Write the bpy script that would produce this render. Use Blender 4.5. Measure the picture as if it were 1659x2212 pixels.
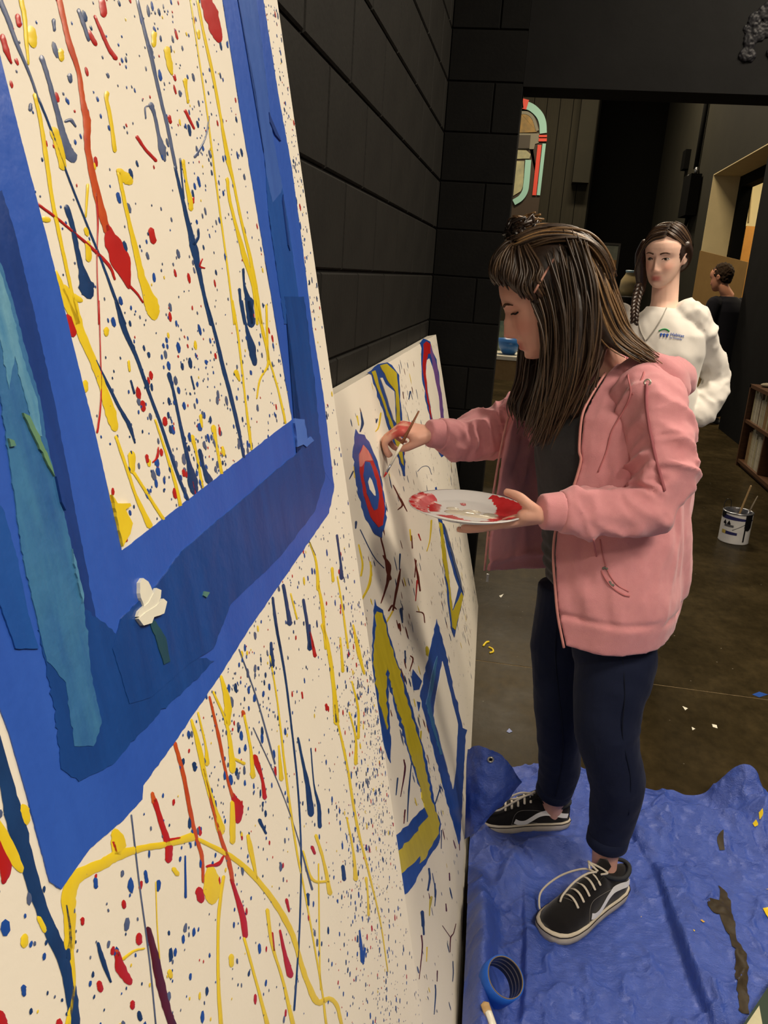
import bpy, bmesh, math, random
import numpy as np
from mathutils import Vector, Matrix

# ------------------------------------------------------------------ camera
scene = bpy.context.scene
for o in list(bpy.data.objects):
    bpy.data.objects.remove(o, do_unlink=True)
COL = scene.collection
IW, IH, F = 1659.0, 2212.0, 1780.0
CAM_H = 1.47
# camera axes from the two vanishing points of the room (along the block wall, straight down)
_v1 = np.array([317.5, 504.0, F]); _v1 /= np.linalg.norm(_v1)
_n = np.array([-410.0, -6028.0, F]); _n /= np.linalg.norm(_n)
_up = -_n - np.dot(-_n, _v1) * _v1; _up /= np.linalg.norm(_up)
_x = np.cross(_v1, _up)
if _x[0] < 0: _x = -_x
ROT = np.stack([_x, _v1, _up])          # world = ROT @ (right, up, forward)
cam_data = bpy.data.cameras.new('camera')
cam_data.sensor_fit = 'HORIZONTAL'
cam_data.sensor_width = 36.0
cam_data.lens = 36.0 * F / IW
cam_data.clip_start = 0.02
cam_data.clip_end = 100
cam = bpy.data.objects.new('camera', cam_data)
COL.objects.link(cam)
m = Matrix.Identity(4)
for i in range(3):
    m[i][0] = ROT[i, 0]; m[i][1] = ROT[i, 1]; m[i][2] = -ROT[i, 2]
m[2][3] = CAM_H
cam.matrix_world = m
scene.camera = cam

def ray(px, py):
    return ROT @ np.array([px - IW / 2, IH / 2 - py, F])
def at(px, py, y=None, z=None, x=None):
    d = ray(px, py)
    if y is not None: t = y / d[1]
    elif x is not None: t = x / d[0]
    else: t = (z - CAM_H) / d[2]
    return np.array([d[0] * t, d[1] * t, d[2] * t + CAM_H])
def A(t):                                # (px, py, y) -> point
    return at(t[0], t[1], y=t[2])

# ------------------------------------------------------------------ light
def lin(r, g, b):
    f = lambda c: (c / 255 / 12.92) if c / 255 <= 0.04045 else ((c / 255 + 0.055) / 1.055) ** 2.4
    return (f(r), f(g), f(b), 1.0)
world = bpy.data.worlds.new('room_ambient')
scene.world = world
world.use_nodes = True
bgn = world.node_tree.nodes['Background']
bgn.inputs[0].default_value = (1.0, 0.93, 0.84, 1)
bgn.inputs[1].default_value = 0.22
def area(name, loc, size, power, col, target=None, sy=None):
    ld = bpy.data.lights.new(name, 'AREA')
    ld.energy = power; ld.color = col
    ld.shape = 'RECTANGLE'; ld.size = size; ld.size_y = sy or size
    o = bpy.data.objects.new(name, ld)
    COL.objects.link(o); o.location = loc
    if target is not None:
        d = Vector(target) - Vector(loc)
        o.rotation_euler = d.to_track_quat('-Z', 'Y').to_euler()
    return o
WARM = (1.0, 0.86, 0.68)
area('ceiling_lamp_light', (1.7, 0.3, 3.33), 1.2, 80, WARM, None, 0.5)
area('ceiling_lamp_light', (1.3, 2.9, 3.33), 1.2, 75, WARM, None, 0.5)
area('ceiling_lamp_light', (0.9, -1.2, 3.33), 1.2, 40, WARM, None, 0.5)
area('ceiling_lamp_light', (0.6, 8.2, 5.7), 1.6, 230, (1.0, 0.83, 0.6), None, 0.5)
area('ceiling_lamp_light', (0.4, 13.6, 5.7), 1.6, 220, (1.0, 0.83, 0.6), None, 0.5)
area('ceiling_lamp_light', (4.6, 12.0, 4.5), 2.0, 230, (1.0, 0.83, 0.55), None, 1.2)
scene.view_settings.view_transform = 'Standard'
scene.view_settings.look = 'None'
scene.view_settings.gamma = 1.0
scene.view_settings.use_curve_mapping = False
scene.view_settings.exposure = 0.02

# ------------------------------------------------------------------ helpers
rnd = random.Random(7)
nrng = np.random.default_rng(7)
def mat(name, col, rough=0.6, spec=0.4, metal=0.0, noise=None, bump=None, emit=None, coat=0.0, sheen=0.0, attr=None, trans=0.0):
    """col: sRGB 0-255. noise: (scale, other colour, contrast, stretch). bump: (scale, strength, distance)"""
    M = bpy.data.materials.new(name); M.use_nodes = True
    nt = M.node_tree; b = nt.nodes['Principled BSDF']
    b.inputs['Base Color'].default_value = lin(*col)
    b.inputs['Roughness'].default_value = rough
    b.inputs['Specular IOR Level'].default_value = spec
    b.inputs['Metallic'].default_value = metal
    b.inputs['Coat Weight'].default_value = coat
    b.inputs['Sheen Weight'].default_value = sheen
    if trans: b.inputs['Transmission Weight'].default_value = trans
    tc = nt.nodes.new('ShaderNodeTexCoord')
    last = None
    if attr:
        at_ = nt.nodes.new('ShaderNodeAttribute'); at_.attribute_name = attr
        last = at_.outputs['Color']
    if noise:
        sc, c2, con = noise[:3]
        mp = nt.nodes.new('ShaderNodeMapping')
        nt.links.new(tc.outputs['Object'], mp.inputs['Vector'])
        if len(noise) > 3: mp.inputs['Scale'].default_value = noise[3]
        nz = nt.nodes.new('ShaderNodeTexNoise')
        nz.inputs['Scale'].default_value = sc; nz.inputs['Detail'].default_value = 6
        nz.inputs['Roughness'].default_value = 0.62
        nt.links.new(mp.outputs[0], nz.inputs['Vector'])
        rp = nt.nodes.new('ShaderNodeValToRGB')
        rp.color_ramp.elements[0].position = 0.5 - con; rp.color_ramp.elements[1].position = 0.5 + con
        nt.links.new(nz.outputs['Fac'], rp.inputs['Fac'])
        mx = nt.nodes.new('ShaderNodeMix'); mx.data_type = 'RGBA'
        nt.links.new(rp.outputs['Color'], mx.inputs[0])
        if last is not None:
            nt.links.new(last, mx.inputs[6])
            ml = nt.nodes.new('ShaderNodeMix'); ml.data_type = 'RGBA'; ml.blend_type = 'MULTIPLY'
            ml.inputs[0].default_value = 1.0; nt.links.new(last, ml.inputs[6]); ml.inputs[7].default_value = lin(*c2)
            nt.links.new(ml.outputs[2], mx.inputs[7])
        else:
            mx.inputs[6].default_value = lin(*col); mx.inputs[7].default_value = lin(*c2)
        last = mx.outputs[2]
    if last is not None: nt.links.new(last, b.inputs['Base Color'])
    if bump:
        n2 = nt.nodes.new('ShaderNodeTexNoise'); n2.inputs['Scale'].default_value = bump[0]; n2.inputs['Detail'].default_value = 8
        mp2 = nt.nodes.new('ShaderNodeMapping'); nt.links.new(tc.outputs['Object'], mp2.inputs['Vector'])
        if len(bump) > 3: mp2.inputs['Scale'].default_value = bump[3]
        nt.links.new(mp2.outputs[0], n2.inputs['Vector'])
        bp = nt.nodes.new('ShaderNodeBump'); bp.inputs['Strength'].default_value = bump[1]; bp.inputs['Distance'].default_value = bump[2]
        nt.links.new(n2.outputs['Fac'], bp.inputs['Height']); nt.links.new(bp.outputs[0], b.inputs['Normal'])
    if emit:
        b.inputs['Emission Color'].default_value = lin(*emit[0]); b.inputs['Emission Strength'].default_value = emit[1]
    return M

def mesh_obj(name, V, Fc, material=None, parent=None, smooth=False, label=None, cat=None, group=None, kind=None):
    me = bpy.data.meshes.new(name)
    me.from_pydata([tuple(map(float, v)) for v in V], [], [tuple(map(int, f)) for f in Fc])
    if material: me.materials.append(material)
    if smooth: me.polygons.foreach_set('use_smooth', [True] * len(me.polygons))
    me.update()
    return link(name, me, parent, label, cat, group, kind)
def link(name, me, parent=None, label=None, cat=None, group=None, kind=None):
    o = bpy.data.objects.new(name, me); COL.objects.link(o)
    if parent is not None: o.parent = parent
    tag(o, label, cat, group, kind)
    return o
def tag(o, label=None, cat=None, group=None, kind=None):
    if label: o['label'] = label
    if cat: o['category'] = cat
    if group: o['group'] = group
    if kind: o['kind'] = kind
    return o
def empty(name, loc, label=None, cat=None, group=None, rz=0.0):
    o = bpy.data.objects.new(name, None); COL.objects.link(o)
    o.location = loc; o.rotation_euler = (0, 0, rz); o.empty_display_size = 0.05
    return tag(o, label, cat, group)

class G:
    """collects geometry"""
    def __init__(s): s.V = []; s.F = []
    def add(s, V, Fc):
        n = len(s.V); s.V += [tuple(v) for v in V]; s.F += [tuple(i + n for i in f) for f in Fc]; return s
    def box(s, x0, x1, y0, y1, z0, z1):
        V = [(x0,y0,z0),(x1,y0,z0),(x1,y1,z0),(x0,y1,z0),(x0,y0,z1),(x1,y0,z1),(x1,y1,z1),(x0,y1,z1)]
        return s.add(V, [(0,3,2,1),(4,5,6,7),(0,1,5,4),(1,2,6,5),(2,3,7,6),(3,0,4,7)])
    def tube(s, pts, rad, n=10, cap=True):
        V, Fc = tube(pts, rad, n, cap); return s.add(V, Fc)
    def lathe(s, prof, c=(0,0,0), n=32, ax=None):
        """prof: list of (r, z)"""
        k = len(prof); V = []; Fc = []
        for r, z in prof:
            for i in range(n):
                a = 2 * math.pi * i / n; V.append((c[0] + r * math.cos(a), c[1] + r * math.sin(a), c[2] + z))
        for j in range(k - 1):
            for i in range(n):
                Fc.append((j*n+i, j*n+(i+1)%n, (j+1)*n+(i+1)%n, (j+1)*n+i))
        return s.add(V, Fc)
    def obj(s, name, material, parent=None, smooth=False, **k):
        return mesh_obj(name, s.V, s.F, material, parent, smooth, **k)

def catmull(P, k=8):
    P = [np.array(p, float) for p in P]
    if len(P) == 2: return [P[0] + (P[1] - P[0]) * i / k for i in range(k + 1)]
    Q = [2 * P[0] - P[1]] + P + [2 * P[-1] - P[-2]]
    out = []
    for i in range(1, len(Q) - 2):
        p0, p1, p2, p3 = Q[i-1:i+3]
        for j in range(k):
            t = j / k
            out.append(0.5 * ((2*p1) + (-p0+p2)*t + (2*p0-5*p1+4*p2-p3)*t*t + (-p0+3*p1-3*p2+p3)*t**3))
    out.append(P[-1]); return out

def frames(P):
    P = [np.array(p, float) for p in P]; n = len(P)
    T = []
    for i in range(n):
        t = P[min(i+1, n-1)] - P[max(i-1, 0)]; l = np.linalg.norm(t); T.append(t / l if l > 1e-9 else np.array([0,0,1.0]))
    ref = np.array([0, 0, 1.0]) if abs(T[0][2]) < 0.9 else np.array([1.0, 0, 0])
    u = np.cross(T[0], ref); u /= np.linalg.norm(u)
    U = []; W = []
    for t in T:
        u = u - np.dot(u, t) * t; u /= np.linalg.norm(u)
        U.append(u); W.append(np.cross(t, u))
    return P, T, U, W

def tube(pts, rad, n=10, cap=True, disp=None, flat=None, closed_round=True):
    P, T, U, W = frames(pts); m_ = len(P)
    if np.isscalar(rad): rad = [rad] * m_
    V = []; Fc = []
    for i in range(m_):
        for j in range(n):
            a = 2 * math.pi * j / n
            r = rad[i]
            if disp: r = r + disp(i / (m_ - 1), a)
            fu, fw = (1, 1) if flat is None else flat
            V.append(P[i] + U[i] * (math.cos(a) * r * fu) + W[i] * (math.sin(a) * r * fw))
    for i in range(m_ - 1):
        for j in range(n):
            Fc.append((i*n+j, i*n+(j+1)%n, (i+1)*n+(j+1)%n, (i+1)*n+j))
    if cap:
        k = len(V); V.append(P[0] - T[0] * rad[0] * (0.5 if closed_round else 0)); V.append(P[-1] + T[-1] * rad[-1] * (0.5 if closed_round else 0))
        for j in range(n):
            Fc.append((k, (j+1)%n, j)); Fc.append((k+1, (m_-1)*n+j, (m_-1)*n+(j+1)%n))
    return V, Fc

def limb(pts, rads, n=18, k=8, disp=None, flat=None):
    """smooth tapered tube with rounded ends through pts"""
    P = catmull(pts, k)
    R_ = [float(v) for v in np.interp(np.linspace(0, 1, len(P)), np.linspace(0, 1, len(rads)), rads)]
    return tube(P, R_, n, True, disp, flat)

def ellipsoid(c, r, rot=None, n=16):
    V = []; Fc = []
    for i in range(n + 1):
        th = math.pi * i / n
        for j in range(2 * n):
            ph = math.pi * j / n
            p = np.array([r[0]*math.sin(th)*math.cos(ph), r[1]*math.sin(th)*math.sin(ph), r[2]*math.cos(th)])
            if rot is not None: p = rot @ p
            V.append(p + np.array(c))
    w = 2 * n
    for i in range(n):
        for j in range(w):
            Fc.append((i*w+j, (i+1)*w+j, (i+1)*w+(j+1)%w, i*w+(j+1)%w))
    return V, Fc

def grid_faces(nu, nv, wrap=False):
    Fc = []
    for i in range(nu - 1):
        for j in range(nv if wrap else nv - 1):
            Fc.append((i*nv+j, i*nv+(j+1)%nv, (i+1)*nv+(j+1)%nv, (i+1)*nv+j))
    return Fc

def fuse(name, parts, voxel, smooth_it=4, factor=0.5):
    """union of closed overlapping parts as one continuous surface -> mesh datablock"""
    g = G()
    for V, Fc in parts: g.add(V, Fc)
    me = bpy.data.meshes.new(name + '_raw'); me.from_pydata([tuple(map(float, v)) for v in g.V], [], g.F); me.update()
    o = bpy.data.objects.new(name + '_raw', me); COL.objects.link(o)
    md = o.modifiers.new('r', 'REMESH'); md.mode = 'VOXEL'; md.voxel_size = voxel; md.use_smooth_shade = True
    if smooth_it:
        sm = o.modifiers.new('s', 'SMOOTH'); sm.iterations = smooth_it; sm.factor = factor
    dg = bpy.context.evaluated_depsgraph_get()
    out = bpy.data.meshes.new_from_object(o.evaluated_get(dg))
    bpy.data.objects.remove(o, do_unlink=True); bpy.data.meshes.remove(me)
    out.name = name
    out.polygons.foreach_set('use_smooth', [True] * len(out.polygons))
    return out
def get_co(me):
    a = np.empty(len(me.vertices) * 3); me.vertices.foreach_get('co', a); return a.reshape(-1, 3)
def set_co(me, co):
    me.vertices.foreach_set('co', np.ascontiguousarray(co).ravel()); me.update()
def get_no(me):
    a = np.empty(len(me.vertices) * 3); me.vertices.foreach_get('normal', a); return a.reshape(-1, 3)
def set_col(me, C, name='Col'):
    at_ = me.color_attributes.new(name, 'FLOAT_COLOR', 'POINT')
    C4 = np.ones((len(me.vertices), 4)); C4[:, :3] = C
    at_.data.foreach_set('color', C4.ravel())

def vnoise(p, seed=0):
    """smooth value noise, p (N,3)"""
    p = np.asarray(p, float); i = np.floor(p).astype(int); f = p - i; f = f * f * (3 - 2 * f)
    def hsh(a, b, c):
        n = (a * 374761393 + b * 668265263 + c * 2147483647 + seed * 974711) & 0x7fffffff
        n = ((n ^ (n >> 13)) * 1274126177) & 0x7fffffff
        return ((n ^ (n >> 16)) & 0xffff) / 65535.0
    r = 0
    for dx in (0, 1):
        for dy in (0, 1):
            for dz in (0, 1):
                w = (f[:,0] if dx else 1-f[:,0]) * (f[:,1] if dy else 1-f[:,1]) * (f[:,2] if dz else 1-f[:,2])
                r = r + w * hsh(i[:,0]+dx, i[:,1]+dy, i[:,2]+dz)
    return r * 2 - 1
def fbm(p, oct=4, seed=0):
    r = 0; a = 1.0; s = 0
    for k in range(oct):
        r = r + a * vnoise(np.asarray(p) * 2**k, seed + k); s += a; a *= 0.5
    return r / s
def norm(v):
    v = np.array(v, float); return v / np.linalg.norm(v)
# ------------------------------------------------------------------ materials of the room
M_block = mat('black_painted_block', (35, 34, 31), 0.7, 0.12, noise=(9, (27, 26, 24), 0.3), bump=(70, 0.3, 0.003))
M_mortar = mat('black_mortar', (17, 16, 15), 0.8, 0.08, bump=(120, 0.3, 0.003))
M_block_dim = mat('dimmed_black_block', (21, 21, 20), .85, .06, noise=(9, (16, 16, 16), .3), bump=(70, .25, .003))  # same block paint, darkened because little light reaches the far wall
M_black = mat('black_wall_paint', (24, 24, 24), 0.8, 0.08, noise=(4, (16, 16, 16), 0.3), bump=(50, 0.15, 0.003))
M_farblack = mat('dark_wall_paint', (46, 44, 36), 0.8, 0.1, noise=(3, (40, 39, 32), 0.3))
M_plank = mat('dark_stained_planks', (52, 49, 39), 0.8, 0.1, noise=(6, (42, 40, 33), 0.3, (6, 6, 0.4)))
M_void = mat('black_curtain', (12, 12, 11), 0.9, 0.04)
M_cream = mat('cream_paint', (214, 196, 150), 0.8, 0.2, noise=(5, (200, 184, 140), 0.3))
M_wood = mat('varnished_brown_wood', (96, 62, 36), 0.45, 0.4, noise=(14, (66, 42, 24), 0.25, (1, 8, 8)))
M_metal = mat('grey_metal', (150, 150, 150), 0.3, 0.5, metal=0.9)

# floor: stained concrete with a saw cut
def floor_mat():
    M = mat('stained_concrete', (52, 42, 27), 0.5, 0.04); nt = M.node_tree; b = nt.nodes['Principled BSDF']
    tc = nt.nodes.new('ShaderNodeTexCoord')
    def nz(scale, det, stretch=(1, 1, 1)):
        mp = nt.nodes.new('ShaderNodeMapping'); mp.inputs['Scale'].default_value = stretch
        nt.links.new(tc.outputs['Object'], mp.inputs['Vector'])
        n = nt.nodes.new('ShaderNodeTexNoise'); n.inputs['Scale'].default_value = scale; n.inputs['Detail'].default_value = det
        n.inputs['Roughness'].default_value = 0.65
        nt.links.new(mp.outputs[0], n.inputs['Vector']); return n
    def ramp(fac, stops):
        r = nt.nodes.new('ShaderNodeValToRGB')
        while len(r.color_ramp.elements) < len(stops): r.color_ramp.elements.new(0.5)
        for e, (p, c) in zip(r.color_ramp.elements, stops): e.position = p; e.color = c
        nt.links.new(fac, r.inputs['Fac']); return r
    n1 = nz(2.2, 8); r1 = ramp(n1.outputs['Fac'], [(0.25, lin(38, 32, 19)), (0.5, lin(52, 44, 27)), (0.75, lin(72, 61, 39))])
    n2 = nz(26, 5, (1, 0.6, 1)); r2 = ramp(n2.outputs['Fac'], [(0.35, (0.62, 0.62, 0.62, 1)), (0.7, (1.15, 1.13, 1.1, 1))])
    mx = nt.nodes.new('ShaderNodeMix'); mx.data_type = 'RGBA'; mx.blend_type = 'MULTIPLY'; mx.inputs[0].default_value = 0.8
    nt.links.new(r1.outputs[0], mx.inputs[6]); nt.links.new(r2.outputs[0], mx.inputs[7])
    # small pale paint flecks trodden into the floor
    vo = nt.nodes.new('ShaderNodeTexVoronoi'); vo.inputs['Scale'].default_value = 15
    nt.links.new(tc.outputs['Object'], vo.inputs['Vector'])
    rv = ramp(vo.outputs['Distance'], [(0.0, (1, 1, 1, 1)), (0.055, (0, 0, 0, 1))])
    sep = nt.nodes.new('ShaderNodeSeparateColor'); nt.links.new(vo.outputs['Color'], sep.inputs[0])
    gt = nt.nodes.new('ShaderNodeMath'); gt.operation = 'GREATER_THAN'; gt.inputs[1].default_value = 0.62
    nt.links.new(sep.outputs[0], gt.inputs[0])
    mu = nt.nodes.new('ShaderNodeMath'); mu.operation = 'MULTIPLY'; nt.links.new(gt.outputs[0], mu.inputs[0]); nt.links.new(rv.outputs[0], mu.inputs[1])
    m2 = nt.nodes.new('ShaderNodeMix'); m2.data_type = 'RGBA'; nt.links.new(mu.outputs[0], m2.inputs[0])
    nt.links.new(mx.outputs[2], m2.inputs[6]); m2.inputs[7].default_value = lin(150, 142, 125)
    nt.links.new(m2.outputs[2], b.inputs['Base Color'])
    rr = ramp(n1.outputs['Fac'], [(0.3, (0.24,)*3 + (1,)), (0.7, (0.42,)*3 + (1,))]); nt.links.new(rr.outputs[0], b.inputs['Roughness'])
    bp = nt.nodes.new('ShaderNodeBump'); bp.inputs['Strength'].default_value = 0.12; bp.inputs['Distance'].default_value = 0.004
    nt.links.new(n2.outputs['Fac'], bp.inputs['Height']); nt.links.new(bp.outputs[0], b.inputs['Normal'])
    return M
M_floor = floor_mat()
WX = -0.415            # face of the block wall
FY = 3.65              # face of the wall with the wide opening
CUT = 3.02; HZ = 5.9
g = G()
g.box(-3.0, 8.5, -3.0, CUT - 0.0035, -0.1, 0.0); g.box(-3.0, 8.5, CUT + 0.0035, 18.5, -0.1, 0.0)
floor = g.obj('floor', M_floor, kind='structure', label='dark brown stained concrete floor with a saw-cut joint')
g = G(); g.box(-3.0, 8.5, CUT - 0.0035, CUT + 0.0035, -0.1, -0.0012)
g.obj('saw_cut_joint', mat('dusty_joint_filler', (128, 112, 84), 0.9, 0.1, noise=(30, (80, 68, 50), 0.3)), floor, label='pale dusty saw-cut line in the concrete')
g = G(); g.box(-3.0, 8.5, -3.0, FY, 3.4, 3.5); g.obj('ceiling', M_black, kind='structure')
g = G(); g.box(-3.0, 8.5, FY + 0.2, 18.5, HZ, HZ + 0.1); g.obj('ceiling_hall', M_black, kind='structure')

# left wall of painted concrete blocks, every block its own piece
BH, BL, JT = 0.188, 0.376, 0.006
g = G(); g.box(WX - 0.2, WX - 0.007, -3.0, FY + 0.2, 0, 3.4)
wall_left = g.obj('wall_left', M_mortar, kind='structure', label='black painted concrete block wall')
def block_mesh(L, H, D, axis):
    """front face at 0, bevelled rim; along y (axis y, facing +x) or along x (axis x, facing -y)"""
    b = 0.004 if axis == 'y' else 0.0022
    V = []; 
    for d, i in ((-D, 0), (-b, 0), (0, b)):
        V += [(d, i, i), (d, L - i, i), (d, L - i, H - i), (d, i, H - i)]
    if axis == 'x': V = [(y, -x, z) for x, y, z in V]
    Fc = []
    for k in range(2):
        for j in range(4):
            a, b2, c, d2 = k*4+j, k*4+(j+1)%4, (k+1)*4+(j+1)%4, (k+1)*4+j
            Fc.append((a, b2, c, d2))
    Fc.append((8, 9, 10, 11))
    if axis == 'x': Fc = [tuple(reversed(f)) for f in Fc]
    me = bpy.data.meshes.new('block'); me.from_pydata(V, [], Fc); me.materials.append(M_block if axis == 'y' else M_block_dim); me.update(); return me
cache = {}
def block(parent, loc, L, axis, H=BH - JT):
    k = (round(L, 3), axis, round(H, 3))
    if k not in cache: cache[k] = block_mesh(L, H, 0.012, axis)
    o = bpy.data.objects.new('block', cache[k]); COL.objects.link(o); o.parent = parent; o.location = loc
k0 = -8
for k in range(-8, 11):
    z = 1.458 + BH * k + JT / 2
    if z < -0.06 or z > 3.3: continue
    hgt = BH - JT
    if z < 0: continue
    off = 1.677 if (k % 2 == 1) else 1.677 - BL / 2
    y = off - BL * 3
    while y < FY:
        L = min(BL - JT, FY - 0.003 - y)
        if L > 0.05 and y > 0.5: block(wall_left, (WX, y + JT / 2, z), L, 'y')
        y += BL

# wall with the wide opening
JX, _, LZ = at(1130, 187, y=FY)
g = G(); g.box(WX - 0.2, JX - 0.001, FY + 0.007, FY + 0.2, 0, HZ)
wall_far = g.obj('wall_far', M_mortar, kind='structure', label='short return of black block wall beside the wide opening')
for k in range(-7, 11):
    z = 1.458 + BH * k + JT / 2
    if z > 3.3: continue
    xs = [(WX + 0.002, -0.23), (-0.23 + JT, JX)] if k % 2 else [(WX + 0.002, JX - 0.0)]
    for a, b in xs: block(wall_far, (a, FY, z), b - a, 'x')
g = G(); g.box(JX, 8.5, FY, FY + 0.2, LZ, HZ)
header = g.obj('wall_header', M_black, kind='structure', label='black header wall above the wide opening')
# rough plaster patch on the header
rp = random.Random(3); pc = at(1640, 62, y=FY)
for i in range(26):
    p = pc + np.array([rp.gauss(0, 0.03), 0, rp.gauss(0, 0.042)])
    if i == 0: gp = []
    gp.append(ellipsoid((p[0], FY - 0.001, p[2]), (rp.uniform(.014, .034), rp.uniform(.003, .009), rp.uniform(.014, .034)), None, 8))
pme = fuse('plaster_patch', gp, .003, 1); co = get_co(pme); no = get_no(pme); set_co(pme, co + no * (fbm(co * 120, 3, 2) * .004)[:, None]); pme.materials.append(mat('rough_black_plaster', (22, 22, 25), 0.5, 0.12))
link('plaster_patch', pme, header, label='rough shiny lump of black plaster')

# far hall: back wall with vertical planks, recess, right wall with a deep doorway
BY = 16.4; RX = 2.25
g = G(); g.box(-3.0, 8.5, BY + 1.6, BY + 1.75, 0, HZ); g.obj('wall_back', M_void, kind='structure', label='black back of the far hall')
xr = at(1290, 300, y=BY)[0]
g = G(); g.box(-3.0, xr, BY + 0.02, BY + 0.2, 0, HZ)
wall_plank = g.obj('wall_planked', M_void, kind='structure', label='dark vertical plank wall at the end of the hall')
x = -1.2; pw = 0.23
pm = {}
while x < xr - 0.02:
    w = min(pw, xr - x) - 0.012
    if round(w, 3) not in pm:
        gg = G(); gg.box(0, w, 0, 0.02, 0, HZ - .01)
        me = bpy.data.meshes.new('plank'); me.from_pydata(gg.V, [], gg.F); me.materials.append(M_plank); pm[round(w, 3)] = me
    o = bpy.data.objects.new('plank', pm[round(w, 3)]); COL.objects.link(o); o.parent = wall_plank; o.location = (x, BY, 0)
    x += pw
# boxed duct hanging on the plank wall
a0 = at(1250, 190, y=BY - 0.35); a1 = at(1236, 393, y=BY - 0.35); a2 = at(1290, 300, y=BY - 0.35)
g = G(); g.box(a1[0], a2[0] - 0.05, BY - 0.35, BY - 0.005, a1[2], HZ - .01); g.obj('trim_duct', M_farblack, kind='structure', label='dark boxed duct coming down from the ceiling')
# right wall: near piece, far piece, header, cream reveals
D0, D1, DZ, TH = 9.65, 12.38, 2.95, 0.36
g = G(); g.box(RX, RX + TH, 4.6, D0, 0, HZ); g.obj('wall_right', M_black, kind='structure', label='black wall in front of the deep doorway')
g = G(); g.box(RX, RX + TH, D1 + 0.01, BY + 1.6, 0, HZ); wall_rf = g.obj('wall_right_beyond', M_farblack, kind='structure', label='dark wall beyond the deep doorway')
g = G(); g.box(RX, RX + TH, D0, D1 + 0.01, DZ + 0.01, HZ); g.obj('wall_right_header', M_farblack, kind='structure', label='dark wall above the deep doorway')
g = G(); g.box(RX - 0.004, RX + TH, D1, D1 + 0.01, 0, DZ); g.box(RX - 0.004, RX + TH, D0 + 0.001, D1, DZ, DZ + 0.01)
g.obj('trim_doorway', M_cream, kind='structure', label='cream painted reveal of the deep doorway')
g = G()
g.box(RX + TH - 0.02, RX + TH + 0.12, D1 - 0.16, D1 - 0.001, 0, DZ - 0.001); g.box(RX + TH - 0.02, RX + TH + 0.12, D0 + 0.001, D1 - 0.16, DZ - 0.14, DZ - 0.001)
g.obj('door_frame', M_void, kind='structure', label='black steel frame of the doorway into the lit room')
M_lit = mat('pale_yellow_wall', (238, 222, 172), 0.8, 0.2)
g = G(); g.box(RX + TH + 0.01, 8.5, 15.2, 15.3, 0, HZ); wl = g.obj('wall_lit_room', M_lit, kind='structure', label='pale yellow wall of the lit room beyond the doorway')
g = G(); c0 = at(1627, 380, y=15.18); c1 = at(1618, 480, y=15.18); c2 = at(1608, 372, y=15.18); c3 = at(1624, 415, y=15.18)
g.tube([c0, c1], 0.012, 8); g.tube([c2, c3], 0.012, 8); g.obj('conduit', M_cream, wl, label='thin pale conduit')
# conduits and boxes on the wall left of the doorway
def onR(px, py): return at(px, py, x=RX - 0.045)
cb = empty('conduit_run', onR(1503, 360), 'dark conduit running down into a black junction box beside the doorway', 'conduit')
def child_tube(parent, name, pts, r, m_, n=8, **k):
    V, Fc = tube(pts, r, n); V = [np.array(v) - np.array(parent.location) for v in V]
    return mesh_obj(name, V, Fc, m_, parent, True, **k)
child_tube(cb, 'pipe', [onR(1530, 200), onR(1503, 365)], 0.035, M_void)
p0, p1 = onR(1508, 378), onR(1486, 470)
g = G(); zz = sorted([p0[2], p1[2]]); yy = sorted([p0[1], p1[1]])
g.box(-0.12, 0.026, -0.32, 0.32, zz[0] - cb.location[2], zz[1] - cb.location[2]); b_ = g.obj('junction_box', M_void, cb); b_.location = (0, (yy[0] + yy[1]) / 2 - cb.location[1], 0)
child_tube(cb, 'cable', catmull([onR(1486, 470), onR(1478, 490), onR(1465, 492), onR(1452, 486)], 6), 0.025, M_void)
for q in ((1504, 368), (1487, 384), (1476, 463), (1491, 523)):
    V, Fc = ellipsoid(onR(*q) - np.array(cb.location), (0.03, 0.05, 0.05), None, 6); mesh_obj('bolt', V, Fc, M_metal, cb, True)
g = G(); q0 = onR(1484, 325); q1 = onR(1476, 368); g.box(RX - 0.08, RX - 0.001, q0[1] - 0.15, q0[1] + 0.15, q1[2], q0[2])
g.obj('switch_box', M_void, label='small black switch box on the wall left of the junction box', cat='switch box')
# ------------------------------------------------------------------ the two splattered boards
M_board = mat('white_primed_board', (233, 226, 212), 0.62, 0.3, noise=(6, (226, 219, 204), 0.3), bump=(260, 0.10, 0.0015))
def paint(name, c, c2=None, rough=0.32, stretch=(1, 1, 1), scale=18, con=0.22, bump=(60, 0.15, 0.002)):
    return mat(name, c, rough, 0.45, noise=(scale, c2 or tuple(max(0, int(v * 0.86)) for v in c), con, stretch), bump=bump)
P_yel = paint('yellow_paint', (235, 208, 48), (226, 194, 36), scale=40)
P_red = paint('red_paint', (190, 36, 32), (170, 28, 28), scale=40)
P_org = paint('orange_red_paint', (205, 92, 38), (178, 58, 30), scale=60)
P_navy = paint('navy_paint', (30, 66, 118), (24, 52, 96), scale=40)
P_grey = paint('slate_blue_paint', (96, 108, 140), (70, 84, 120), scale=60)
P_blue = paint('blue_paint', (34, 82, 168), (28, 66, 140), scale=40)
P_maroon = paint('maroon_paint', (96, 24, 34), (60, 24, 40), scale=60)
P_tape = paint('blue_masking_tape', (52, 96, 192), (40, 80, 174), 0.34, (1, 3, 0.6), 9, 0.3, (90, 0.25, 0.002))
P_dark = paint('deep_blue_brushed_paint', (26, 76, 152), (20, 58, 124), 0.34, (1, 5, 0.7), 12, 0.28, (40, 0.3, 0.004))
P_mid = paint('mid_blue_brushed_paint', (32, 86, 166), (28, 72, 150), 0.34, (1, 5, 0.7), 12, 0.28, (40, 0.3, 0.004))
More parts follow.
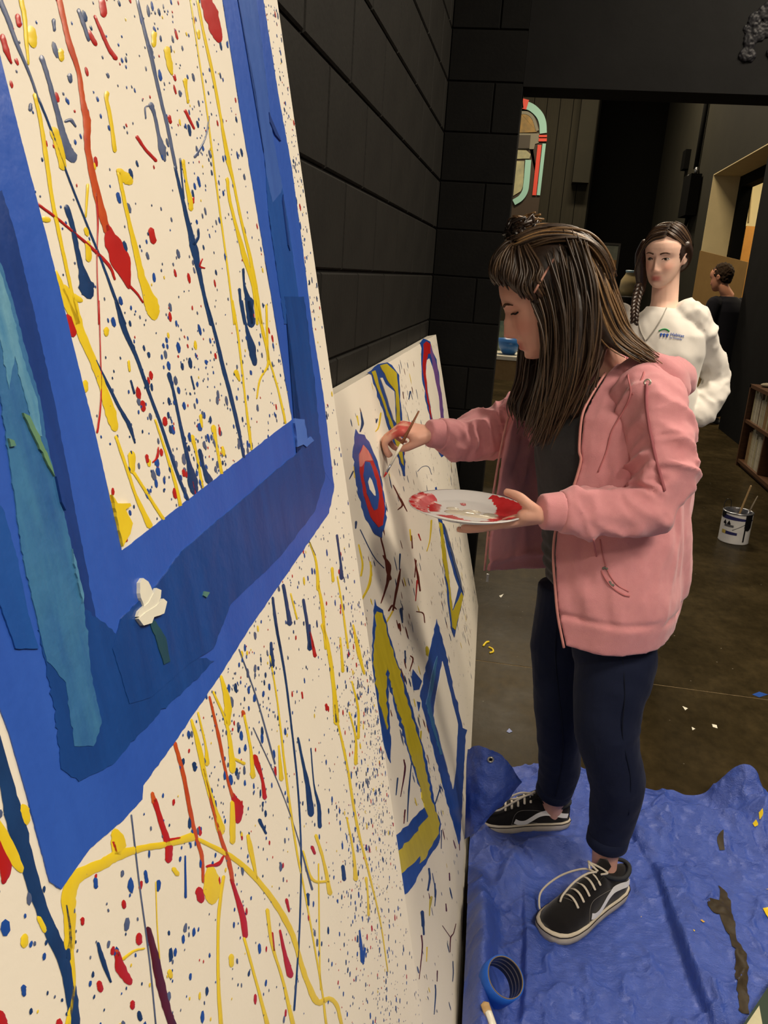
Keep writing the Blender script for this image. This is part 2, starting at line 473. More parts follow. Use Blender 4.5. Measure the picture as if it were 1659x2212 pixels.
P_wash = paint('greyish_blue_thin_paint', (116, 128, 176), (92, 112, 176), 0.4, (1, 6, 0.6), 10, 0.25, (40, 0.25, 0.003))
P_mid_glare = paint('mid_blue_paint_with_glare', (66, 104, 182), (58, 92, 172), 0.3, (1, 6, 0.6), 10, 0.25, (40, 0.25, 0.003))  # mid blue made paler and greyer, glare at the top put into its colour
P_teal = paint('light_teal_brushed_paint', (62, 120, 164), (42, 92, 152), 0.4, (1, 4, 0.8), 16, 0.2, (40, 0.4, 0.005))
P_pale = paint('pale_aqua_paint', (112, 164, 186), (66, 126, 170), 0.4, (1, 4, 0.8), 20, 0.2, (40, 0.4, 0.005))
P_navy2 = paint('navy_brushed_paint', (28, 64, 140), (24, 52, 116), 0.34, (1, 4, 0.8), 14, 0.25, (40, 0.3, 0.004))
P_white = paint('white_paint', (236, 232, 214), (222, 220, 206), scale=30)
P_green = paint('dull_green_paint', (44, 88, 96), (34, 70, 90), scale=40)
P_pink = paint('pink_paint', (220, 140, 132), (204, 108, 100), scale=30)
P_purple = paint('purple_paint', (128, 92, 160), (108, 74, 140), scale=40)
P_lime = paint('olive_yellow_paint', (206, 188, 46), (184, 166, 36), 0.35, (1, 3, 1), 16, 0.25)
P_brown = paint('dark_brown_red_paint', (104, 34, 28), (84, 28, 24), scale=60)

# --- board 1: stands close to the camera, leaning on the wall
B1Y, B1X0, B1K = 0.93, 0.052, 0.1974          # right edge y; face x = B1X0 - B1K*z
B1N = norm([1, 0, B1K])
def b1(px, py, lift=0.0):
    d = ray(px, py); t = (B1X0 - B1K * CAM_H) / (d[0] + B1K * d[2])
    return d * t + np.array([0, 0, CAM_H]) + B1N * lift
def b1s(y, z, lift=0.0): return np.array([B1X0 - B1K * z, y, z]) + B1N * lift
# --- board 2: long sheet on its side, leaning on the wall behind
def b2x(y, z):
    xb = -0.074 + (3.58 - y) * 0.042
    return xb + (-0.373 - xb) * z / 1.215
B2N = norm([1, 0.03, 0.25])
def b2(px, py, lift=0.0):
    d = ray(px, py); ys = np.linspace(0.6, 4.2, 73)
    fn = lambda y: d[0] * y / d[1] - b2x(y, CAM_H + d[2] * y / d[1])
    v = [fn(y) for y in ys]
    for i in range(len(ys) - 1):
        if v[i] * v[i+1] <= 0:
            lo, hi = ys[i], ys[i+1]
            for _ in range(30):
                mid = (lo + hi) / 2
                if fn(lo) * fn(mid) <= 0: hi = mid
                else: lo = mid
            y = (lo + hi) / 2
            return np.array([d[0] * y / d[1], y, CAM_H + d[2] * y / d[1]]) + B2N * lift
    raise ValueError((px, py))
def b2s(y, z, lift=0.0): return np.array([b2x(y, z), y, z]) + B2N * lift

def board_obj(name, S, y0, y1, z0, z1, N, th, label):
    g = G(); nu, nv = 13, 13
    fr = [S(y0 + (y1 - y0) * i / (nu-1), z0 + (z1 - z0) * j / (nv-1)) for i in range(nu) for j in range(nv)]
    bk = [p - N * th for p in fr]
    g.add(fr, grid_faces(nu, nv)); g.add(bk, [tuple(reversed(f)) for f in grid_faces(nu, nv)])
    n = nu * nv; rim = [i*nv for i in range(nu)] + [(nu-1)*nv + j for j in range(1, nv)] + [i*nv + nv-1 for i in range(nu-2, -1, -1)] + [j for j in range(nv-2, 0, -1)]
    for a, b in zip(rim, rim[1:] + rim[:1]): g.F.append((b, a, a + n, b + n))
    return g.obj(name, M_board, label=label, cat='board')
board1 = board_obj('painted_board', b1s, -0.35, B1Y, 0.002, 2.28, B1N, 0.016, 'tall white paint-splattered board with a wide blue taped and painted frame leaning on the wall')
board2 = board_obj('painted_board', b2s, 1.0, 3.58, 0.002, 1.215, B2N, 0.038, 'low white board with blue and yellow outlined shapes and target rings behind the woman')

def patch(board, U, name, material, pts, lift, th=0.0008, rough=0.0, seed=1, **k):
    """flat painted area: outline in photo pixels, laid on the board"""
    rr = random.Random(seed); P = []
    for i in range(len(pts)):
        a, b = pts[i], pts[(i + 1) % len(pts)]
        n = max(1, int(math.hypot(b[0]-a[0], b[1]-a[1]) / (9 if rough else 1e9)))
        for j in range(n):
            t = j / n; P.append((a[0] + (b[0]-a[0])*t + (rr.gauss(0, rough) if j and rough else 0), a[1] + (b[1]-a[1])*t + (rr.gauss(0, rough) if j and rough else 0)))
    bm = bmesh.new()
    top = [bm.verts.new(U(p[0], p[1], lift)) for p in P]
    bot = [bm.verts.new(U(p[0], p[1], 0.0001)) for p in P]
    f = bm.faces.new(top); bmesh.ops.triangulate(bm, faces=[f])
    for i in range(len(P)):
        j = (i + 1) % len(P); bm.faces.new((top[i], bot[i], bot[j], top[j]))
    bmesh.ops.recalc_face_normals(bm, faces=bm.faces)
    me = bpy.data.meshes.new(name); bm.to_mesh(me); bm.free(); me.materials.append(material)
    return link(name, me, board, **k)

def streak(board, U, material, pts, w, name='paint_drip', lift=0.0007, k=5, seed=0, jit=0.12, **kw):
    """drip of paint: centre line in pixels, widths in pixels along it"""
    rr = random.Random(seed + int(pts[0][0] * 7 + pts[0][1]))
    C = catmull([(p[0], p[1], 0) for p in pts], k); n = len(C)
    Wd = np.interp(np.linspace(0, 1, n), np.linspace(0, 1, len(w)), w)
    L = []; Rr = []; T = []
    for i in range(n):
        t = C[min(i+1, n-1)] - C[max(i-1, 0)]; l = math.hypot(t[0], t[1]) or 1
        nx, ny = -t[1] / l, t[0] / l
        wl = Wd[i] / 2 * (1 + rr.uniform(-jit, jit)); wr = Wd[i] / 2 * (1 + rr.uniform(-jit, jit))
        L.append((C[i][0] + nx*wl, C[i][1] + ny*wl)); Rr.append((C[i][0] - nx*wr, C[i][1] - ny*wr)); T.append((t[0]/l, t[1]/l))
    V = []; Fc = []
    def put(p, l): V.append(U(p[0], p[1], l))
    for i in range(n):
        put(L[i], 0.0003); put(((L[i][0]*.6 + C[i][0]*.4), (L[i][1]*.6 + C[i][1]*.4)), lift * .8); put((Rr[i][0]*.6 + C[i][0]*.4, Rr[i][1]*.6 + C[i][1]*.4), lift * .8); put(Rr[i], 0.0003)
    for i in range(n - 1):
        for j in range(3):
            a = i*4 + j; Fc.append((a, a+1, a+5, a+4))
    for e, sgn in ((0, -1), (n-1, 1)):      # rounded ends
        r = Wd[e] / 2
        m0 = len(V); put((C[e][0] + sgn*T[e][0]*r*0.7 + -T[e][1]*r*.55, C[e][1] + sgn*T[e][1]*r*0.7 + T[e][0]*r*.55), 0.0003)
        put((C[e][0] + sgn*T[e][0]*r, C[e][1] + sgn*T[e][1]*r), 0.0003)
        put((C[e][0] + sgn*T[e][0]*r*0.7 - -T[e][1]*r*.55, C[e][1] + sgn*T[e][1]*r*0.7 - T[e][0]*r*.55), 0.0003)
        b = e * 4
        for f in ((b, m0, b+1), (b+1, m0, m0+1), (b+1, m0+1, b+2), (b+2, m0+1, m0+2), (b+2, m0+2, b+3)):
            Fc.append(f if sgn < 0 else tuple(reversed(f)))
    return mesh_obj(name, V, Fc, material, board, True, **kw)
def sc(x0, y0, s): return lambda L: [(x0 + a * s, y0 + b * s) for a, b in L]
c6 = sc(0, 0, .434); c7 = sc(0, 650, .4581); c8 = sc(0, 1350, .5546); c3 = sc(700, 700, .3315); c4 = sc(780, 1200, .3617)

# blue frame on board 1 (tape, then brushed paint)
inner = [(480, 0), (521, 260), (560, 490), (595, 700), (630, 906), (445, 1049), (261, 1190), (201, 925), (156, 746), (115, 577), (78, 434), (43, 300), (0, 130)]
outer_r = [(568, 0), (601, 208), (629, 360), (651, 521), (673, 700), (698, 856), (721, 1053), (710, 1108), (666, 1172), (586, 1287), (543, 1350), (477, 1455), (377, 1602), (308, 1697), (306, 1727), (266, 1771), (194, 1832), (155, 1877), (130, 1921)]
ext = lambda p, q, d: (p[0] + (q[0]-p[0]) * d, p[1] + (q[1]-p[1]) * d)
pU0, pU1 = (409, -450), (497, -450)
patch(board1, b1, 'masking_tape', P_tape, [pU0] + inner[:5] + [(721, 1053), (698, 856), (673, 700), (651, 521), (629, 360), (601, 208), (568, 0), pU1], 0.0006, rough=0.25, seed=1)
patch(board1, b1, 'masking_tape', P_tape, [(630, 906), (445, 1049), (261, 1190), (60, 1738), (105, 1905), (130, 1921)] + list(reversed(outer_r[6:18])), 0.0005, rough=0.5, seed=2)
patch(board1, b1, 'masking_tape', P_tape, [(-160, -450), (-40, -40), (0, 130), (43, 300), (78, 434), (115, 577), (156, 746), (201, 925), (261, 1190), (300, 1500), (215, 1800), (130, 1921), (105, 1905), (61, 1738), (17, 1583), (0, 1539), (-150, 1060), (-260, 600), (-330, 0)], 0.0007, rough=0.25, seed=3)
# brushed paint over the tape
patch(board1, b1, 'brushed_paint', P_mid_glare, c6([(1004, -1040), (1180, 0), (1260, 420), (1300, 700), (1322, 880), (1350, 1010), (1392, 960), (1400, 930), (1355, 700), (1322, 420), (1270, 0), (1096, -1040)]), 0.0013, rough=0.4, seed=4)
patch(board1, b1, 'brushed_paint', P_mid, c6([(1312, 780), (1330, 1050), (1380, 1400), (1410, 1613), (1500, 1613), (1470, 1400), (1420, 1050), (1372, 780)]), 0.0012, rough=0.4, seed=5)
patch(board1, b1, 'brushed_paint', P_dark, c7([(1335, -20), (1390, 400), (1425, 690), (1100, 970), (850, 1180), (740, 1330), (560, 1500), (520, 1640), (600, 1900), (700, 1870), (900, 1700), (1000, 1637), (1080, 1430), (1320, 1200), (1480, 990), (1528, 830), (1500, 600), (1480, 400), (1428, -20)]), 0.0014, rough=0.6, seed=6)
patch(board1, b1, 'brushed_paint', P_dark, c8([(480, 60), (560, 190), (700, 110), (830, 140), (700, 270), (650, 310), (540, 420), (430, 545), (300, 610), (230, 560), (200, 300), (140, 20), (330, -60)]), 0.0011, rough=1.5, seed=7)
patch(board1, b1, 'brushed_paint', P_navy2, c7([(60, -330), (140, 0), (250, 480), (330, 900), (430, 1420), (480, 1640), (470, 1800), (330, 1780), (200, 1640), (80, 1100), (20, 500), (-120, 0), (-160, -420), (0, -520)]), 0.0010, rough=0.6, seed=8)
patch(board1, b1, 'brushed_paint', P_teal, c7([(-80, -300), (0, -160), (50, 0), (110, 230), (180, 470), (215, 680), (260, 900), (320, 1120), (350, 1290), (385, 1430), (405, 1600), (420, 1760), (470, 1990), (430, 2100), (340, 2100), (300, 1800), (210, 1700), (160, 1480), (90, 1180), (40, 800), (-20, 400), (-110, 0)]), 0.0013, rough=0.9, seed=9)
patch(board1, b1, 'brushed_paint', P_pale, c7([(-20, -160), (30, 0), (90, 250), (165, 480), (185, 640), (150, 640), (100, 430), (55, 260), (30, 420), (0, 260), (-60, -60)]), 0.0016, rough=1.0, seed=10)
patch(board1, b1, 'brushed_paint', P_mid, c7([(-120, 840), (0, 980), (60, 1180), (120, 1480), (170, 1640), (60, 1640), (-60, 1300), (-140, 1000)]), 0.0015, rough=0.6, seed=11)
patch(board1, b1, 'brushed_paint', P_pale, c7([(325, 1170), (350, 1270), (378, 1400), (374, 1425), (350, 1330), (330, 1240)]), 0.0023, rough=0.8, seed=12)
patch(board1, b1, 'brushed_paint', P_green, c7([(690, 1500), (720, 1510), (770, 1590), (790, 1700), (760, 1715), (735, 1640)]), 0.0019, rough=0.8, seed=13)
for q, s_ in (([(20, 650), (45, 660), (55, 685), (30, 690)], 14), ([(90, 530), (120, 545), (210, 740), (240, 830), (200, 760), (130, 620)], 15), ([(950, 1370), (975, 1375), (960, 1400), (945, 1390)], 16)):
    patch(board1, b1, 'brushed_paint', paint('yellow_green_smear', (112, 150, 90), (70, 120, 130)), c7(q), 0.0024, rough=0.6, seed=s_)
# loose end and creases of the tape
patch(board1, b1, 'tape_end', paint('loose_blue_tape', (78, 118, 200), (64, 104, 190), 0.45), c7([(1378, 555), (1392, 690), (1420, 678), (1435, 690), (1470, 660), (1455, 640), (1440, 655), (1425, 560)]), 0.0026, rough=0.5, seed=17)
for q in ([(1330, 560), (1345, 600), (1385, 690), (1390, 705), (1360, 670), (1335, 610)], [(1400, 970), (1435, 1250), (1425, 1220), (1397, 1000)]):
    patch(board1, b1, 'tape_crease', P_navy2, c6(q), 0.0022)
patch(board1, b1, 'tape_crease', P_navy2, c7([(245, 830), (280, 910), (290, 990), (270, 950)]), 0.0026)
# white daub
for i, q in enumerate(([(655, 1308), (680, 1325), (700, 1370), (712, 1420), (700, 1470), (660, 1440), (640, 1380), (640, 1330)], [(715, 1355), (738, 1365), (735, 1400), (700, 1460), (670, 1500), (625, 1490), (632, 1465), (680, 1420)], [(745, 1405), (762, 1420), (748, 1475), (700, 1492), (690, 1520), (650, 1532), (625, 1500), (660, 1470), (710, 1440)])):
    patch(board1, b1, 'white_daub', P_white, c7(q), 0.0027 + 0.0005 * i, rough=0.4, seed=20 + i)
# ------------------------------------------------------------------ drips on board 1
Y, RD, O, N_, GY, BL_, MR = P_yel, P_red, P_org, P_navy, P_grey, P_blue, P_maroon
D6 = [
 (O, [(290,-20),(320,120),(345,220),(390,360),(410,500),(430,600),(435,740),(465,900),(505,1060),(532,1150)], [28,26,28,22,26,38,30,34,40,34]),
 (RD, [(528,1120),(560,1210),(600,1300),(640,1430)], [22,78,95,18]), (RD, [(640,1420),(680,1460),(710,1505)], [14,10,8]),
 (Y, [(590,860),(610,960),(640,1100),(680,1270),(710,1400),(755,1520),(765,1570)], [20,18,18,28,36,72,50]), (Y, [(590,850),(625,885),(640,900)], [30,52,48]),
 (GY, [(680,-10),(720,160),(755,300),(800,500),(830,620),(875,840)], [14,16,18,16,16,14]), (N_, [(870,830),(900,960),(940,1130),(965,1240),(990,1350),(1010,1450),(1050,1613)], [12,16,22,38,22,18,20]),
 (N_, [(960,1220),(985,1180),(985,1140)], [24,14,10]), (GY, [(-10,-20),(40,100),(75,200),(150,380),(190,500)], [22,24,18,12,10]), (N_, [(190,490),(250,640),(330,860),(420,1090),(500,1290),(570,1480),(620,1613)], [10,9,9,9,10,14,14]),
 (GY, [(205,285),(230,360),(260,470),(285,560),(310,660),(330,730),(358,785)], [24,20,22,24,30,44,54]), (GY, [(390,50),(415,120),(440,200)], [18,20,14]),
 (RD, [(470,80),(500,150),(540,240),(575,290)], [12,16,18,22]), (RD, [(440,160),(475,220)], [24,20]), (RD, [(1020,-10),(1050,70),(1080,170),(1090,200)], [50,74,52,30]),
 (RD, [(505,0),(515,70)], [30,35]), (RD, [(85,80),(95,125)], [26,24]), (RD, [(10,180),(30,250),(55,315)], [25,30,8]), (RD, [(750,1145),(762,1200)], [28,32]),
 (Y, [(100,-10),(120,80),(130,200),(140,320)], [24,22,20,8]), (Y, [(150,150),(165,220)], [48,40]), (Y, [(170,470),(200,600),(230,800),(260,1000),(300,1200),(350,1430),(390,1613)], [16,18,22,18,18,16,14]),
 (Y, [(265,650),(290,720),(312,830)], [42,45,38]), (Y, [(530,465),(530,500),(550,600),(570,750)], [26,18,18,20]), (Y, [(765,165),(765,225)], [28,22]), (Y, [(830,245),(845,330),(855,370)], [32,30,10]), (Y, [(920,400),(925,440),(935,510)], [24,12,12]),
 (Y, [(980,-10),(1010,150),(1060,380),(1100,600),(1135,800),(1160,900),(1200,1100),(1240,1260),(1270,1420),(1300,1613)], [12,12,14,12,22,12,12,16,18,14]), (Y, [(945,-10),(980,230),(1030,560),(1060,800),(1100,1100),(1140,1400),(1165,1613)], [6,6,7,8,8,8,9]),
 (Y, [(1130,890),(1140,980),(1170,1110),(1220,1290),(1260,1430),(1280,1613)], [16,14,14,26,16,12]), (Y, [(910,800),(925,900),(945,1000),(950,1040)], [18,12,26,22]), (Y, [(300,255),(305,295)], [30,24]), (Y, [(215,1090),(238,1095)], [30,28]), (Y, [(435,920),(425,1080)], [14,8]), (Y, [(985,155),(990,190)], [18,12]),
 (RD, [(185,1015),(280,1085),(370,1160),(450,1230),(540,1320),(570,1390)], [12,12,12,14,16,10]), (RD, [(680,680),(720,740),(775,800)], [16,14,14]), (RD, [(920,550),(940,590),(965,640)], [14,14,10]), (RD, [(475,960),(485,1100),(480,1300),(490,1613)], [10,8,4,6]), (RD, [(1005,1290),(990,1325),(1018,1335)], [8,16,6]), (RD, [(840,580),(848,610)], [18,14]), (RD, [(865,375),(872,400)], [14,10]), (RD, [(960,985),(962,1010)], [12,8]),
 (N_, [(330,1030),(360,1130),(385,1260),(405,1340),(425,1420),(440,1460)], [26,22,24,30,72,60]), (N_, [(1210,1340),(1215,1420),(1240,1520),(1250,1613)], [12,10,36,38]), (N_, [(1190,1440),(1200,1530),(1215,1613)], [14,10,8]),
 (GY, [(750,520),(770,580),(790,680),(805,740),(820,800)], [26,14,16,40,10]), (GY, [(750,525),(722,535),(724,590)], [8,7,6]), (GY, [(1040,580),(1020,690),(970,780)], [6,6,16]), (N_, [(895,790),(905,900),(915,990)], [8,7,6]), (GY, [(325,603),(352,598),(375,630)], [14,18,8]), (GY, [(345,375),(350,405)], [24,18]), (GY, [(265,100),(270,150)], [18,14]),
 (Y, [(275,1350),(320,1480),(385,1613)], [14,50,40]), (Y, [(365,1480),(400,1495)], [40,24]), (Y, [(435,1210),(440,1290)], [28,30]), (GY, [(150,520),(150,545)], [16,20]),
]
D7 = [
 (Y, [(300,-60),(340,20),(380,150),(440,290),(480,400),(520,530),(540,600)], [40,50,40,34,34,52,34]), (Y, [(545,640),(600,800),(640,920),(705,1060)], [14,14,14,30]), (Y, [(630,810),(700,920),(770,1030)], [14,14,16]), (Y, [(620,725),(622,800)], [36,28]),
 (Y, [(345,270),(400,480),(460,720),(520,950)], [8,8,9,9]), (RD, [(575,1110),(592,1128)], [34,20]),
 (N_, [(545,0),(580,120),(640,260),(700,430),(760,590),(830,800),(885,940)], [12,26,16,14,14,14,14]), (N_, [(450,280),(500,380),(560,500),(610,590),(635,670)], [8,12,14,20,6]), (N_, [(795,345),(815,420),(840,540),(870,680),(890,770),(905,840),(915,895)], [20,12,14,16,20,48,40]),
 (N_, [(970,0),(1010,140),(1050,310),(1090,460),(1120,590),(1150,740)], [12,14,18,18,16,12]), (N_, [(1140,0),(1160,120),(1185,220),(1200,295)], [8,10,36,24]), (N_, [(1175,0),(1185,110)], [40,18]), (N_, [(940,705),(960,790),(985,848)], [18,16,36]),
 (Y, [(1095,0),(1120,150),(1140,320),(1160,500),(1175,620),(1185,700)], [10,10,9,9,14,10]), (Y, [(1205,0),(1240,150),(1265,290),(1225,370),(1210,460)], [14,14,12,9,6]), (Y, [(1265,270),(1300,380),(1330,500),(1345,575)], [8,8,10,10]), (Y, [(1255,20),(1262,280)], [10,10]),
 (Y, [(905,640),(925,720),(955,880)], [20,10,12]), (Y, [(1005,595),(1020,680),(1045,815)], [24,12,14]), (Y, [(730,560),(770,680),(820,840),(850,965)], [8,10,14,16]), (RD, [(465,0),(470,200),(475,400),(470,520),(457,620)], [4,4,5,8,10]),
 (RD, [(670,480),(675,512)], [24,22]), (RD, [(775,555),(778,580)], [20,22]), (RD, [(690,730),(695,760)], [16,14]), (RD, [(865,800),(868,822)], [18,16]), (RD, [(720,760),(740,735),(745,690)], [8,14,5]), (RD, [(905,850),(920,910)], [5,6]), (RD, [(320,80),(340,150)], [40,44]),
 (Y, [(500,135),(500,158)], [26,20]), (Y, [(605,285),(610,330)], [12,10]), (Y, [(945,540),(950,595)], [14,12]), (Y, [(1112,335),(1128,375)], [24,10]), (Y, [(1048,690),(1055,725)], [12,16]), (Y, [(400,385),(402,420)], [26,24]), (N_, [(615,375),(632,435)], [8,10]), (N_, [(900,355),(915,415)], [6,8]),
 (Y, [(1460,1140),(1490,1230),(1500,1360)], [8,10,16]), (N_, [(1588,1105),(1605,1230),(1610,1305)], [10,10,22]), (N_, [(1335,1340),(1358,1470),(1365,1520)], [14,16,26]), (N_, [(1430,1410),(1450,1540),(1462,1637)], [14,14,20]), (RD, [(1460,1560),(1475,1637)], [10,18]), (Y, [(1500,1340),(1520,1450),(1535,1640)], [10,16,10]), (Y, [(1565,1260),(1570,1320)], [12,14]), (Y, [(1590,1300),(1615,1450),(1640,1637)], [6,8,10]), (N_, [(1285,1400),(1300,1520),(1320,1637)], [12,14,10]), (Y, [(1370,1380),(1400,1500)], [6,8]), (N_, [(1455,1130),(1485,1200)], [5,7]),
]
D8 = [
 (N_, [(-20,420),(30,640),(60,760),(100,920),(160,1100),(200,1200),(250,1320),(275,1440),(290,1560)], [30,56,78,60,48,54,48,50,40]), (Y, [(-20,760),(40,880),(80,950)], [30,60,34]), (RD, [(-20,840),(20,940),(12,1000)], [40,52,20]), (Y, [(90,720),(100,765)], [48,30]), (Y, [(150,1140),(175,1190)], [20,24]),
 (Y, [(268,1260),(270,1150),(265,1060),(300,980),(400,930),(450,900),(550,870),(640,855),(750,825)], [40,46,60,52,40,44,26,24,34]), (Y, [(770,835),(880,890),(960,950),(1040,1040),(1100,1130),(1140,1210),(1170,1310),(1200,1400),(1235,1468),(1280,1456),(1310,1480),(1330,1554)], [14,20,20,22,24,20,18,20,26,18,16,12]),
 (Y, [(272,1240),(285,1400),(262,1560)], [22,16,22]), (Y, [(450,812),(460,850),(455,895)], [40,60,44]), (RD, [(440,845),(450,885)], [14,12]), (N_, [(255,1090),(270,1200),(262,1300)], [10,18,30]),
 (O, [(680,460),(710,570),(735,700),(760,820),(785,900),(790,1000)], [14,16,16,16,14,10]), (Y, [(820,955),(825,1020),(825,1065)], [40,74,50]), (RD, [(775,1035),(782,1070)], [32,28]), (RD, [(805,940),(850,930),(870,900)], [10,16,8]),
 (Y, [(745,370),(775,480),(800,600),(840,730),(860,800)], [10,20,16,20,36]), (O, [(790,560),(830,720),(860,830),(890,920),(905,1000)], [8,12,14,18,14]), (RD, [(900,990),(940,1120),(955,1210)], [12,24,22]), (O, [(815,280),(850,430),(880,580),(905,670)], [8,12,10,12]), (RD, [(905,660),(925,710),(925,760)], [16,42,28]), (Y, [(905,690),(905,790),(905,845)], [18,24,20]),
 (Y, [(860,200),(885,300),(885,385)], [10,30,24]), (Y, [(830,260),(880,380),(900,500),(905,565)], [8,10,20,28]), (O, [(945,338),(950,348)], [14,12]), (Y, [(950,350),(975,480),(985,590)], [8,10,18]), (Y, [(770,340),(800,470),(805,540)], [6,8,20]), (Y, [(910,520),(950,540)], [10,12]),
 (RD, [(600,680),(630,780),(655,860),(655,915)], [20,20,30,26]), (RD, [(655,840),(700,830)], [16,10]), (RD, [(992,515),(1020,600),(1030,672)], [24,10,18]), (O, [(592,655),(600,690)], [12,20]),
 (N_, [(1160,440),(1180,540),(1200,640),(1210,735)], [8,10,20,26]), (N_, [(1210,480),(1222,620),(1240,700),(1245,785)], [4,5,14,16]), (N_, [(1010,760),(1035,812)], [14,8]), (N_, [(1075,0),(1110,200),(1135,400),(1160,640),(1172,900),(1165,1200),(1145,1500)], [10,8,7,7,6,6,8]), (GY, [(930,95),(1000,290),(1070,540)], [4,5,7]), (GY, [(510,740),(540,1000),(580,1300),(605,1554)], [5,5,5,5]),
 (MR, [(575,1185),(600,1280),(625,1400),(650,1500),(672,1560)], [22,28,38,30,32]), (N_, [(380,1240),(400,1310),(430,1390)], [12,20,8]), (RD, [(455,1275),(470,1340),(502,1390)], [20,42,28]), (Y, [(480,1300),(520,1270),(560,1260)], [14,10,8]), (O, [(452,1268),(458,1290)], [16,16]), (Y, [(660,1350),(665,1372)], [20,14]),
 (Y, [(1255,0),(1280,100),(1300,250),(1310,380)], [14,14,16,22]), (N_, [(1302,310),(1308,380)], [6,10]), (Y, [(1310,360),(1350,540),(1390,780),(1430,940),(1480,1150),(1510,1350)], [8,9,10,8,5,4]), (Y, [(1375,0),(1395,100),(1418,190)], [6,16,8]), (Y, [(1325,50),(1335,180)], [6,12]), (Y, [(1370,220),(1395,330),(1395,440)], [6,8,12]), (Y, [(1360,340),(1385,440),(1385,540)], [6,8,14]), (Y, [(1350,750),(1375,880),(1385,990)], [6,8,18]), (Y, [(1425,985),(1432,1050),(1435,1130)], [10,6,10]),
 (Y, [(965,820),(975,870),(1000,990)], [12,20,8]), (Y, [(1040,1110),(1060,1250),(1100,1380),(1140,1554)], [14,12,10,16]), (Y, [(870,980),(850,1150),(850,1400),(860,1554)], [12,12,12,16]), (Y, [(950,1220),(1000,1400),(1040,1554)], [10,10,16]), (Y, [(1230,820),(1260,920),(1285,1045)], [12,10,18]), (Y, [(1180,880),(1215,990),(1280,1000)], [6,12,10]), (Y, [(1050,120),(1080,300),(1110,560),(1150,850),(1190,1060),(1250,1400),(1270,1554)], [5,6,8,8,6,7,10]), (Y, [(1085,470),(1095,600)], [6,18]), (Y, [(1240,930),(1245,1330),(1250,1420)], [5,5,8]), (Y, [(605,1000),(610,1160),(620,1300)], [3,3,3]), (GY, [(985,400),(1080,610),(1150,800),(1215,1030)], [3,3,3,8]),
 (RD, [(1090,1190),(1110,1290),(1130,1362)], [8,16,28]), (RD, [(1115,1070),(1125,1115)], [12,8]), (BL_, [(1400,1190),(1412,1310)], [6,16]), (BL_, [(1420,1260),(1414,1320)], [10,6]), (N_, [(1335,940),(1340,990)], [14,16]), (N_, [(1198,1050),(1198,1092)], [14,12]), (N_, [(1205,0),(1206,92)], [8,18]), (RD, [(1215,60),(1226,120)], [6,14]), (RD, [(1215,865),(1225,890)], [12,10]), (N_, [(1055,70),(1060,160)], [10,18]), (RD, [(1060,1200),(1065,1270)], [8,12]),
 (Y, [(95,1215),(92,1245)], [28,28]), (Y, [(900,1290),(900,1325)], [20,18]), (RD, [(540,1210),(540,1236)], [24,24]), (RD, [(385,1395),(390,1420)], [22,24]), (RD, [(480,1078),(482,1098)], [16,16]), (RD, [(515,1470),(515,1490)], [18,18]), (BL_, [(565,960),(570,1000)], [12,14]), (BL_, [(370,990),(372,1020)], [16,16]), (N_, [(755,540),(758,565)], [16,12]), (Y, [(675,950),(690,970)], [16,18]), (RD, [(320,1145),(320,1165)], [16,12]), (BL_, [(90,1410),(92,1440)], [20,16]), (N_, [(540,1510),(545,1535)], [16,18]), (RD, [(0,1520),(5,1560)], [40,50]), (RD, [(1270,310),(1272,330)], [10,10]), (BL_, [(720,900),(722,1060)], [6,10]), (RD, [(1175,262),(1178,285)], [6,6]),
]
for tr, lst, s_ in ((c6, D6, .434), (c7, D7, .4581), (c8, D8, .5546)):
    for m_, pts, w in lst:
        o = streak(board1, b1, m_, tr(pts), [max(1.2, v * s_) for v in w], seed=len(pts))
patch(board1, b1, 'paint_drip', P_yel, c7([(515, 915), (540, 955), (600, 955), (605, 968), (578, 985), (612, 1050), (600, 1100), (567, 1160), (545, 1060)]), 0.002, rough=0.6, seed=31)

# fine specks: one part per colour, thousands of drops nobody could count
def in_poly(x, y, P):
    c = False; n = len(P); j = n - 1
    for i in range(n):
        if (P[i][1] > y) != (P[j][1] > y) and x < (P[j][0]-P[i][0]) * (y-P[i][1]) / (P[j][1]-P[i][1]) + P[i][0]: c = not c
        j = i
    return c
def specks(board, S, U, mats, n, box, lo, hi, mask=None, seed=5, clusters=0, el=1.0, pw=2.6):
    rr = random.Random(seed); gs = [G() for _ in mats]; wts = [m_[1] for m_ in mats]
    cl = [(rr.uniform(box[0], box[1]), rr.uniform(box[2], box[3])) for _ in range(clusters)]
    for _ in range(n):
        if cl and rr.random() < 0.55:
            c = rr.choice(cl); y = rr.gauss(c[0], 0.05); z = rr.gauss(c[1], 0.07)
        else: y = rr.uniform(box[0], box[1]); z = rr.uniform(box[2], box[3])
        if not (box[0] < y < box[1] and box[2] < z < box[3]): continue
        if mask and mask(y, z): continue
        k = rr.choices(range(len(mats)), wts)[0]
        r = lo + (hi - lo) * rr.random() ** pw; e = r * rr.uniform(0.9, 1.5) * el; a0 = rr.uniform(-0.35, 0.35)
        V = [S(y, z, 0.0006)]; m_ = 7
        for i in range(m_):
            a = 2 * math.pi * i / m_; dy = math.cos(a) * r * rr.uniform(.8, 1.15); dz = math.sin(a) * e * rr.uniform(.8, 1.15)
            V.append(S(y + dy * math.cos(a0) - dz * math.sin(a0), z + dy * math.sin(a0) + dz * math.cos(a0), 0.0003))
        gs[k].add(V, [(0, i + 1, (i + 1) % m_ + 1) for i in range(m_)])
    for gq, (m_, w, nm) in zip(gs, mats):
        if gq.V: gq.obj('paint_specks', m_, board, True, kind='stuff', label=nm)
inner3 = [b1(*p) for p in inner]
P1 = [(p[1], p[2]) for p in [b1(409, -450)] + inner3 + [b1(-160, -450)]]
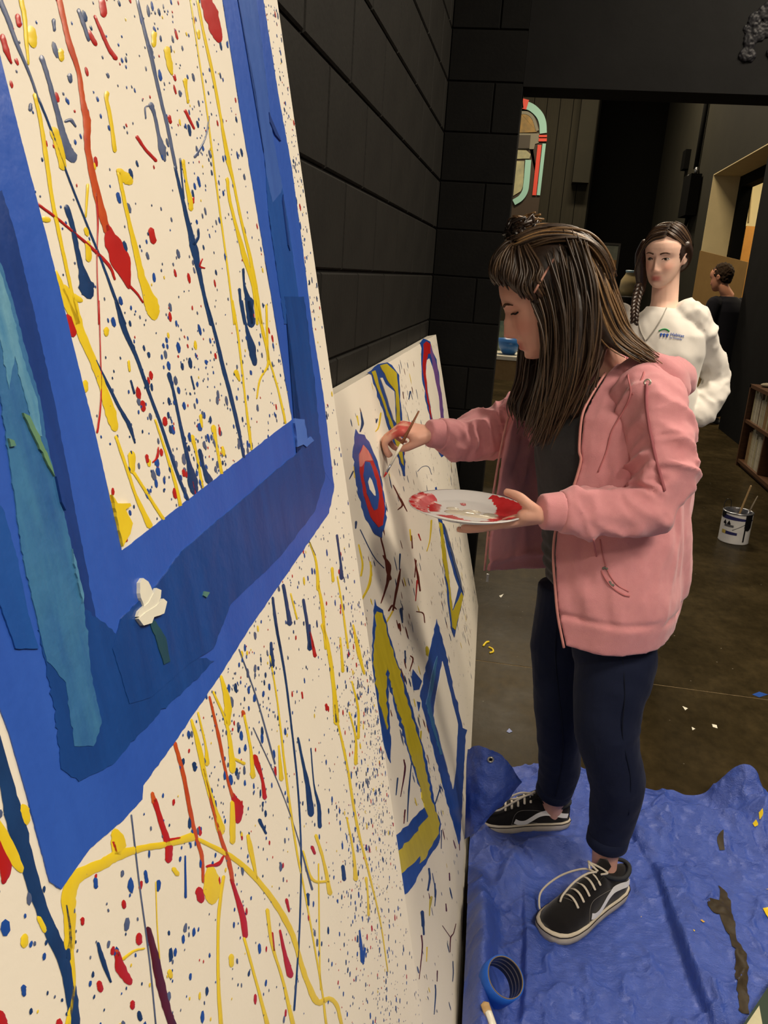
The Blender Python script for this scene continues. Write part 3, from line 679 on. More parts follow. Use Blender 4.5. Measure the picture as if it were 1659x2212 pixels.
FR = [(p[1], p[2]) for p in [b1(*q) for q in [(497, -450)] + outer_r + [(105, 1905), (61, 1738), (17, 1583), (-150, 1060), (-260, 600), (-330, 0), (-330, -450)]]]
specks(board1, b1s, b1, [(P_blue, 5, 'fine blue specks'), (P_navy, 3, 'fine navy specks'), (P_red, 1.6, 'fine red specks'), (P_yel, .6, 'fine yellow specks'), (P_grey, 4, 'fine grey-blue specks')],
       10500, (0.12, B1Y - 0.004, 0.08, 2.0), 0.0007, 0.0032, lambda y, z: in_poly(y, z, FR) and not in_poly(y, z, P1), 11, 34, 1.0, 3.2)

# ------------------------------------------------------------------ shapes on board 2
def L2(name, m_, pts, lift, rough=0.8, seed=1): return patch(board2, b2, name, m_, pts, lift, rough=rough, seed=seed)
# hooked wedge
L2('blue_outline', P_blue, c3([(280,318),(350,262),(410,250),(440,268),(486,332),(490,400),(507,640),(527,990),(515,990),(440,740),(360,500),(308,330)]), 0.0012)
L2('yellow_fill', P_lime, c3([(305,312),(330,302),(362,420),(450,670),(506,830),(516,925),(500,905),(448,730),(372,490)]), 0.0020, .5)
L2('yellow_fill', P_lime, c3([(360,270),(405,258),(470,320),(478,400),(490,560),(500,830),(470,760),(468,600),(462,440),(420,385)]), 0.0021, .5)
L2('white_gap', M_board, c3([(360,352),(375,350),(395,392),(452,440),(458,520),(462,645),(448,625),(405,480)]), 0.0028, .4)
# target rings
L2('blue_outline', P_blue, c3([(205,685),(222,715),(262,722),(318,835),(362,960),(395,1150),(400,1290),(375,1395),(330,1370),(270,1275),(225,1130),(195,960),(185,830),(196,735)]), 0.0012, 1.4, 5)
L2('red_ring', P_red, c3([(250,788),(300,850),(345,960),(375,1080),(390,1200),(378,1310),(350,1326),(300,1260),(255,1120),(228,960),(224,850)]), 0.0020, .5)
L2('pink_arc', P_pink, c3([(224,850),(250,788),(285,830),(312,890),(262,892),(240,930),(228,930)]), 0.0026, .6)
L2('blue_outline', P_blue, c3([(262,896),(292,900),(335,1020),(352,1130),(342,1205),(320,1215),(272,1105),(249,985)]), 0.0027, .7)
L2('white_centre', M_board, c3([(290,1000),(303,1018),(325,1090),(328,1120),(318,1118),(290,1080),(279,1030)]), 0.0033, .3)
# red and purple loop
L2('blue_outline', P_blue, c3([(625,125),(645,95),(662,100),(690,115),(735,260),(765,450),(780,620),(783,855),(765,868),(738,820),(690,620),(660,500),(636,330),(632,200)]), 0.0012, 1.0, 3)
L2('red_ring', P_red, c3([(645,130),(665,112),(690,130),(705,190),(675,195),(660,280),(672,450),(702,630),(745,815),(765,850),(742,815),(690,600),(662,450),(642,300)]), 0.0020, .5)
L2('purple_ring', P_purple, c3([(690,130),(733,270),(763,460),(778,640),(778,850),(762,852),(760,640),(745,480),(715,320),(690,195)]), 0.0021, .5)
L2('white_gap', M_board, c3([(668,235),(682,225),(708,300),(744,480),(758,640),(762,800),(738,790),(702,610),(675,450),(660,320)]), 0.0029, .3)
# yellow and blue bolt
L2('blue_outline', P_blue, c3([(722,1065),(732,1060),(740,1110),(765,1270),(800,1400),(885,1659)]) + c4([(612, 232), (555, 490), (535, 430), (490, 30)]) + c3([(735, 1200)]), 0.0011, .5)
L2('white_gap', M_board, c3([(776, 1370), (800, 1480), (850, 1659)]) + c4([(578, 190), (545, 318), (515, 60)]), 0.0026, .3)
L2('yellow_fill', P_lime, c3([(748, 1290), (766, 1300), (800, 1560)]) + c4([(545, 335), (597, 220), (608, 245), (560, 445), (543, 430), (520, 200)]) + c3([(775, 1560)]), 0.0021, .4)
L2('grey_stroke', P_grey, c3([(775, 1300), (790, 1330), (880, 1640)]) + c4([(606, 222), (590, 185)]) + c3([(850, 1590)]), 0.0030, .4)
# big yellow angle
L2('blue_outline', P_blue, c4([(80,262),(90,300),(128,325),(170,490),(265,780),(380,1180),(440,1480),(475,1605),(465,1705),(275,2015),(150,2080),(120,1760),(235,1650),(388,1490),(330,1330),(215,970),(162,760),(168,1000),(175,1240),(140,1150),(60,700),(72,330)]), 0.0012, 1.0, 9)
L2('yellow_fill', P_lime, c4([(90,335),(122,345),(162,500),(252,790),(362,1170),(418,1470),(466,1600),(460,1660),(380,1810),(345,1840),(350,1790),(255,1885),(130,2000),(110,1850),(245,1745),(398,1560),(358,1430),(328,1300),(238,1000),(188,830),(148,660),(152,1040),(110,900),(68,640)]), 0.0021, 1.6, 10)
# blue diamond
L2('blue_outline', P_blue, c4([(450,380),(485,500),(605,1030),(632,1042),(620,1080),(610,1300),(592,1660),(582,1725),(560,1640),(500,1430),(380,960),(350,840),(370,740),(420,520)]), 0.0012, .8, 11)
L2('white_gap', M_board, c4([(482,632),(500,700),(575,1010),(560,1300),(545,1395),(430,960),(442,850)]), 0.0022, .4)
L2('pale_stroke', P_teal, c4([(436,640),(452,600),(440,720),(408,880),(440,1040),(485,1190),(470,1190),(420,1030),(384,890)]), 0.0023, .5)
L2('blue_dab', P_blue, c4([(308,680),(330,710),(362,750),(345,800),(315,805),(302,740)]), 0.0012, .8)
L2('blue_dab', P_blue, c4([(332,872),(352,876),(342,930)]), 0.0012, .4)
# thin dark splashes on board 2
D2 = [(P_brown, c4([(130,0),(165,60),(160,150),(140,220),(118,285)]), [4,14,10,6,3]), (P_brown, c4([(235,80),(225,140),(205,240),(190,330)]), [3,9,7,6]), (P_brown, c4([(165,330),(185,300),(210,320)]), [5,7,4]), (P_brown, c4([(320,20),(340,130),(352,210)]), [3,8,5]), (P_red, c4([(335,150),(325,270)]), [6,3]), (P_brown, c4([(330,335),(370,345),(380,400)]), [3,4,3]), (P_brown, c4([(228,410),(235,450)]), [8,5]), (P_brown, c4([(295,600),(310,620),(290,690)]), [4,5,3]),
 (P_yel, c4([(60,60),(50,170),(5,260)]), [6,9,6]), (P_yel, c4([(190,330),(150,400)]), [5,5]), (P_lime, c4([(392,550),(400,590)]), [10,14]), (P_lime, c4([(248,740),(252,800)]), [8,8]), (P_navy, c4([(238,320),(246,400)]), [10,5]), (P_navy, c4([(262,570),(265,640)]), [5,4]), (P_navy, c4([(300,1240),(285,1400),(275,1590)]), [3,6,2]), (P_maroon, c4([(255,1220),(262,1280),(235,1440)]), [4,6,2]), (P_navy, c4([(218,1330),(208,1430)]), [5,3]), (P_brown, c4([(262,1520),(255,1600)]), [5,3]), (P_navy, c4([(475,1380),(440,1490)]), [5,3]), (P_lime, c4([(358,1050),(352,1130)]), [5,5]), (P_navy, c4([(405,1870),(410,1930),(395,2000)]), [6,7,3]), (P_navy, c4([(440,1960),(442,2040)]), [5,4]), (P_lime, c4([(420,2040),(408,2120)]), [8,3]), (P_navy, c4([(365,2130),(370,2212)]), [12,10]), (P_navy, c4([(480,1640),(478,1750)]), [3,2]), (P_brown, c4([(585,1640),(588,1760)]), [4,2]), (P_yel, c3([(215,600),(225,660)]), [5,3]), (P_yel, c3([(370,580),(355,670),(335,700)]), [5,5,3]), (P_navy, c3([(240,575),(250,650),(235,700)]), [4,9,5]), (P_navy, c3([(345,620),(340,640)]), [5,5]), (P_navy, c3([(562,440),(552,490)]), [5,3]), (P_brown, c3([(450,1050),(490,1130),(510,1180),(480,1210)]), [3,6,6,3]), (P_brown, c3([(500,1140),(540,1220)]), [5,3]), (P_brown, c3([(570,1380),(575,1460)]), [4,4]), (P_yel, c3([(560,1340),(565,1410)]), [5,4]), (P_yel, c3([(700,1280),(690,1400),(670,1480)]), [6,4,3]), (P_red, c3([(615,1370),(630,1410)]), [5,3]), (P_navy, c3([(495,1500),(490,1600)]), [6,3]), (P_navy, c3([(235,1340),(320,1510),(390,1590)]), [3,3,3]), (P_yel, c3([(225,1440),(250,1560),(240,1640)]), [5,6,6]), (P_yel, c3([(300,1550),(310,1640)]), [5,5]), (P_brown, c3([(370,1395),(395,1500),(410,1600),(430,1659)]), [5,5,8,12]), (P_brown, c3([(600,1540),(590,1650)]), [4,3]), (P_navy, c3([(190,960),(165,1010)]), [5,3]), (P_yel, c3([(195,930),(200,1000)]), [5,4]), (P_navy, c3([(208,1290),(205,1330)]), [8,5]), (P_red, c3([(520,830),(522,850)]), [6,4]), (P_brown, c3([(360,985),(370,1000)]), [5,4]), (P_grey, c3([(610,960),(640,930),(680,930),(700,980)]), [2,2,2,2])]
c9 = sc(860, 1650, .2541)
D2 += [(P_navy, c9([(200,1265),(212,1360),(218,1450)]), [5,7,6]), (P_maroon, c9([(198,1460),(205,1560),(185,1760),(178,1830)]), [5,4,2,2]), (P_maroon, c9([(490,1360),(470,1440),(445,1480),(440,1600)]), [2,3,4,2]), (P_maroon, c9([(375,1375),(440,1470)]), [1.5,2]), (P_navy, c9([(312,1050),(320,1100),(310,1210)]), [5,4,2]), (P_maroon, c9([(435,930),(438,990)]), [4,4]), (P_navy, c9([(465,1680),(468,1780),(462,1850)]), [3,3,2]), (P_maroon, c9([(332,1760),(330,1850)]), [4,2]), (P_navy, c9([(315,1880),(318,1960),(305,2130)]), [4,4,2]), (P_yel, c9([(245,1560),(240,1680)]), [4,2]), (P_lime, c9([(272,1150),(265,1290)]), [6,3]), (P_maroon, c9([(405,1190),(410,1250)]), [3,5]), (P_navy, c9([(262,890),(270,980),(255,1080)]), [5,5,3])]
for i, (m_, pts, w) in enumerate(D2): streak(board2, b2, m_, pts, [v * .68 for v in w], lift=0.0010, k=4, seed=i)
specks(board2, b2s, b2, [(P_navy, 4, 'fine navy specks'), (P_brown, 4, 'fine brown-red specks'), (P_grey, 3, 'fine grey specks'), (P_yel, .8, 'fine yellow specks')],
       1500, (1.05, 3.55, 0.05, 1.19), 0.001, 0.0075, None, 15, 22, 1.9, 3.5)
# ------------------------------------------------------------------ blue tarp on the floor
def fl(px, py): p = at(px, py, z=0.0); return np.array([p[0], p[1]])
def seg_d(X, Y_, P):
    """distance to polyline and signed side"""
    best = np.full(X.shape, 1e9); side = np.zeros(X.shape); tt = np.zeros(X.shape); n = len(P) - 1
    for i in range(n):
        a, b = P[i], P[i+1]; ab = b - a; L2_ = ab @ ab
        t = np.clip(((X - a[0]) * ab[0] + (Y_ - a[1]) * ab[1]) / L2_, 0, 1)
        dx = X - a[0] - t * ab[0]; dy = Y_ - a[1] - t * ab[1]; d = np.hypot(dx, dy)
        s = np.sign(ab[0] * dy - ab[1] * dx); mk = d < best
        best = np.where(mk, d, best); side = np.where(mk, s, side); tt = np.where(mk, (i + t) / n, tt)
    return best, side, tt
RIDGES = [  # px polyline, height, width on left side of travel, width on right side
 ([(1345, 1806), (1430, 1797), (1512, 1800), (1600, 1806)], 0.080, 0.028, 0.12),
 ([(1030, 1798), (1130, 1800), (1240, 1797), (1300, 1830)], 0.036, 0.014, 0.07),
 ([(1123, 1850), (1190, 1830), (1262, 1826)], 0.055, 0.018, 0.09),
 ([(1123, 1850), (1095, 1900), (1062, 1962)], 0.045, 0.08, 0.022),
 ([(1409, 1883), (1442, 1973), (1471, 2063), (1503, 2149), (1545, 2240)], 0.045, 0.14, 0.005),
 ([(1131, 1919), (1134, 2030), (1133, 2150), (1125, 2240)], 0.024, 0.07, 0.005),
 ([(1560, 1800), (1640, 1850), (1700, 1900)], 0.028, 0.06, 0.03),
 ([(1300, 2040), (1230, 2120), (1200, 2212)], 0.010, 0.03, 0.03),
 ([(1430, 2100), (1330, 2060), (1290, 2030)], 0.008, 0.03, 0.02),
 ([(1350, 1960), (1400, 1930), (1450, 1900)], 0.012, 0.02, 0.03),
 ([(1330, 1720), (1400, 1740), (1500, 1760)], 0.018, 0.03, 0.03),
]
RID = [([fl(*p) for p in P], H, a, b) for P, H, a, b in RIDGES]
def tarp_z(X, Y_):
    X = np.asarray(X, float); Y_ = np.asarray(Y_, float)
    p = np.stack([X.ravel() * 7, Y_.ravel() * 7, np.zeros(X.size)], 1)
    n1 = fbm(p, 3, 3).reshape(X.shape); n2 = (1 - np.abs(fbm(p * 1.7 + 5.1, 3, 9))).reshape(X.shape)
    n3 = (1 - np.abs(fbm(p * 4.3 + 1.7, 2, 21))).reshape(X.shape)
    foot = np.minimum(np.hypot((X - 0.31) / 0.16, (Y_ - 1.74) / 0.17), np.hypot((X - 0.15) / 0.2, (Y_ - 2.02) / 0.09))
    m = np.clip((foot - 0.7) / 0.7, 0.0, 1)
    z = 0.004 + 0.012 * (n1 + 0.5) * m + (0.015 * n2 ** 6 + 0.004 * n3 ** 6) * (0.25 + 0.75 * m)
    for P, H, wl, wr in RID:
        d, s, t = seg_d(X, Y_, P)
        w = np.where(s > 0, wl, wr); e = np.sin(np.clip(t, 0.0, 1) * math.pi) ** 0.4
        z = z + H * np.exp(-(d / w) ** 1.5) * e * (0.25 + 0.75 * m)
    for (px, py), H, r in (((1592, 1742), 0.125, 0.07), ((1650, 1800), 0.085, 0.085), ((1250, 1700), 0.02, 0.1)):
        c = fl(px, py); z = z + H * np.exp(-(((X - c[0]) / r) ** 2 + ((Y_ - c[1]) / (r * 0.8)) ** 2))
    xb = -0.074 + (3.58 - Y_) * 0.042
    u = X - xb
    z = z + 0.11 * np.exp(-((u - 0.04) / 0.032) ** 2) * (0.6 + 0.4 * np.sin(Y_ * 9 + 1)) * (1 - np.exp(-((Y_ - 2.02) / 0.12) ** 2))
    return z
nx, ny = 300, 330
us = np.linspace(0, 1, nx); vs = np.linspace(0, 1, ny)
U_, V_ = np.meshgrid(us, vs, indexing='ij')
yf = 2.27 + 0.03 * np.sin(U_ * 9) + 0.05 * U_
TY = 0.96 + (yf - 0.96) * V_
xb = -0.074 + (3.58 - TY) * 0.042 + 0.006
xl = np.where(TY > 1.98, np.interp(TY, [1.98, 2.12, 2.4], [0.0, 0.05, 0.12]), 0.0) + xb
TX = xl + (1.18 - xl) * U_ ** 1.15
TZ = tarp_z(TX, TY)
M_tarp = mat('blue_woven_tarp', (54, 88, 186), 0.42, 0.6, noise=(14, (44, 74, 166), 0.3), bump=(330, 0.45, 0.004))
def tarp_mat():
    nt = M_tarp.node_tree; b = nt.nodes['Principled BSDF']
    tc = nt.nodes.new('ShaderNodeTexCoord'); n = nt.nodes.new('ShaderNodeTexNoise'); n.inputs['Scale'].default_value = 38; n.inputs['Detail'].default_value = 7; n.inputs['Roughness'].default_value = 0.7
    mp = nt.nodes.new('ShaderNodeMapping'); mp.inputs['Scale'].default_value = (1, 2.2, 2); nt.links.new(tc.outputs['Object'], mp.inputs[0]); nt.links.new(mp.outputs[0], n.inputs['Vector'])
    w = nt.nodes.new('ShaderNodeTexVoronoi'); w.feature = 'DISTANCE_TO_EDGE'; w.inputs['Scale'].default_value = 26; nt.links.new(n.outputs['Color'], w.inputs['Vector'])
    ad = nt.nodes.new('ShaderNodeVectorMath'); ad.operation = 'MULTIPLY_ADD'; ad.inputs[1].default_value = (.05, .05, .05); nt.links.new(n.outputs['Color'], ad.inputs[0]); nt.links.new(tc.outputs['Object'], ad.inputs[2])
    w.inputs['Scale'].default_value = 34; nt.links.new(ad.outputs[0], w.inputs['Vector'])
    w2 = nt.nodes.new('ShaderNodeTexVoronoi'); w2.feature = 'F1'; w2.inputs['Scale'].default_value = 30; nt.links.new(ad.outputs[0], w2.inputs['Vector'])
    sm = nt.nodes.new('ShaderNodeMath'); sm.operation = 'ADD'; nt.links.new(w2.outputs['Distance'], sm.inputs[0]); nt.links.new(n.outputs['Fac'], sm.inputs[1])
    bp = nt.nodes.new('ShaderNodeBump'); bp.inputs['Strength'].default_value = 0.5; bp.inputs['Distance'].default_value = 0.009
    nt.links.new(sm.outputs[0], bp.inputs['Height'])
    b.inputs['Coat Weight'].default_value = 0.55; b.inputs['Coat Roughness'].default_value = 0.27
    nt.links.new(bp.outputs[0], b.inputs['Coat Normal'])
    old = b.inputs['Normal'].links[0].from_node; nt.links.new(bp.outputs[0], old.inputs['Normal'])
tarp_mat()
tarp = mesh_obj('tarp', np.stack([TX, TY, TZ], -1).reshape(-1, 3), grid_faces(nx, ny), M_tarp, None, True, label='crumpled blue plastic tarp spread under the woman in the pink hoodie', cat='tarp')
# folded corner standing against the board
rows = [[(1004, 1808, 1.90), (1010, 1806, 1.885), (1018, 1800, 1.875), (1026, 1795, 1.87), (1034, 1790, 1.865)],
        [(1006, 1745, 1.91), (1022, 1752, 1.88), (1040, 1755, 1.87), (1058, 1755, 1.875), (1070, 1750, 1.89)],
        [(1007, 1690, 1.92), (1032, 1700, 1.885), (1058, 1706, 1.87), (1083, 1712, 1.88), (1100, 1722, 1.905)],
        [(1008, 1645, 1.935), (1040, 1655, 1.90), (1070, 1668, 1.89), (1098, 1682, 1.90), (1124, 1692, 1.925)],
        [(1011, 1614, 1.95), (1036, 1609, 1.92), (1064, 1618, 1.91), (1096, 1640, 1.915), (1128, 1688, 1.935)]]
nr = 9; fine = []
cols = [catmull([A(r[c]) for r in rows], 6) for c in range(5)]
for i in range(len(cols[0])): fine.append(catmull([cols[c][i] for c in range(5)], 6))
FV = np.array(fine); q = FV.reshape(-1, 3)
FV = (q + np.stack([0*q[:,0], -0.008 * (1 - np.abs(fbm(q * 22, 3, 4))) ** 3 * 1.6, 0*q[:,0]], 1))
mesh_obj('folded_corner', FV, grid_faces(len(fine), len(fine[0])), M_tarp, tarp, True, label='corner of the tarp folded up against the board')
def ring_obj(name, c, n, R, r, m_, parent, **k):
    n = norm(n); u = norm(np.cross(n, [0.3, 0.2, 1])); w = np.cross(n, u); V = []; Fc = []; a, b = 24, 8
    for i in range(a):
        for j in range(b):
            t, s = 2*math.pi*i/a, 2*math.pi*j/b
            V.append(np.array(c) + (u*math.cos(t) + w*math.sin(t)) * (R + r*math.cos(s)) + n * r * math.sin(s))
    for i in range(a):
        for j in range(b): Fc.append((i*b+j, ((i+1)%a)*b+j, ((i+1)%a)*b+(j+1)%b, i*b+(j+1)%b))
    return mesh_obj(name, V, Fc, m_, parent, True, **k)
M_brass = mat('dull_metal_grommet', (190, 186, 172), 0.3, 0.5, metal=0.8)
gc = A((1060, 1641, 1.893)); ring_obj('grommet', gc, (0.1, -1, 0.1), 0.0065, 0.0026, M_brass, tarp)
V, Fc = ellipsoid(gc + np.array([0, 0.001, 0]), (0.0055, 0.0015, 0.0055), None, 8); mesh_obj('grommet_hole', V, Fc, M_void, tarp, True)
gq = fl(1488, 1770); ring_obj('grommet', (gq[0], gq[1], float(tarp_z(np.array([gq[0]]), np.array([gq[1]]))[0]) + 0.004), (0.3, -0.3, 1), 0.008, 0.003, M_brass, tarp)
# dried paint on the tarp
def drape(name, pts, m_, parent, lift=0.0016, rough=0.0, seed=1, **k):
    rr = random.Random(seed); P = []
    for i in range(len(pts)):
        a, b = pts[i], pts[(i+1) % len(pts)]; n = max(1, int(math.hypot(b[0]-a[0], b[1]-a[1]) / 7))
        for j in range(n):
            t = j / n; P.append((a[0]+(b[0]-a[0])*t + rr.gauss(0, rough), a[1]+(b[1]-a[1])*t + rr.gauss(0, rough)))
    x0, x1 = min(p[0] for p in P), max(p[0] for p in P); y0, y1 = min(p[1] for p in P), max(p[1] for p in P)
    V = []; Fc = []; step = max(2.2, (y1 - y0) / 90)
    y = y0; prev = None
    while y <= y1:                       # scan lines
        xs = []
        for i in range(len(P)):
            a, b = P[i], P[(i+1) % len(P)]
            if (a[1] > y) != (b[1] > y): xs.append(a[0] + (b[0]-a[0]) * (y-a[1]) / (b[1]-a[1]))
        xs.sort(); cur = None
        if len(xs) >= 2:
            a, b = xs[0], xs[-1]; cur = len(V)
            for j in range(7):
                f_ = fl(a + (b-a) * j / 6, y); V.append((f_[0], f_[1], 0))
            if prev is not None:
                for j in range(6): Fc.append((prev+j, cur+j, cur+j+1, prev+j+1))
        prev = cur; y += step
    V = np.array(V); V[:, 2] = tarp_z(V[:, 0], V[:, 1]) + lift
    # push towards the viewer's side of the true surface is not needed: lift along z only
    return mesh_obj(name, V, Fc, m_, parent, True, **k)
M_stain = mat('dried_brown_paint', (62, 52, 36), 0.6, 0.3, noise=(60, (44, 36, 24), 0.25))
c10 = sc(980, 1580, .4093)
drape('paint_stain', c10([(1385,860),(1410,870),(1450,960),(1465,1060),(1475,1130),(1500,1190),(1530,1250),(1530,1420),(1545,1560),(1500,1560),(1470,1400),(1465,1260),(1440,1150),(1390,1060),(1320,990),(1310,960),(1380,970),(1395,920)]), M_stain, tarp, rough=1.6, seed=3, label='long dark brown dried paint stain')
drape('paint_stain', c10([(1370,640),(1400,630),(1418,690),(1390,690)]), M_stain, tarp, rough=.6)
for i, q in enumerate(([(1555,585),(1570,580),(1585,600),(1570,606)], [(1578,565),(1595,560),(1602,580),(1588,588)], [(1620,980),(1650,975),(1670,1010),(1650,1025)], [(1278,1088),(1290,1085),(1312,1098),(1295,1102)], [(1630,880),(1650,874),(1650,884)], [(1240,1155),(1252,1160),(1246,1166)], [(980,990),(990,988),(988,997)])):
    drape('paint_spot', c10(q), P_yel if i != 3 else paint('ochre_paint', (214, 170, 80)), tarp, 0.0025)

# ------------------------------------------------------------------ roll of tape, stick, green sign piece
def basis(axis, ref=(0, 0, 1)):
    w = norm(axis); u = np.cross(ref, w); u = norm(u if np.linalg.norm(u) > 1e-4 else np.cross((1, 0, 0), w)); return np.stack([u, np.cross(w, u), w], 1)
r_, u_, b_ = ROT[:, 0], ROT[:, 1], -ROT[:, 2]
ax = norm(0.80 * (0.50 * r_ + 0.86 * u_) + 0.60 * b_); Bm = basis(ax)
top_c = at(1092, 2111, y=1.37); Rr_, Ln = 0.043, 0.052
base = top_c - ax * Ln
roll = empty('tape_roll', base, 'roll of blue painter\'s tape with a worn paper core standing tilted on the tarp', 'tape roll')
def lathe_w(prof, B, n=48):
    g = G().lathe(prof, (0, 0, 0), n); return [B @ np.array(v) for v in g.V], g.F
V, Fc = lathe_w([(Rr_, 0), (Rr_ + .0004, .01), (Rr_ + .0006, Ln * .5), (Rr_, Ln), (Rr_ - .0025, Ln)], Bm); mesh_obj('tape', V, Fc, mat('blue_tape', (32, 96, 200), 0.5, 0.3, noise=(50, (26, 84, 184), .3)), roll, True)
def core_mat():
    M = mat('tape_core_reflections', (70, 72, 80), 0.25, 0.5); nt = M.node_tree; b = nt.nodes['Principled BSDF']
    tc = nt.nodes.new('ShaderNodeTexCoord'); sp = nt.nodes.new('ShaderNodeVectorMath'); sp.operation = 'DOT_PRODUCT'; sp.inputs[1].default_value = tuple(ax)
    nt.links.new(tc.outputs['Object'], sp.inputs[0])
    mu = nt.nodes.new('ShaderNodeMath'); mu.operation = 'MULTIPLY'; mu.inputs[1].default_value = 75; nt.links.new(sp.outputs['Value'], mu.inputs[0])
    fr = nt.nodes.new('ShaderNodeMath'); fr.operation = 'FRACT'; nt.links.new(mu.outputs[0], fr.inputs[0])
    rp_ = nt.nodes.new('ShaderNodeValToRGB'); e = rp_.color_ramp.elements; e[0].position = .72; e[0].color = lin(44, 46, 56); e[1].position = .8; e[1].color = lin(150, 142, 132)  # pale stripes put the core's inner reflections into the base colour
    nt.links.new(fr.outputs[0], rp_.inputs[0]); nt.links.new(rp_.outputs[0], b.inputs['Base Color']); return M
V, Fc = lathe_w([(Rr_ - .004, Ln), (Rr_ - .004, 0)], Bm); mesh_obj('core', V, Fc, core_mat(), roll, True, label='dark inside of the core with its reflections painted as stripes')
V, Fc = lathe_w([(Rr_ - .0028, Ln - .001), (Rr_ - .0026, Ln + .0012), (Rr_ - .0042, Ln + .0012), (Rr_ - .0042, Ln - .001)], Bm); mesh_obj('core_rim', V, Fc, mat('brown_paper_core', (128, 112, 92), 0.8, 0.2), roll, True)
M_stick = mat('bare_wood', (196, 164, 116), 0.6, 0.3, noise=(30, (170, 136, 92), .3, (1, 1, 6)))
p0 = at(1047, 2168, z=0.05)
for _ in range(4): p0 = at(1047, 2168, z=float(tarp_z(np.array([p0[0]]), np.array([p0[1]]))[0]) + 0.01)
p1 = at(1125, 2385, z=0.03)
for _ in range(4): p1 = at(1125, 2385, z=float(tarp_z(np.array([p1[0]]), np.array([p1[1]]))[0]) + 0.012)
st = empty('stir_stick', p0, 'pale wooden stir stick daubed with white paint beside the tape roll', 'stick')
V, Fc = tube([np.zeros(3), (p1 - p0) * 0.5, p1 - p0], 0.0095, 10, True, None, (1.0, 0.35)); mesh_obj('wood', V, Fc, M_stick, st, True)
V, Fc = tube([(p1 - p0) * 0.1 + np.array([0,0,.003]), (p1 - p0) * 0.3 + np.array([0,0,.003])], 0.0085, 10, True, None, (.9, 0.36)); mesh_obj('paint_daub', V, Fc, P_white, st, True)
gz = 0.055
gp = [at(1672, 2112, z=gz), at(1604, 2215, z=gz), at(1560, 2290, z=gz), at(1800, 2420, z=gz), at(1880, 2260, z=gz)]
def slab(name, pts, th, m_, **k):
    n = len(pts); V = list(pts) + [np.array(p) - np.array([0, 0, th]) for p in pts]
    Fc = [tuple(range(n-1, -1, -1)), tuple(range(n, 2*n))] + [(i, (i+1) % n, n + (i+1) % n, n + i) for i in range(n)]
    return mesh_obj(name, V, Fc, m_, **k)
gs = slab('sign_piece', gp, 0.04, mat('dark_green_paint', (26, 52, 34), 0.5, 0.35, noise=(20, (20, 42, 28), .3)), label='dark green board piece painted with a cream pointed shape on the tarp', cat='sign')
slab('cream_point', [at(1640, 2172, z=gz + .001), at(1606, 2222, z=gz + .001), at(1596, 2245, z=gz + .001), at(1655, 2258, z=gz + .001)], 0.0009, mat('cream_paint_stroke', (196, 192, 160), 0.5, 0.3, noise=(30, (176, 172, 140), .3)), parent=gs)
# flecks of dried paint on the concrete (part of the floor)
def floor_curl(pts, r, m_): V, Fc = tube(catmull([at(*p, z=r * .5) for p in pts], 5), r, 6); mesh_obj('paint_curl', V, Fc, m_, floor, True)
floor_curl([(1044, 1395), (1050, 1388), (1056, 1386)], 0.0045, P_yel); floor_curl([(1056, 1398), (1064, 1402), (1065, 1408), (1058, 1410)], 0.004, P_yel)
for q, m_ in (([(1094,1580),(1100,1573),(1107,1580),(1100,1583)], P_blue), ([(1625,1500),(1640,1494),(1659,1500),(1640,1506)], P_blue), ([(1078,1287),(1088,1283),(1082,1291)], P_white), ([(1474,1525),(1486,1530),(1480,1534)], P_white), ([(1538,1564),(1548,1566),(1550,1573),(1540,1570)], P_white), ([(1494,1570),(1502,1574),(1496,1577)], P_white)):
    slab('paint_fleck', [at(*p, z=0.0012) for p in q], 0.001, m_, parent=floor)

# ------------------------------------------------------------------ paint can
pc = at(1583, 1168, z=0.0); cr, ch = 0.088, 0.195
can = empty('paint_can', (pc[0], pc[1], 0), 'open white paint can with blue-black paint run down its side on the concrete floor', 'paint can')
M_can = mat('white_can_label', (214, 212, 208), 0.4, 0.4, noise=(22, (196, 194, 196), .3)); M_tin = mat('tin_rim', (176, 178, 186), 0.25, 0.5, metal=.8)
M_ink = mat('black_paint', (16, 17, 24), 0.3, 0.5); M_indigo = mat('indigo_label_print', (44, 44, 96), 0.45, 0.4)
G().lathe([(0.0, .004), (cr - .004, .004), (cr, 0), (cr + .002, .004), (cr, .009), (cr, ch - .012), (cr - .001, ch - .01)]).obj('body', M_can, can, True)
G().lathe([(cr - .001, ch - .012), (cr + .003, ch - .008), (cr + .003, ch - .002), (cr, ch), (cr - .009, ch), (cr - .01, ch - .006), (cr - .01, ch - .04)]).obj('rim', M_tin, can, True)
G().lathe([(cr - .01, ch - .03), (0, ch - .03)]).obj('paint', M_ink, can, True)
def wrap(name, a0, a1, zs0, zs1, m_, off=.0012, n=10, sk=0.0):
    V = []; 
    for i in range(n + 1):
        a = math.radians(a0 + (a1 - a0) * i / n); t = i / n
        for z in (zs0(t), zs1(t)): V.append(((cr + off) * math.cos(a), (cr + off) * math.sin(a), z))
    return mesh_obj(name, V, [(2*i, 2*i+2, 2*i+3, 2*i+1) for i in range(n)], m_, can, True)
K = lambda v: (lambda t: v)
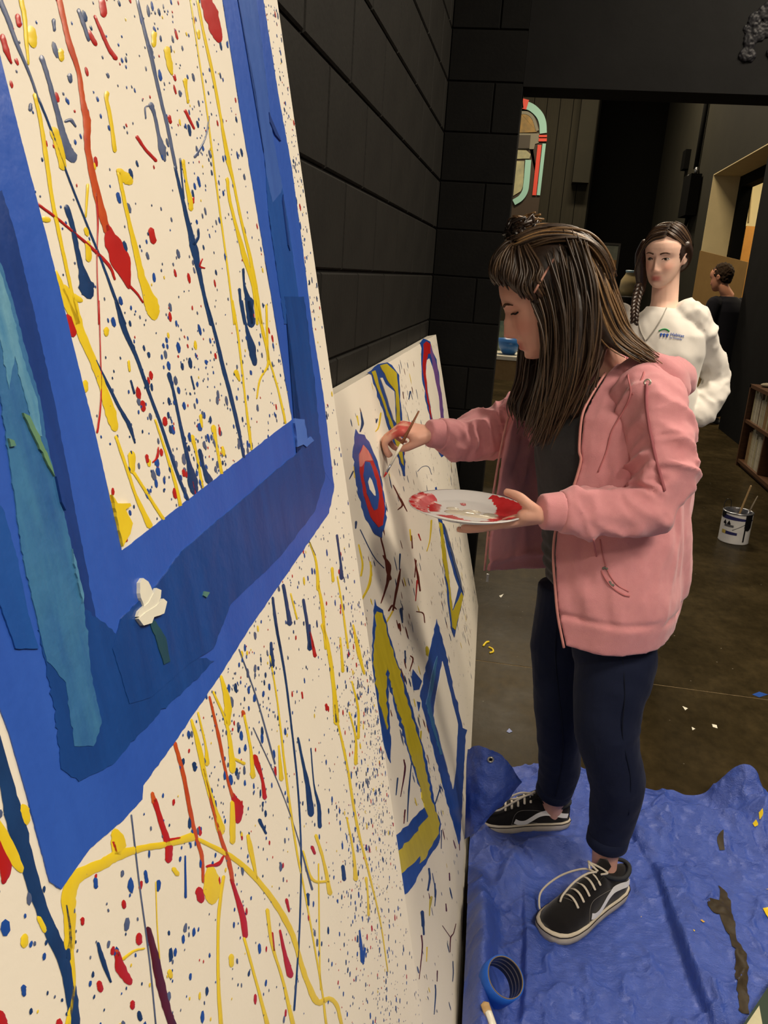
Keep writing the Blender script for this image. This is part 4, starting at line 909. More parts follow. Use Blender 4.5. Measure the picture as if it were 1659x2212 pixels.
# camera sees the side facing -y (and a little -x): around -105 degrees
wrap('label_band', -165, -30, K(.150), lambda t: .178 - .02 * t, M_indigo)
wrap('label_print', -140, -95, K(.058), lambda t: .078 - .004 * t, M_indigo); wrap('label_print', -158, -140, K(.058), K(.08), mat('yellow_label_print', (200, 176, 90), .5, .3))
for a in (-150, -132): wrap('label_print', a - 7, a + 7, K(.118), lambda t: .145 - abs(t - .5) * .04, M_ink)
wrap('label_print', -150, -112, K(.104), K(.118), mat('grey_label_print', (90, 90, 96), .5, .3))
wrap('label_print', -115, -62, lambda t: .085 + .05 * t, lambda t: .09 + .05 * t, M_tin)
wrap('paint_run', -72, -40, lambda t: .11 - .02 * math.sin(t * 3.1), K(.19), M_ink, .004); wrap('paint_run', -70, -64, K(.02), K(.13), M_ink, .003); wrap('paint_run', -176, -150, lambda t: .16 - .01 * math.sin(t * 5), K(.192), M_ink, .004)
hw = [(-(cr + .004), 0, ch - .05), (-(cr + .012), 0.02, ch + .02), (-.05, .03, ch + .085), (-.0, .035, ch + .06), (.06, .03, ch + .03)]
V, Fc = tube(catmull([(-.075, .02, ch - .02), (-.082, .03, ch + .02), (-.07, .035, ch + .055), (-.045, .035, ch + .05), (-.04, .03, ch + .01)], 6), .002, 6); mesh_obj('bail_handle', V, Fc, M_ink, can, True)
stick = empty('stir_stick', (pc[0], pc[1], ch), 'flat pale stir stick standing in the white paint can', 'stick')
V, Fc = tube([(.01, .01, -.028), (.028, .015, .06), (.048, .02, .155)], .0145, 8, True, None, (1, .3)); mesh_obj('wood', V, Fc, M_stick, stick, False)
br = empty('paintbrush', (pc[0], pc[1], ch), 'thin paintbrush standing in the white paint can', 'paintbrush')
V, Fc = tube([(.055, 0, -.028), (.075, .005, .04), (.095, .01, .10)], [.005, .005, .003], 8); mesh_obj('handle', V, Fc, mat('grey_wood_handle', (150, 138, 120), .5, .3), br, True)
V, Fc = tube([(.05, 0, -.029), (.062, .002, .0)], .007, 8); mesh_obj('ferrule', V, Fc, M_tin, br, True)

# ------------------------------------------------------------------ bookcase with books
sf = at(1588, 1003, z=0.0); sy1 = sf[1]; sx0 = sf[0]; sy0 = sy1 - 1.5; sx1 = RX - 0.01
stop = at(1618, 828, x=sx0)[2]; sh1 = at(1612, 907, x=sx0)[2]; sh0 = at(1597, 1000, y=sy1)[2]
bc = empty('bookcase', (sx0, sy0, 0), 'low brown wooden bookcase against the black wall', 'bookcase')
def bp(name, *b): g = G(); g.box(*b); return g.obj(name, M_wood, bc)
Wd_, Ld = sx1 - sx0, sy1 - sy0
bp('side_panel', 0, Wd_, Ld - .03, Ld, 0, stop); bp('side_panel', 0, Wd_, 0, .03, 0, stop); bp('back_panel', Wd_ - .015, Wd_, .03, Ld - .03, 0, stop)
zsh = [0.05, 0.05 + (sh1 - .05) * .5 if sh1 > .6 else .35, sh1]
zsh = [0.06, sh1]
for z in zsh: bp('shelf', 0.005, Wd_ - .015, .03, Ld - .03, z - .028, z)
bp('top', 0, Wd_, 0, Ld, stop - .028, stop + .002); bp('divider', 0.01, Wd_ - .015, Ld * .55, Ld * .55 + .028, 0.06, sh1 - .028); bp('plinth', .03, .05, .03, Ld - .03, 0, .032)
rb = random.Random(5); bcols = [(196, 186, 160), (178, 170, 150), (150, 120, 80), (206, 198, 176), (120, 104, 84), (186, 176, 140)]
bk = {}
bi = 0
COLN = ['cream', 'pale grey', 'tan', 'white', 'brown', 'beige']
for sz, y_hi, y_lo in ((sh1, Ld - .10, Ld * .55 - .3), (0.06, Ld - .16, Ld * .55 + .05)):
    y = y_hi; nb_ = 0
    while y > y_lo:
        w = rb.uniform(.022, .05); hh = rb.uniform(.2, .28) * (1 if sz > .1 else 1.15); dd = rb.uniform(.15, .2); ci = rb.randrange(6)
        root = empty('book', (sx0 + .03, sy0 + y - w, sz), None, 'book')
        g = G(); g.box(0, .004, 0, w, 0, hh); g.box(.004, dd, 0, .003, 0, hh); g.box(.004, dd, w - .003, w, 0, hh)
        if ci not in bk: bk[ci] = mat('book_cover_' + COLN[ci], bcols[ci], .6, .3, noise=(40, tuple(int(v * .8) for v in bcols[ci]), .2))
        g.obj('cover', bk[ci], root)
        g = G(); g.box(.005, dd - .004, .004, w - .004, .004, hh - .004); g.obj('pages', M_cream, root)
        where = 'upper' if sz > .1 else 'lower'
        ORD = ['first', 'second', 'third', 'fourth', 'fifth', 'sixth', 'seventh', 'eighth', 'ninth', 'tenth', 'eleventh', 'twelfth', 'thirteenth', 'fourteenth', 'fifteenth', 'sixteenth', 'seventeenth', 'eighteenth', 'nineteenth', 'twentieth', 'twenty-first', 'twenty-second', 'twenty-third', 'twenty-fourth', 'twenty-fifth', 'twenty-sixth', 'twenty-seventh', 'twenty-eighth']
        root['label'] = COLN[ci] + ' book, ' + ORD[min(nb_, 27)] + ' from the doorway end on the ' + where + ' bookcase shelf'; nb_ += 1
        root['group'] = 'books on the ' + where + ' shelf'
        y -= w + .004
g = G(); V, Fc = ellipsoid((sx0 + .1, sy1 - .2, stop + .02), (.07, .05, .02), None, 8); mesh_obj('crumpled_rag', V, Fc, mat('pale_rag', (150, 140, 120), .8, .2), label='small crumpled pale rag on top of the bookcase', cat='rag')

# ------------------------------------------------------------------ table behind the opening
ty = 7.0; t0 = at(1070, 768, y=ty); t1 = at(1128, 768, y=ty); tz = t0[2]
tb = empty('work_table', (t0[0] - .5, ty, 0), 'white-topped work table in the hall behind the opening', 'table')
tw = 0.98; td = .75
def tbx(nm, m_, *b): g = G(); g.box(*b); return g.obj(nm, m_, tb)
M_white = mat('white_laminate', (226, 220, 200), .4, .4)
tbx('tabletop', M_white, 0, tw, 0, td, tz - .03, tz); tbx('apron', mat('raw_plywood', (150, 124, 84), .7, .2, noise=(20, (130, 104, 68), .3)), .03, tw - .03, .03, .05, tz - .2, tz - .031)
for x_ in (.04, tw - .09):
    for y_ in (.06, td - .11): tbx('leg', M_wood, x_, x_ + .05, y_, y_ + .05, 0, tz - .031)
c_ = at(1100, 748, y=ty + .22)
bw = empty('bowl', (c_[0], ty + .22, tz), 'round blue bowl on the white work table', 'bowl')
G().lathe([(0, .002), (.05, .002), (.085, .05), (.1, .13), (.094, .13), (.08, .055), (.045, .01), (0, .01)]).obj('body', mat('blue_plastic', (52, 110, 178), .35, .5), bw, True)
cv0 = at(1078, 700, y=ty + .5); cv1 = at(1112, 764, y=ty + .5)
cvx = (cv0[0] + cv1[0]) / 2
slc = G(); slc.box(-.34, .12, 0, .02, 0, cv0[2] - tz + .03)
cvo = slc.obj('canvas', mat('mottled_canvas', (150, 158, 134), .7, .2, noise=(9, (96, 120, 112), .15)), label='mottled pale green canvas standing on the work table', cat='canvas'); cvo.location = (cvx, ty + .5, tz); cvo.rotation_euler = (-.12, 0, 0)

# ------------------------------------------------------------------ jukebox sign and picture on the plank wall
JY = BY - 0.06
def J(x, y, lift=0.0): return at(1080 + .1356 * x, 180 + .1356 * y, y=JY - lift)
jr = J(752, 800); jtop = J(400, 250); jbot = J(600, 1900)
jc = J(300, 800)[0]; half = jr[0] - jc
juke = empty('jukebox_sign', (jc, JY, 0), 'tall arched jukebox sign with aqua tubes and red bars on the plank wall', 'sign')
def jrib(name, pts, w, m_, lift, mirror=True, th=.03):
    C = catmull([J(*p) for p in pts], 6) if len(pts) > 2 else [J(*p) for p in pts]
    n = len(C); Lf = []; Rt = []
    for i in range(n):
        t = C[min(i+1, n-1)] - C[max(i-1, 0)]; t = norm([t[0], 0, t[2]]); nn = np.array([-t[2], 0, t[0]]) * w / 2
        Lf.append(C[i] + nn); Rt.append(C[i] - nn)
    for s in ((1, -1) if mirror else (1,)):
        V = []
        for i in range(n):
            for p in (Lf[i], Rt[i]):
                for d in (lift, lift - th): V.append(((p[0] - jc) * s, -d, p[2]))
        Fc = []
        for i in range(n - 1):
            a, b = 4*i, 4*i+4
            Fc += [(a, a+2, b+2, b), (a+1, b+1, b+3, a+3), (a, b, b+1, a+1), (a+2, a+3, b+3, b+2)]
        Fc += [(0, 1, 3, 2), (4*n-4, 4*n-2, 4*n-1, 4*n-3)]
        mesh_obj(name, V, Fc, m_, juke)
M_aqua = mat('aqua_paint', (150, 196, 180), .5, .3); M_jred = mat('coral_red_paint', (214, 74, 56), .5, .3); M_jbr = mat('dark_brown_panel', (60, 48, 36), .6, .3); M_jgr = mat('grey_beige_paint', (126, 122, 104), .6, .3); M_jgold = mat('gold_mottled_panel', (158, 124, 62), .5, .3, noise=(6, (120, 100, 60), .15)); M_jcr = mat('cream_mottled_panel', (176, 170, 128), .6, .3, noise=(5, (140, 140, 112), .15))
def jpanel(name, pts, m_, lift, mirror=True):
    P = [J(*p) for p in pts]
    if mirror: P = P + [np.array([2 * jc - p[0], p[1], p[2]]) for p in reversed(P)]
    n = len(P); V = [(p[0] - jc, -lift, p[2]) for p in P] + [(p[0] - jc, -lift + .02, p[2]) for p in P]
    mesh_obj(name, V, [tuple(range(n)), tuple(range(2*n-1, n-1, -1))] + [(i, n+i, n+(i+1)%n, (i+1)%n) for i in range(n)], m_, juke)
jpanel('back_panel', [(300, 270), (460, 290), (620, 400), (720, 560), (745, 800), (730, 1000), (640, 1790), (600, 2100), (250, 2150)], M_jbr, .0)
jpanel('gold_panel', [(330, 480), (430, 490), (520, 560), (580, 680), (590, 780), (320, 790)], M_jgold, .022)
jpanel('grey_panel', [(300, 800), (625, 800), (620, 950), (560, 970), (540, 1050), (290, 1050)], M_jgr, .022)
jpanel('dark_window', [(290, 830), (490, 830), (470, 1040), (280, 1040)], mat('dark_window_paint', (70, 64, 54), .6, .3), .044)
jpanel('cream_panel', [(290, 1065), (420, 1070), (490, 1130), (470, 1200), (280, 1205)], M_jcr, .022)
jpanel('lower_panel', [(280, 1240), (390, 1240), (370, 1640), (330, 1720), (200, 1800)], M_jcr, .022)
jrib('aqua_arch', [(400, 345), (520, 400), (630, 510), (680, 640), (690, 800)], .125, M_aqua, .035)
jrib('inner_arch', [(330, 470), (440, 480), (530, 560), (600, 760)], .05, M_jgr, .03)
jrib('red_cap', [(330, 320), (440, 350)], .16, M_jred, .045)
jrib('red_bar', [(620, 845), (748, 845)], .035, M_jred, .04); jrib('red_bar', [(615, 905), (745, 905)], .05, M_jred, .04)
jrib('red_tube', [(632, 985), (545, 1785)], .07, M_jred, .035); jrib('aqua_tube', [(705, 965), (612, 1785)], .06, M_aqua, .035)
jrib('aqua_loop', [(452, 1225), (425, 1560), (400, 1720), (330, 1830), (220, 1900)], .105, M_aqua, .05)
PY_ = BY + 1.6; q0 = at(1272, 522, y=PY_); q1 = at(1330, 606, y=PY_)
pf = empty('framed_picture', ((q0[0] + q1[0]) / 2, PY_ - .002, q1[2]), 'framed brown and grey picture hanging on the dark wall of the hall', 'picture')
hw_, hh_ = abs(q1[0] - q0[0]) / 2, q0[2] - q1[2]
M_pfr = mat('dark_frame', (30, 28, 24), .5, .3)
g = G(); g.box(-hw_, hw_, -.04, 0, 0, .04); g.box(-hw_, hw_, -.04, 0, hh_ - .04, hh_); g.box(-hw_, -hw_ + .04, -.04, 0, .04, hh_ - .04); g.box(hw_ - .04, hw_, -.04, 0, .04, hh_ - .04); g.obj('frame', M_pfr, pf)
g = G(); g.box(-hw_ + .04, hw_ - .04, -.02, -.004, .04, hh_ * .55); g.obj('lower_print', mat('brown_print', (124, 88, 44), .6, .3, noise=(8, (96, 70, 40), .2)), pf)
g = G(); g.box(-hw_ + .04, hw_ - .04, -.02, -.004, hh_ * .55, hh_ - .04); g.obj('upper_print', mat('grey_print', (96, 98, 86), .6, .3, noise=(8, (70, 76, 70), .2)), pf)
# cream jug on a dark pedestal
jp = at(1357, 640, y=7.6)
ped = G().lathe([(0, 0), (.12, 0), (.12, .02), (.06, .05), (.05, jp[2] - .04), (.11, jp[2] - .02), (.11, jp[2]), (0, jp[2])]).obj('pedestal', M_pfr, None, True, label='dark round pedestal behind the woman in white', cat='pedestal'); ped.location = (jp[0], 7.6, 0)
jug = empty('jug', (jp[0], 7.6, jp[2]), 'beige jug with a bluish rim on the dark pedestal', 'jug')
G().lathe([(0, 0), (.06, 0), (.085, .06), (.08, .13), (.05, .18), (.045, .2), (.04, .2), (.045, .17), (.07, .1), (0, .02)]).obj('body', mat('beige_glaze', (170, 150, 104), .4, .4), jug, True)
G().lathe([(.046, .195), (.052, .21), (.047, .214), (.041, .2)]).obj('rim', mat('bluish_glaze', (140, 168, 180), .3, .5), jug, True)
# sheets standing in the doorway
k0, k1, k2 = at(1512, 541, x=RX + .3), at(1612, 565, x=RX + .3), at(1512, 541, y=11.7)
k1 = at(1614, 566, y=11.0)
V = [np.array([k2[0], 11.7, 0]), np.array([k1[0], 11.0, 0]), np.array([k1[0], 11.0, k1[2]]), np.array([k2[0], 11.7, k2[2]])]
nn = np.array([-.02, -.02, 0]); V = V + [v + np.array([.015, .02, 0]) for v in V]
mesh_obj('brown_sheet', V, [(0,1,2,3), (7,6,5,4), (0,4,5,1), (1,5,6,2), (2,6,7,3), (3,7,4,0)], mat('brown_hardboard', (140, 112, 66), .7, .2, noise=(5, (128, 100, 58), .3)), label='tall brown hardboard sheet standing in the doorway behind the man', cat='sheet')
e0, e1 = at(1612, 488, y=13.6), at(1640, 600, y=13.6)
g = G(); g.box(0, .55, 0, .35, 0, e0[2])
cb_ = g.obj('cardboard_box', mat('orange_cardboard', (196, 140, 66), .7, .2, noise=(8, (180, 124, 58), .3)), label='tall orange-brown cardboard box against the pale yellow wall', cat='box'); cb_.location = (e0[0], 13.6, 0)
# ------------------------------------------------------------------ people: shared builders
from mathutils.bvhtree import BVHTree
def bvh_of(me): 
    return BVHTree.FromPolygons([v.co.copy() for v in me.vertices], [tuple(p.vertices) for p in me.polygons])
def hit(bv, px, py, lift=0.0):
    d = norm(ray(px, py)); loc, n, i, dist = bv.ray_cast(Vector((0, 0, CAM_H)), Vector(d))
    if loc is None: return None
    return np.array(loc) - d * lift
def hits(bv, L, lift=0.0): return [q for q in (hit(bv, p[0], p[1], lift) for p in L) if q is not None]
def rot_head(yaw, pitch, roll=0.0):
    """columns: forward, left, up. yaw: heading of the face (0 = +x), pitch down positive"""
    cy_, sy_ = math.cos(yaw), math.sin(yaw); cp, sp = math.cos(pitch), math.sin(pitch)
    f = np.array([cy_ * cp, sy_ * cp, -sp]); l = np.array([-sy_, cy_, 0.0]); u = np.cross(f, l)
    cr_, sr = math.cos(roll), math.sin(roll)
    return np.stack([f, l * cr_ + u * sr, u * cr_ - l * sr], 1)

def head_geo(scale=1.0, nose=1.0, smile=0.0):
    """head in local axes: x forward, y left, z up; eyes at z=0, chin -0.115, crown 0.11"""
    zs = np.concatenate([np.linspace(-.117, -.05, 42), np.linspace(-.048, .03, 44), np.linspace(.033, .112, 26)])
    zt = [-.117, -.113, -.105, -.09, -.072, -.055, -.03, 0, .02, .04, .06, .08, .1, .108, .112]
    xf = [.05, .066, .077, .082, .083, .083, .083, .082, .087, .087, .082, .066, .035, .016, .0]
    xk = [.02, .005, -.005, -.02, -.04, -.06, -.085, -.1, -.106, -.107, -.1, -.082, -.044, -.018, .0]
    wt = [.008, .018, .029, .043, .052, .058, .065, .07, .073, .075, .072, .061, .035, .016, .0]
    nth = 120; V = []
    for z in zs:
        a, b, w = np.interp(z, zt, xf), np.interp(z, zt, xk), np.interp(z, zt, wt)
        cx_, hx = (a + b) / 2, (a - b) / 2
        for j in range(nth):
            th = 2 * math.pi * j / nth; c, s = math.cos(th), math.sin(th)
            e = 2 / 2.35
            x = cx_ + hx * math.copysign(abs(c) ** e, c); y = w * math.copysign(abs(s) ** e, s)
            V.append([x, y, z])
    V = np.array(V); x, y, z = V.T
    front = np.clip((x - 0.005) / 0.04, 0, 1)
    g2 = lambda y0, z0, sy, sz: np.exp(-((y - y0) / sy) ** 2 - ((z - z0) / sz) ** 2)
    An = np.interp(z, [-.062, -.056, -.050, -.043, -.02, 0, .016, .03], [0, .004, .016, .0225, .0155, .008, .003, 0]) * nose
    sn = np.interp(z, [-.056, -.043, -.02, .02], [.012, .0115, .009, .0075])
    d = An * np.exp(-(y / sn) ** 2)
    for s in (-1, 1):
        d += .0065 * g2(s * .0135, -.047, .006, .007) - .0035 * g2(s * .007, -.0545, .0035, .003)
        d += -.0115 * g2(s * .031, .003, .017, .012) + .0055 * g2(s * .032, -.002, .012, .008)
        d += .0035 * g2(s * .028, .021, .018, .006) + .0045 * g2(s * .042, -.036, .02, .018)
        d += -.0022 * g2(s * .026, -.06, .006, .012) + smile * .004 * g2(s * .034, -.052, .014, .012)
    cz = smile * 60 * np.clip(np.abs(y), 0, .026) ** 2 * .25
    d += .0055 * np.exp(-(y / .017) ** 2 - ((z + .0675 - cz) / .0045) ** 2) + .0065 * np.exp(-(y / .015) ** 2 - ((z + .0805 - cz) / .0052) ** 2)
    d += -.0045 * np.exp(-(y / .023) ** 2 - ((z + .0737 - cz) / .0022) ** 2) - .0035 * g2(0, -.0905, .018, .005) + .005 * g2(0, -.104, .014, .009)
    x = x + d * front
    V = np.stack([x, y, z], 1)
    n = len(zs); Fc = grid_faces(n, nth, True); Fc.append(tuple(range(nth - 1, -1, -1))); Fc.append(tuple((n - 1) * nth + j for j in range(nth)))
    return V * scale, Fc
def ear_geo(s):
    P = catmull([(-.012, s * .068, -.028), (-.004, s * .073, -.012), (-.008, s * .078, .006), (-.02, s * .083, .017), (-.033, s * .083, .010), (-.035, s * .08, -.006), (-.024, s * .075, -.024), (-.014, s * .07, -.03)], 5)
    a = tube(P, .0052, 8); b = ellipsoid((-.02, s * .0735, -.004), (.013, .005, .02)); return [a, b]
def xf_geo(geo, R_, c): 
    V, Fc = geo; return [R_ @ np.array(v) + np.array(c) for v in V], Fc

def hand_geo(W, X, Z, left, curls, thumb, size=1.0, spread=1.0):
    """W wrist point, X towards the fingers, Z out of the back of the hand. curls: four lists of three joint bends (deg).
    thumb: list of points in hand axes (x along fingers, y to the thumb side, z to the back)"""
    X = norm(X); Z = norm(np.array(Z) - np.dot(Z, X) * X); Yt = np.cross(Z, X) * (-1 if left else 1)
    M3 = np.stack([X, Yt, Z], 1); s = size
    T = lambda p: M3 @ (np.array(p, float) * s) + np.array(W)
    parts = []
    # palm: lofted slab
    sec = [(-.012, .0, .026, .019), (.012, .0, .029, .0175), (.04, .0, .036, .0150), (.066, .0, .040, .0135), (.082, .0, .039, .0115)]
    V = []; n = 20
    for x, y, w, t in sec:
        for j in range(n):
            a = 2 * math.pi * j / n; c, s_ = math.cos(a), math.sin(a)
            V.append(T((x, y + w * math.copysign(abs(c) ** .75, c), t * math.copysign(abs(s_) ** .75, s_))))
    Fc = grid_faces(len(sec), n, True); Fc.append(tuple(range(n - 1, -1, -1))); Fc.append(tuple((len(sec)-1) * n + j for j in range(n)))
    parts.append((V, Fc))
    parts.append(limb([T((.008, .018, -.004)), T((.03, .03, -.008)), T((.045, .032, -.008))], [.017 * s, .0165 * s, .012 * s], 12, 4))
    tips = []
    for k, (y, L, r, x0) in enumerate(((.029, (.043, .026, .022), .0088, .078), (.0098, (.047, .03, .023), .0092, .083), (-.0095, (.044, .028, .023), .0088, .08), (-.028, (.034, .021, .020), .0078, .072))):
        p = np.array([x0 - .012, y, 0.0]); pts = [p.copy(), np.array([x0, y, .0])]; ang = 0.0; rr = [r * 1.12, r * 1.15]
        p = np.array([x0, y, 0.0])
        for j in range(3):
            ang += math.radians(curls[k][j]); dirv = np.array([math.cos(ang), (y * 1.2) * spread * (1 - ang / 3), -math.sin(ang)])
            p = p + norm(dirv) * L[j]; pts.append(p.copy()); rr.append(r * (1.02, .92, .72)[j])
        # keep knuckles: subdivide linearly then smooth a little
        parts.append(limb([T(q) for q in pts], [v * s for v in rr], 12, 5)); tips.append(T(pts[-1]))
    parts.append(limb([T(q) for q in thumb], [v * s for v in (.0155, .0125, .0108, .0082)][:len(thumb)] if len(thumb) <= 4 else [.0155 * s, .013 * s, .0115 * s, .0105 * s, .008 * s], 12, 5))
    return parts, tips, T

def skin_colors(me, base, H, RH, sc=1.0, extra=None, lips=(172, 84, 80), blush=(206, 128, 112), brow=None):
    co = get_co(me); C = np.tile(np.array(lin(*base)[:3]), (len(co), 1))
    n = fbm(co * 40, 3, 5)[:, None] * .06 + 1; C = C * n
    L = (co - H) @ RH / sc; x, y, z = L.T; fr = np.clip((x - .03) / .03, 0, 1)
    def mix(m, col): 
        nonlocal C
        m = np.clip(m, 0, 1)[:, None]; C = C * (1 - m) + np.array(lin(*col)[:3]) * m
    mix(.55 * fr * (np.exp(-((np.abs(y) - .04) / .02) ** 2 - ((z + .03) / .02) ** 2)), blush)
    mix(.35 * fr * np.exp(-(y / .014) ** 2 - ((z + .045) / .012) ** 2), blush)
    mix(.9 * fr * np.exp(-(y / .021) ** 4 - ((z + .074) / .0115) ** 4), lips)
    if extra: C = extra(co, C, mix) if extra(co, C, mix) is not None else C
    set_col(me, C); return C

def face_x(me_local_pts, y, z):
    m = (np.abs(me_local_pts[:, 1] - y) < .004) & (np.abs(me_local_pts[:, 2] - z) < .004) & (me_local_pts[:, 0] > 0)
    return me_local_pts[m, 0].max() if m.any() else .07
M_skin = mat('skin', (214, 164, 142), 0.5, 0.35, attr='Col', bump=(420, .08, .001))
M_skin.node_tree.nodes['Principled BSDF'].inputs['Subsurface Weight'].default_value = 0.12
M_skin.node_tree.nodes['Principled BSDF'].inputs['Subsurface Radius'].default_value = (.02, .008, .005)
M_browh = mat('eyebrow_hair', (70, 48, 34), .7, .2); M_eyew = mat('eye_white', (222, 214, 206), .25, .5); M_iris = mat('dark_iris', (48, 40, 34), .2, .5); M_lash = mat('dark_lashes', (30, 22, 20), .7, .2)
def face_bits(root, me, H, RH, sc=1.0, openness=1.0, browc=None, gaze=(0, 0), big=1.0):
    L = (get_co(me) - H) @ RH / sc; T = lambda p: RH @ (np.array(p) * sc) + H
    for s in (-1, 1):
        P = [T((face_x(L, s * yy, zz) + .0006, s * yy, zz)) for yy, zz in ((.014, .019), (.024, .0225), (.036, .0235), (.048, .019))]
        V, Fc = tube(catmull(P, 5), [.0028 * sc] * 8 + [.0022 * sc] * 5 + [.0012 * sc] * 3, 8, True, None, None); mesh_obj('eyebrow', V, Fc, browc or M_browh, root, True)
        xe = face_x(L, s * .032, -.001)
        if openness > 0:
            c = T((xe - .0092, s * .032, -.001)); e = ellipsoid(c, (.0115 * sc, .0135 * sc, .0068 * sc * openness), RH, 12)
            eo = mesh_obj('eye', e[0], e[1], M_eyew, root, True)
            c2 = T((xe - .0092 + .0082, s * .032 + gaze[0], -.001 + gaze[1])); e2 = ellipsoid(c2, (.0042 * sc, .0072 * sc, .0064 * sc * min(1, openness)), RH, 10); mesh_obj('iris', e2[0], e2[1], M_iris, eo, True)
        P = [T((face_x(L, s * yy, zz) + .0012, s * yy, zz)) for yy, zz in ((.019, -.0015), (.026, .0035 * openness - .001 * (1 - openness)), (.034, .0045 * openness - .002 * (1 - openness)), (.043, .0005))]
        V, Fc = tube(catmull(P, 4), .0015 * sc if openness > 0 else .0019 * sc, 6); mesh_obj('eyelashes', V, Fc, M_lash, root, True)

def ring_pts(c, f, w, d, n=48, e=.85, dfront=None):
    f = norm([f[0], f[1], 0]); l = np.array([-f[1], f[0], 0]); P = []
    for j in range(n):
        a = 2 * math.pi * j / n; ca, sa = math.cos(a), math.sin(a)
        dd = d if ca < 0 or dfront is None else dfront
        P.append(np.array(c) + f * dd * math.copysign(abs(ca) ** e, ca) + l * w * math.copysign(abs(sa) ** e, sa))
    return P
def loft(rings):
    n = len(rings[0]); V = [p for r in rings for p in r]; Fc = grid_faces(len(rings), n, True)
    Fc.append(tuple(range(n - 1, -1, -1))); Fc.append(tuple((len(rings) - 1) * n + j for j in range(n))); return V, Fc
def torso_loft(levels, f, k=5):
    """levels: (cx, cy, z, w, d, dfront)"""
    L = catmull([np.array(v[:3]) for v in levels], k); m_ = len(L); t = np.linspace(0, 1, m_); t0 = np.linspace(0, 1, len(levels))
    W_ = np.interp(t, t0, [v[3] for v in levels]); D_ = np.interp(t, t0, [v[4] for v in levels]); E_ = np.interp(t, t0, [v[5] for v in levels])
    return loft([ring_pts(L[i], f, W_[i], D_[i], dfront=E_[i]) for i in range(m_)])
def wrinkle(k, amp, ph=0.0, tilt=.8):
    ga = np.linspace(0, 2 * math.pi, 49); gt = np.linspace(0, 1, 161); TT, AA = np.meshgrid(gt, ga, indexing='ij')
    u = k * TT + 7 * ph + tilt * np.sin(AA + 1.3 + 5 * TT) * .5
    P = np.stack([u.ravel(), np.cos(AA).ravel() * .8 + ph * 11, np.sin(AA).ravel() * .8 + 3], 1)
    n = (1 - np.abs(vnoise(P, 3))) ** 3 + .5 * (1 - np.abs(vnoise(P * 1.9 + 4.4, 8))) ** 3
    n = n * (.45 + .55 * np.clip(vnoise(P * .45 + 9.1, 5) + .5, 0, 1)); tab = (n - n.mean()).reshape(TT.shape)
    def fn(t, a):
        e = min(1, t * 8) * min(1, (1 - t) * 8); i = t * 160; j = (a % (2 * math.pi)) / (2 * math.pi) * 48
        i0, j0 = min(int(i), 159), min(int(j), 47); f, g = i - i0, j - j0
        return 1.9 * amp * e * ((tab[i0, j0] * (1 - f) + tab[i0 + 1, j0] * f) * (1 - g) + (tab[i0, j0 + 1] * (1 - f) + tab[i0 + 1, j0 + 1] * f) * g)
    return fn
def hair_tufts(guides, n, rad, jit, seed, taper=.35, k=7, sides=5, tone=lambda u, rr: (60, 44, 32), tipcol=None):
    """strands interpolated between neighbouring guide curves -> (V, F, colours)"""
    rr = random.Random(seed); V = []; Fc = []; C = []
    Gs = [catmull(g_, k) for g_ in guides]; L = min(len(g_) for g_ in Gs)
    for i in range(n):
        u = rr.random() * (len(Gs) - 1); a = int(min(u, len(Gs) - 2)); t = u - a
        off = np.array([rr.gauss(0, jit), rr.gauss(0, jit), rr.gauss(0, jit)]); off2 = np.array([rr.gauss(0, jit), rr.gauss(0, jit), rr.gauss(0, jit) * .5]); cut = rr.uniform(.82, 1.0)
        P = []
        for j in range(L):
            s = j / (L - 1) * cut * (L - 1); j0 = int(min(s, L - 2)); q = s - j0
            pa = Gs[a][j0] * (1 - q) + Gs[a][j0 + 1] * q; pb = Gs[a + 1][j0] * (1 - q) + Gs[a + 1][j0 + 1] * q
            w = j / (L - 1); P.append(pa * (1 - t) + pb * t + off * (1 - w) + off2 * w + off * .5)
        r0 = rad * rr.uniform(.7, 1.25); Rd = [r0 * (1 - (1 - taper) * (j / (L - 1)) ** 2) for j in range(L)]
        Rd[0] *= .25; Rd[1] *= .7
        v, f = tube(P, Rd, sides, True); b = len(V); V += v; Fc += [tuple(x + b for x in q) for q in f]
        c = tone(u / (len(Gs) - 1), rr)
        cl = np.array(lin(*c)[:3])
        for j in range(L):
            cc = cl if tipcol is None else cl * (1 - .6 * (j / L)) + np.array(lin(*tipcol)[:3]) * .6 * (j / L)
            C += [cc] * sides
        C += [cl, cl]
    return V, Fc, np.array(C)
M_hair = mat('hair', (60, 44, 32), 0.38, 0.5, attr='Col', noise=(300, (170, 160, 150), .25))
def hair_obj(name, geo, parent, **k):
    V, Fc, C = geo; o = mesh_obj(name, V, Fc, M_hair, parent, True, **k); set_col(o.data, C); return o
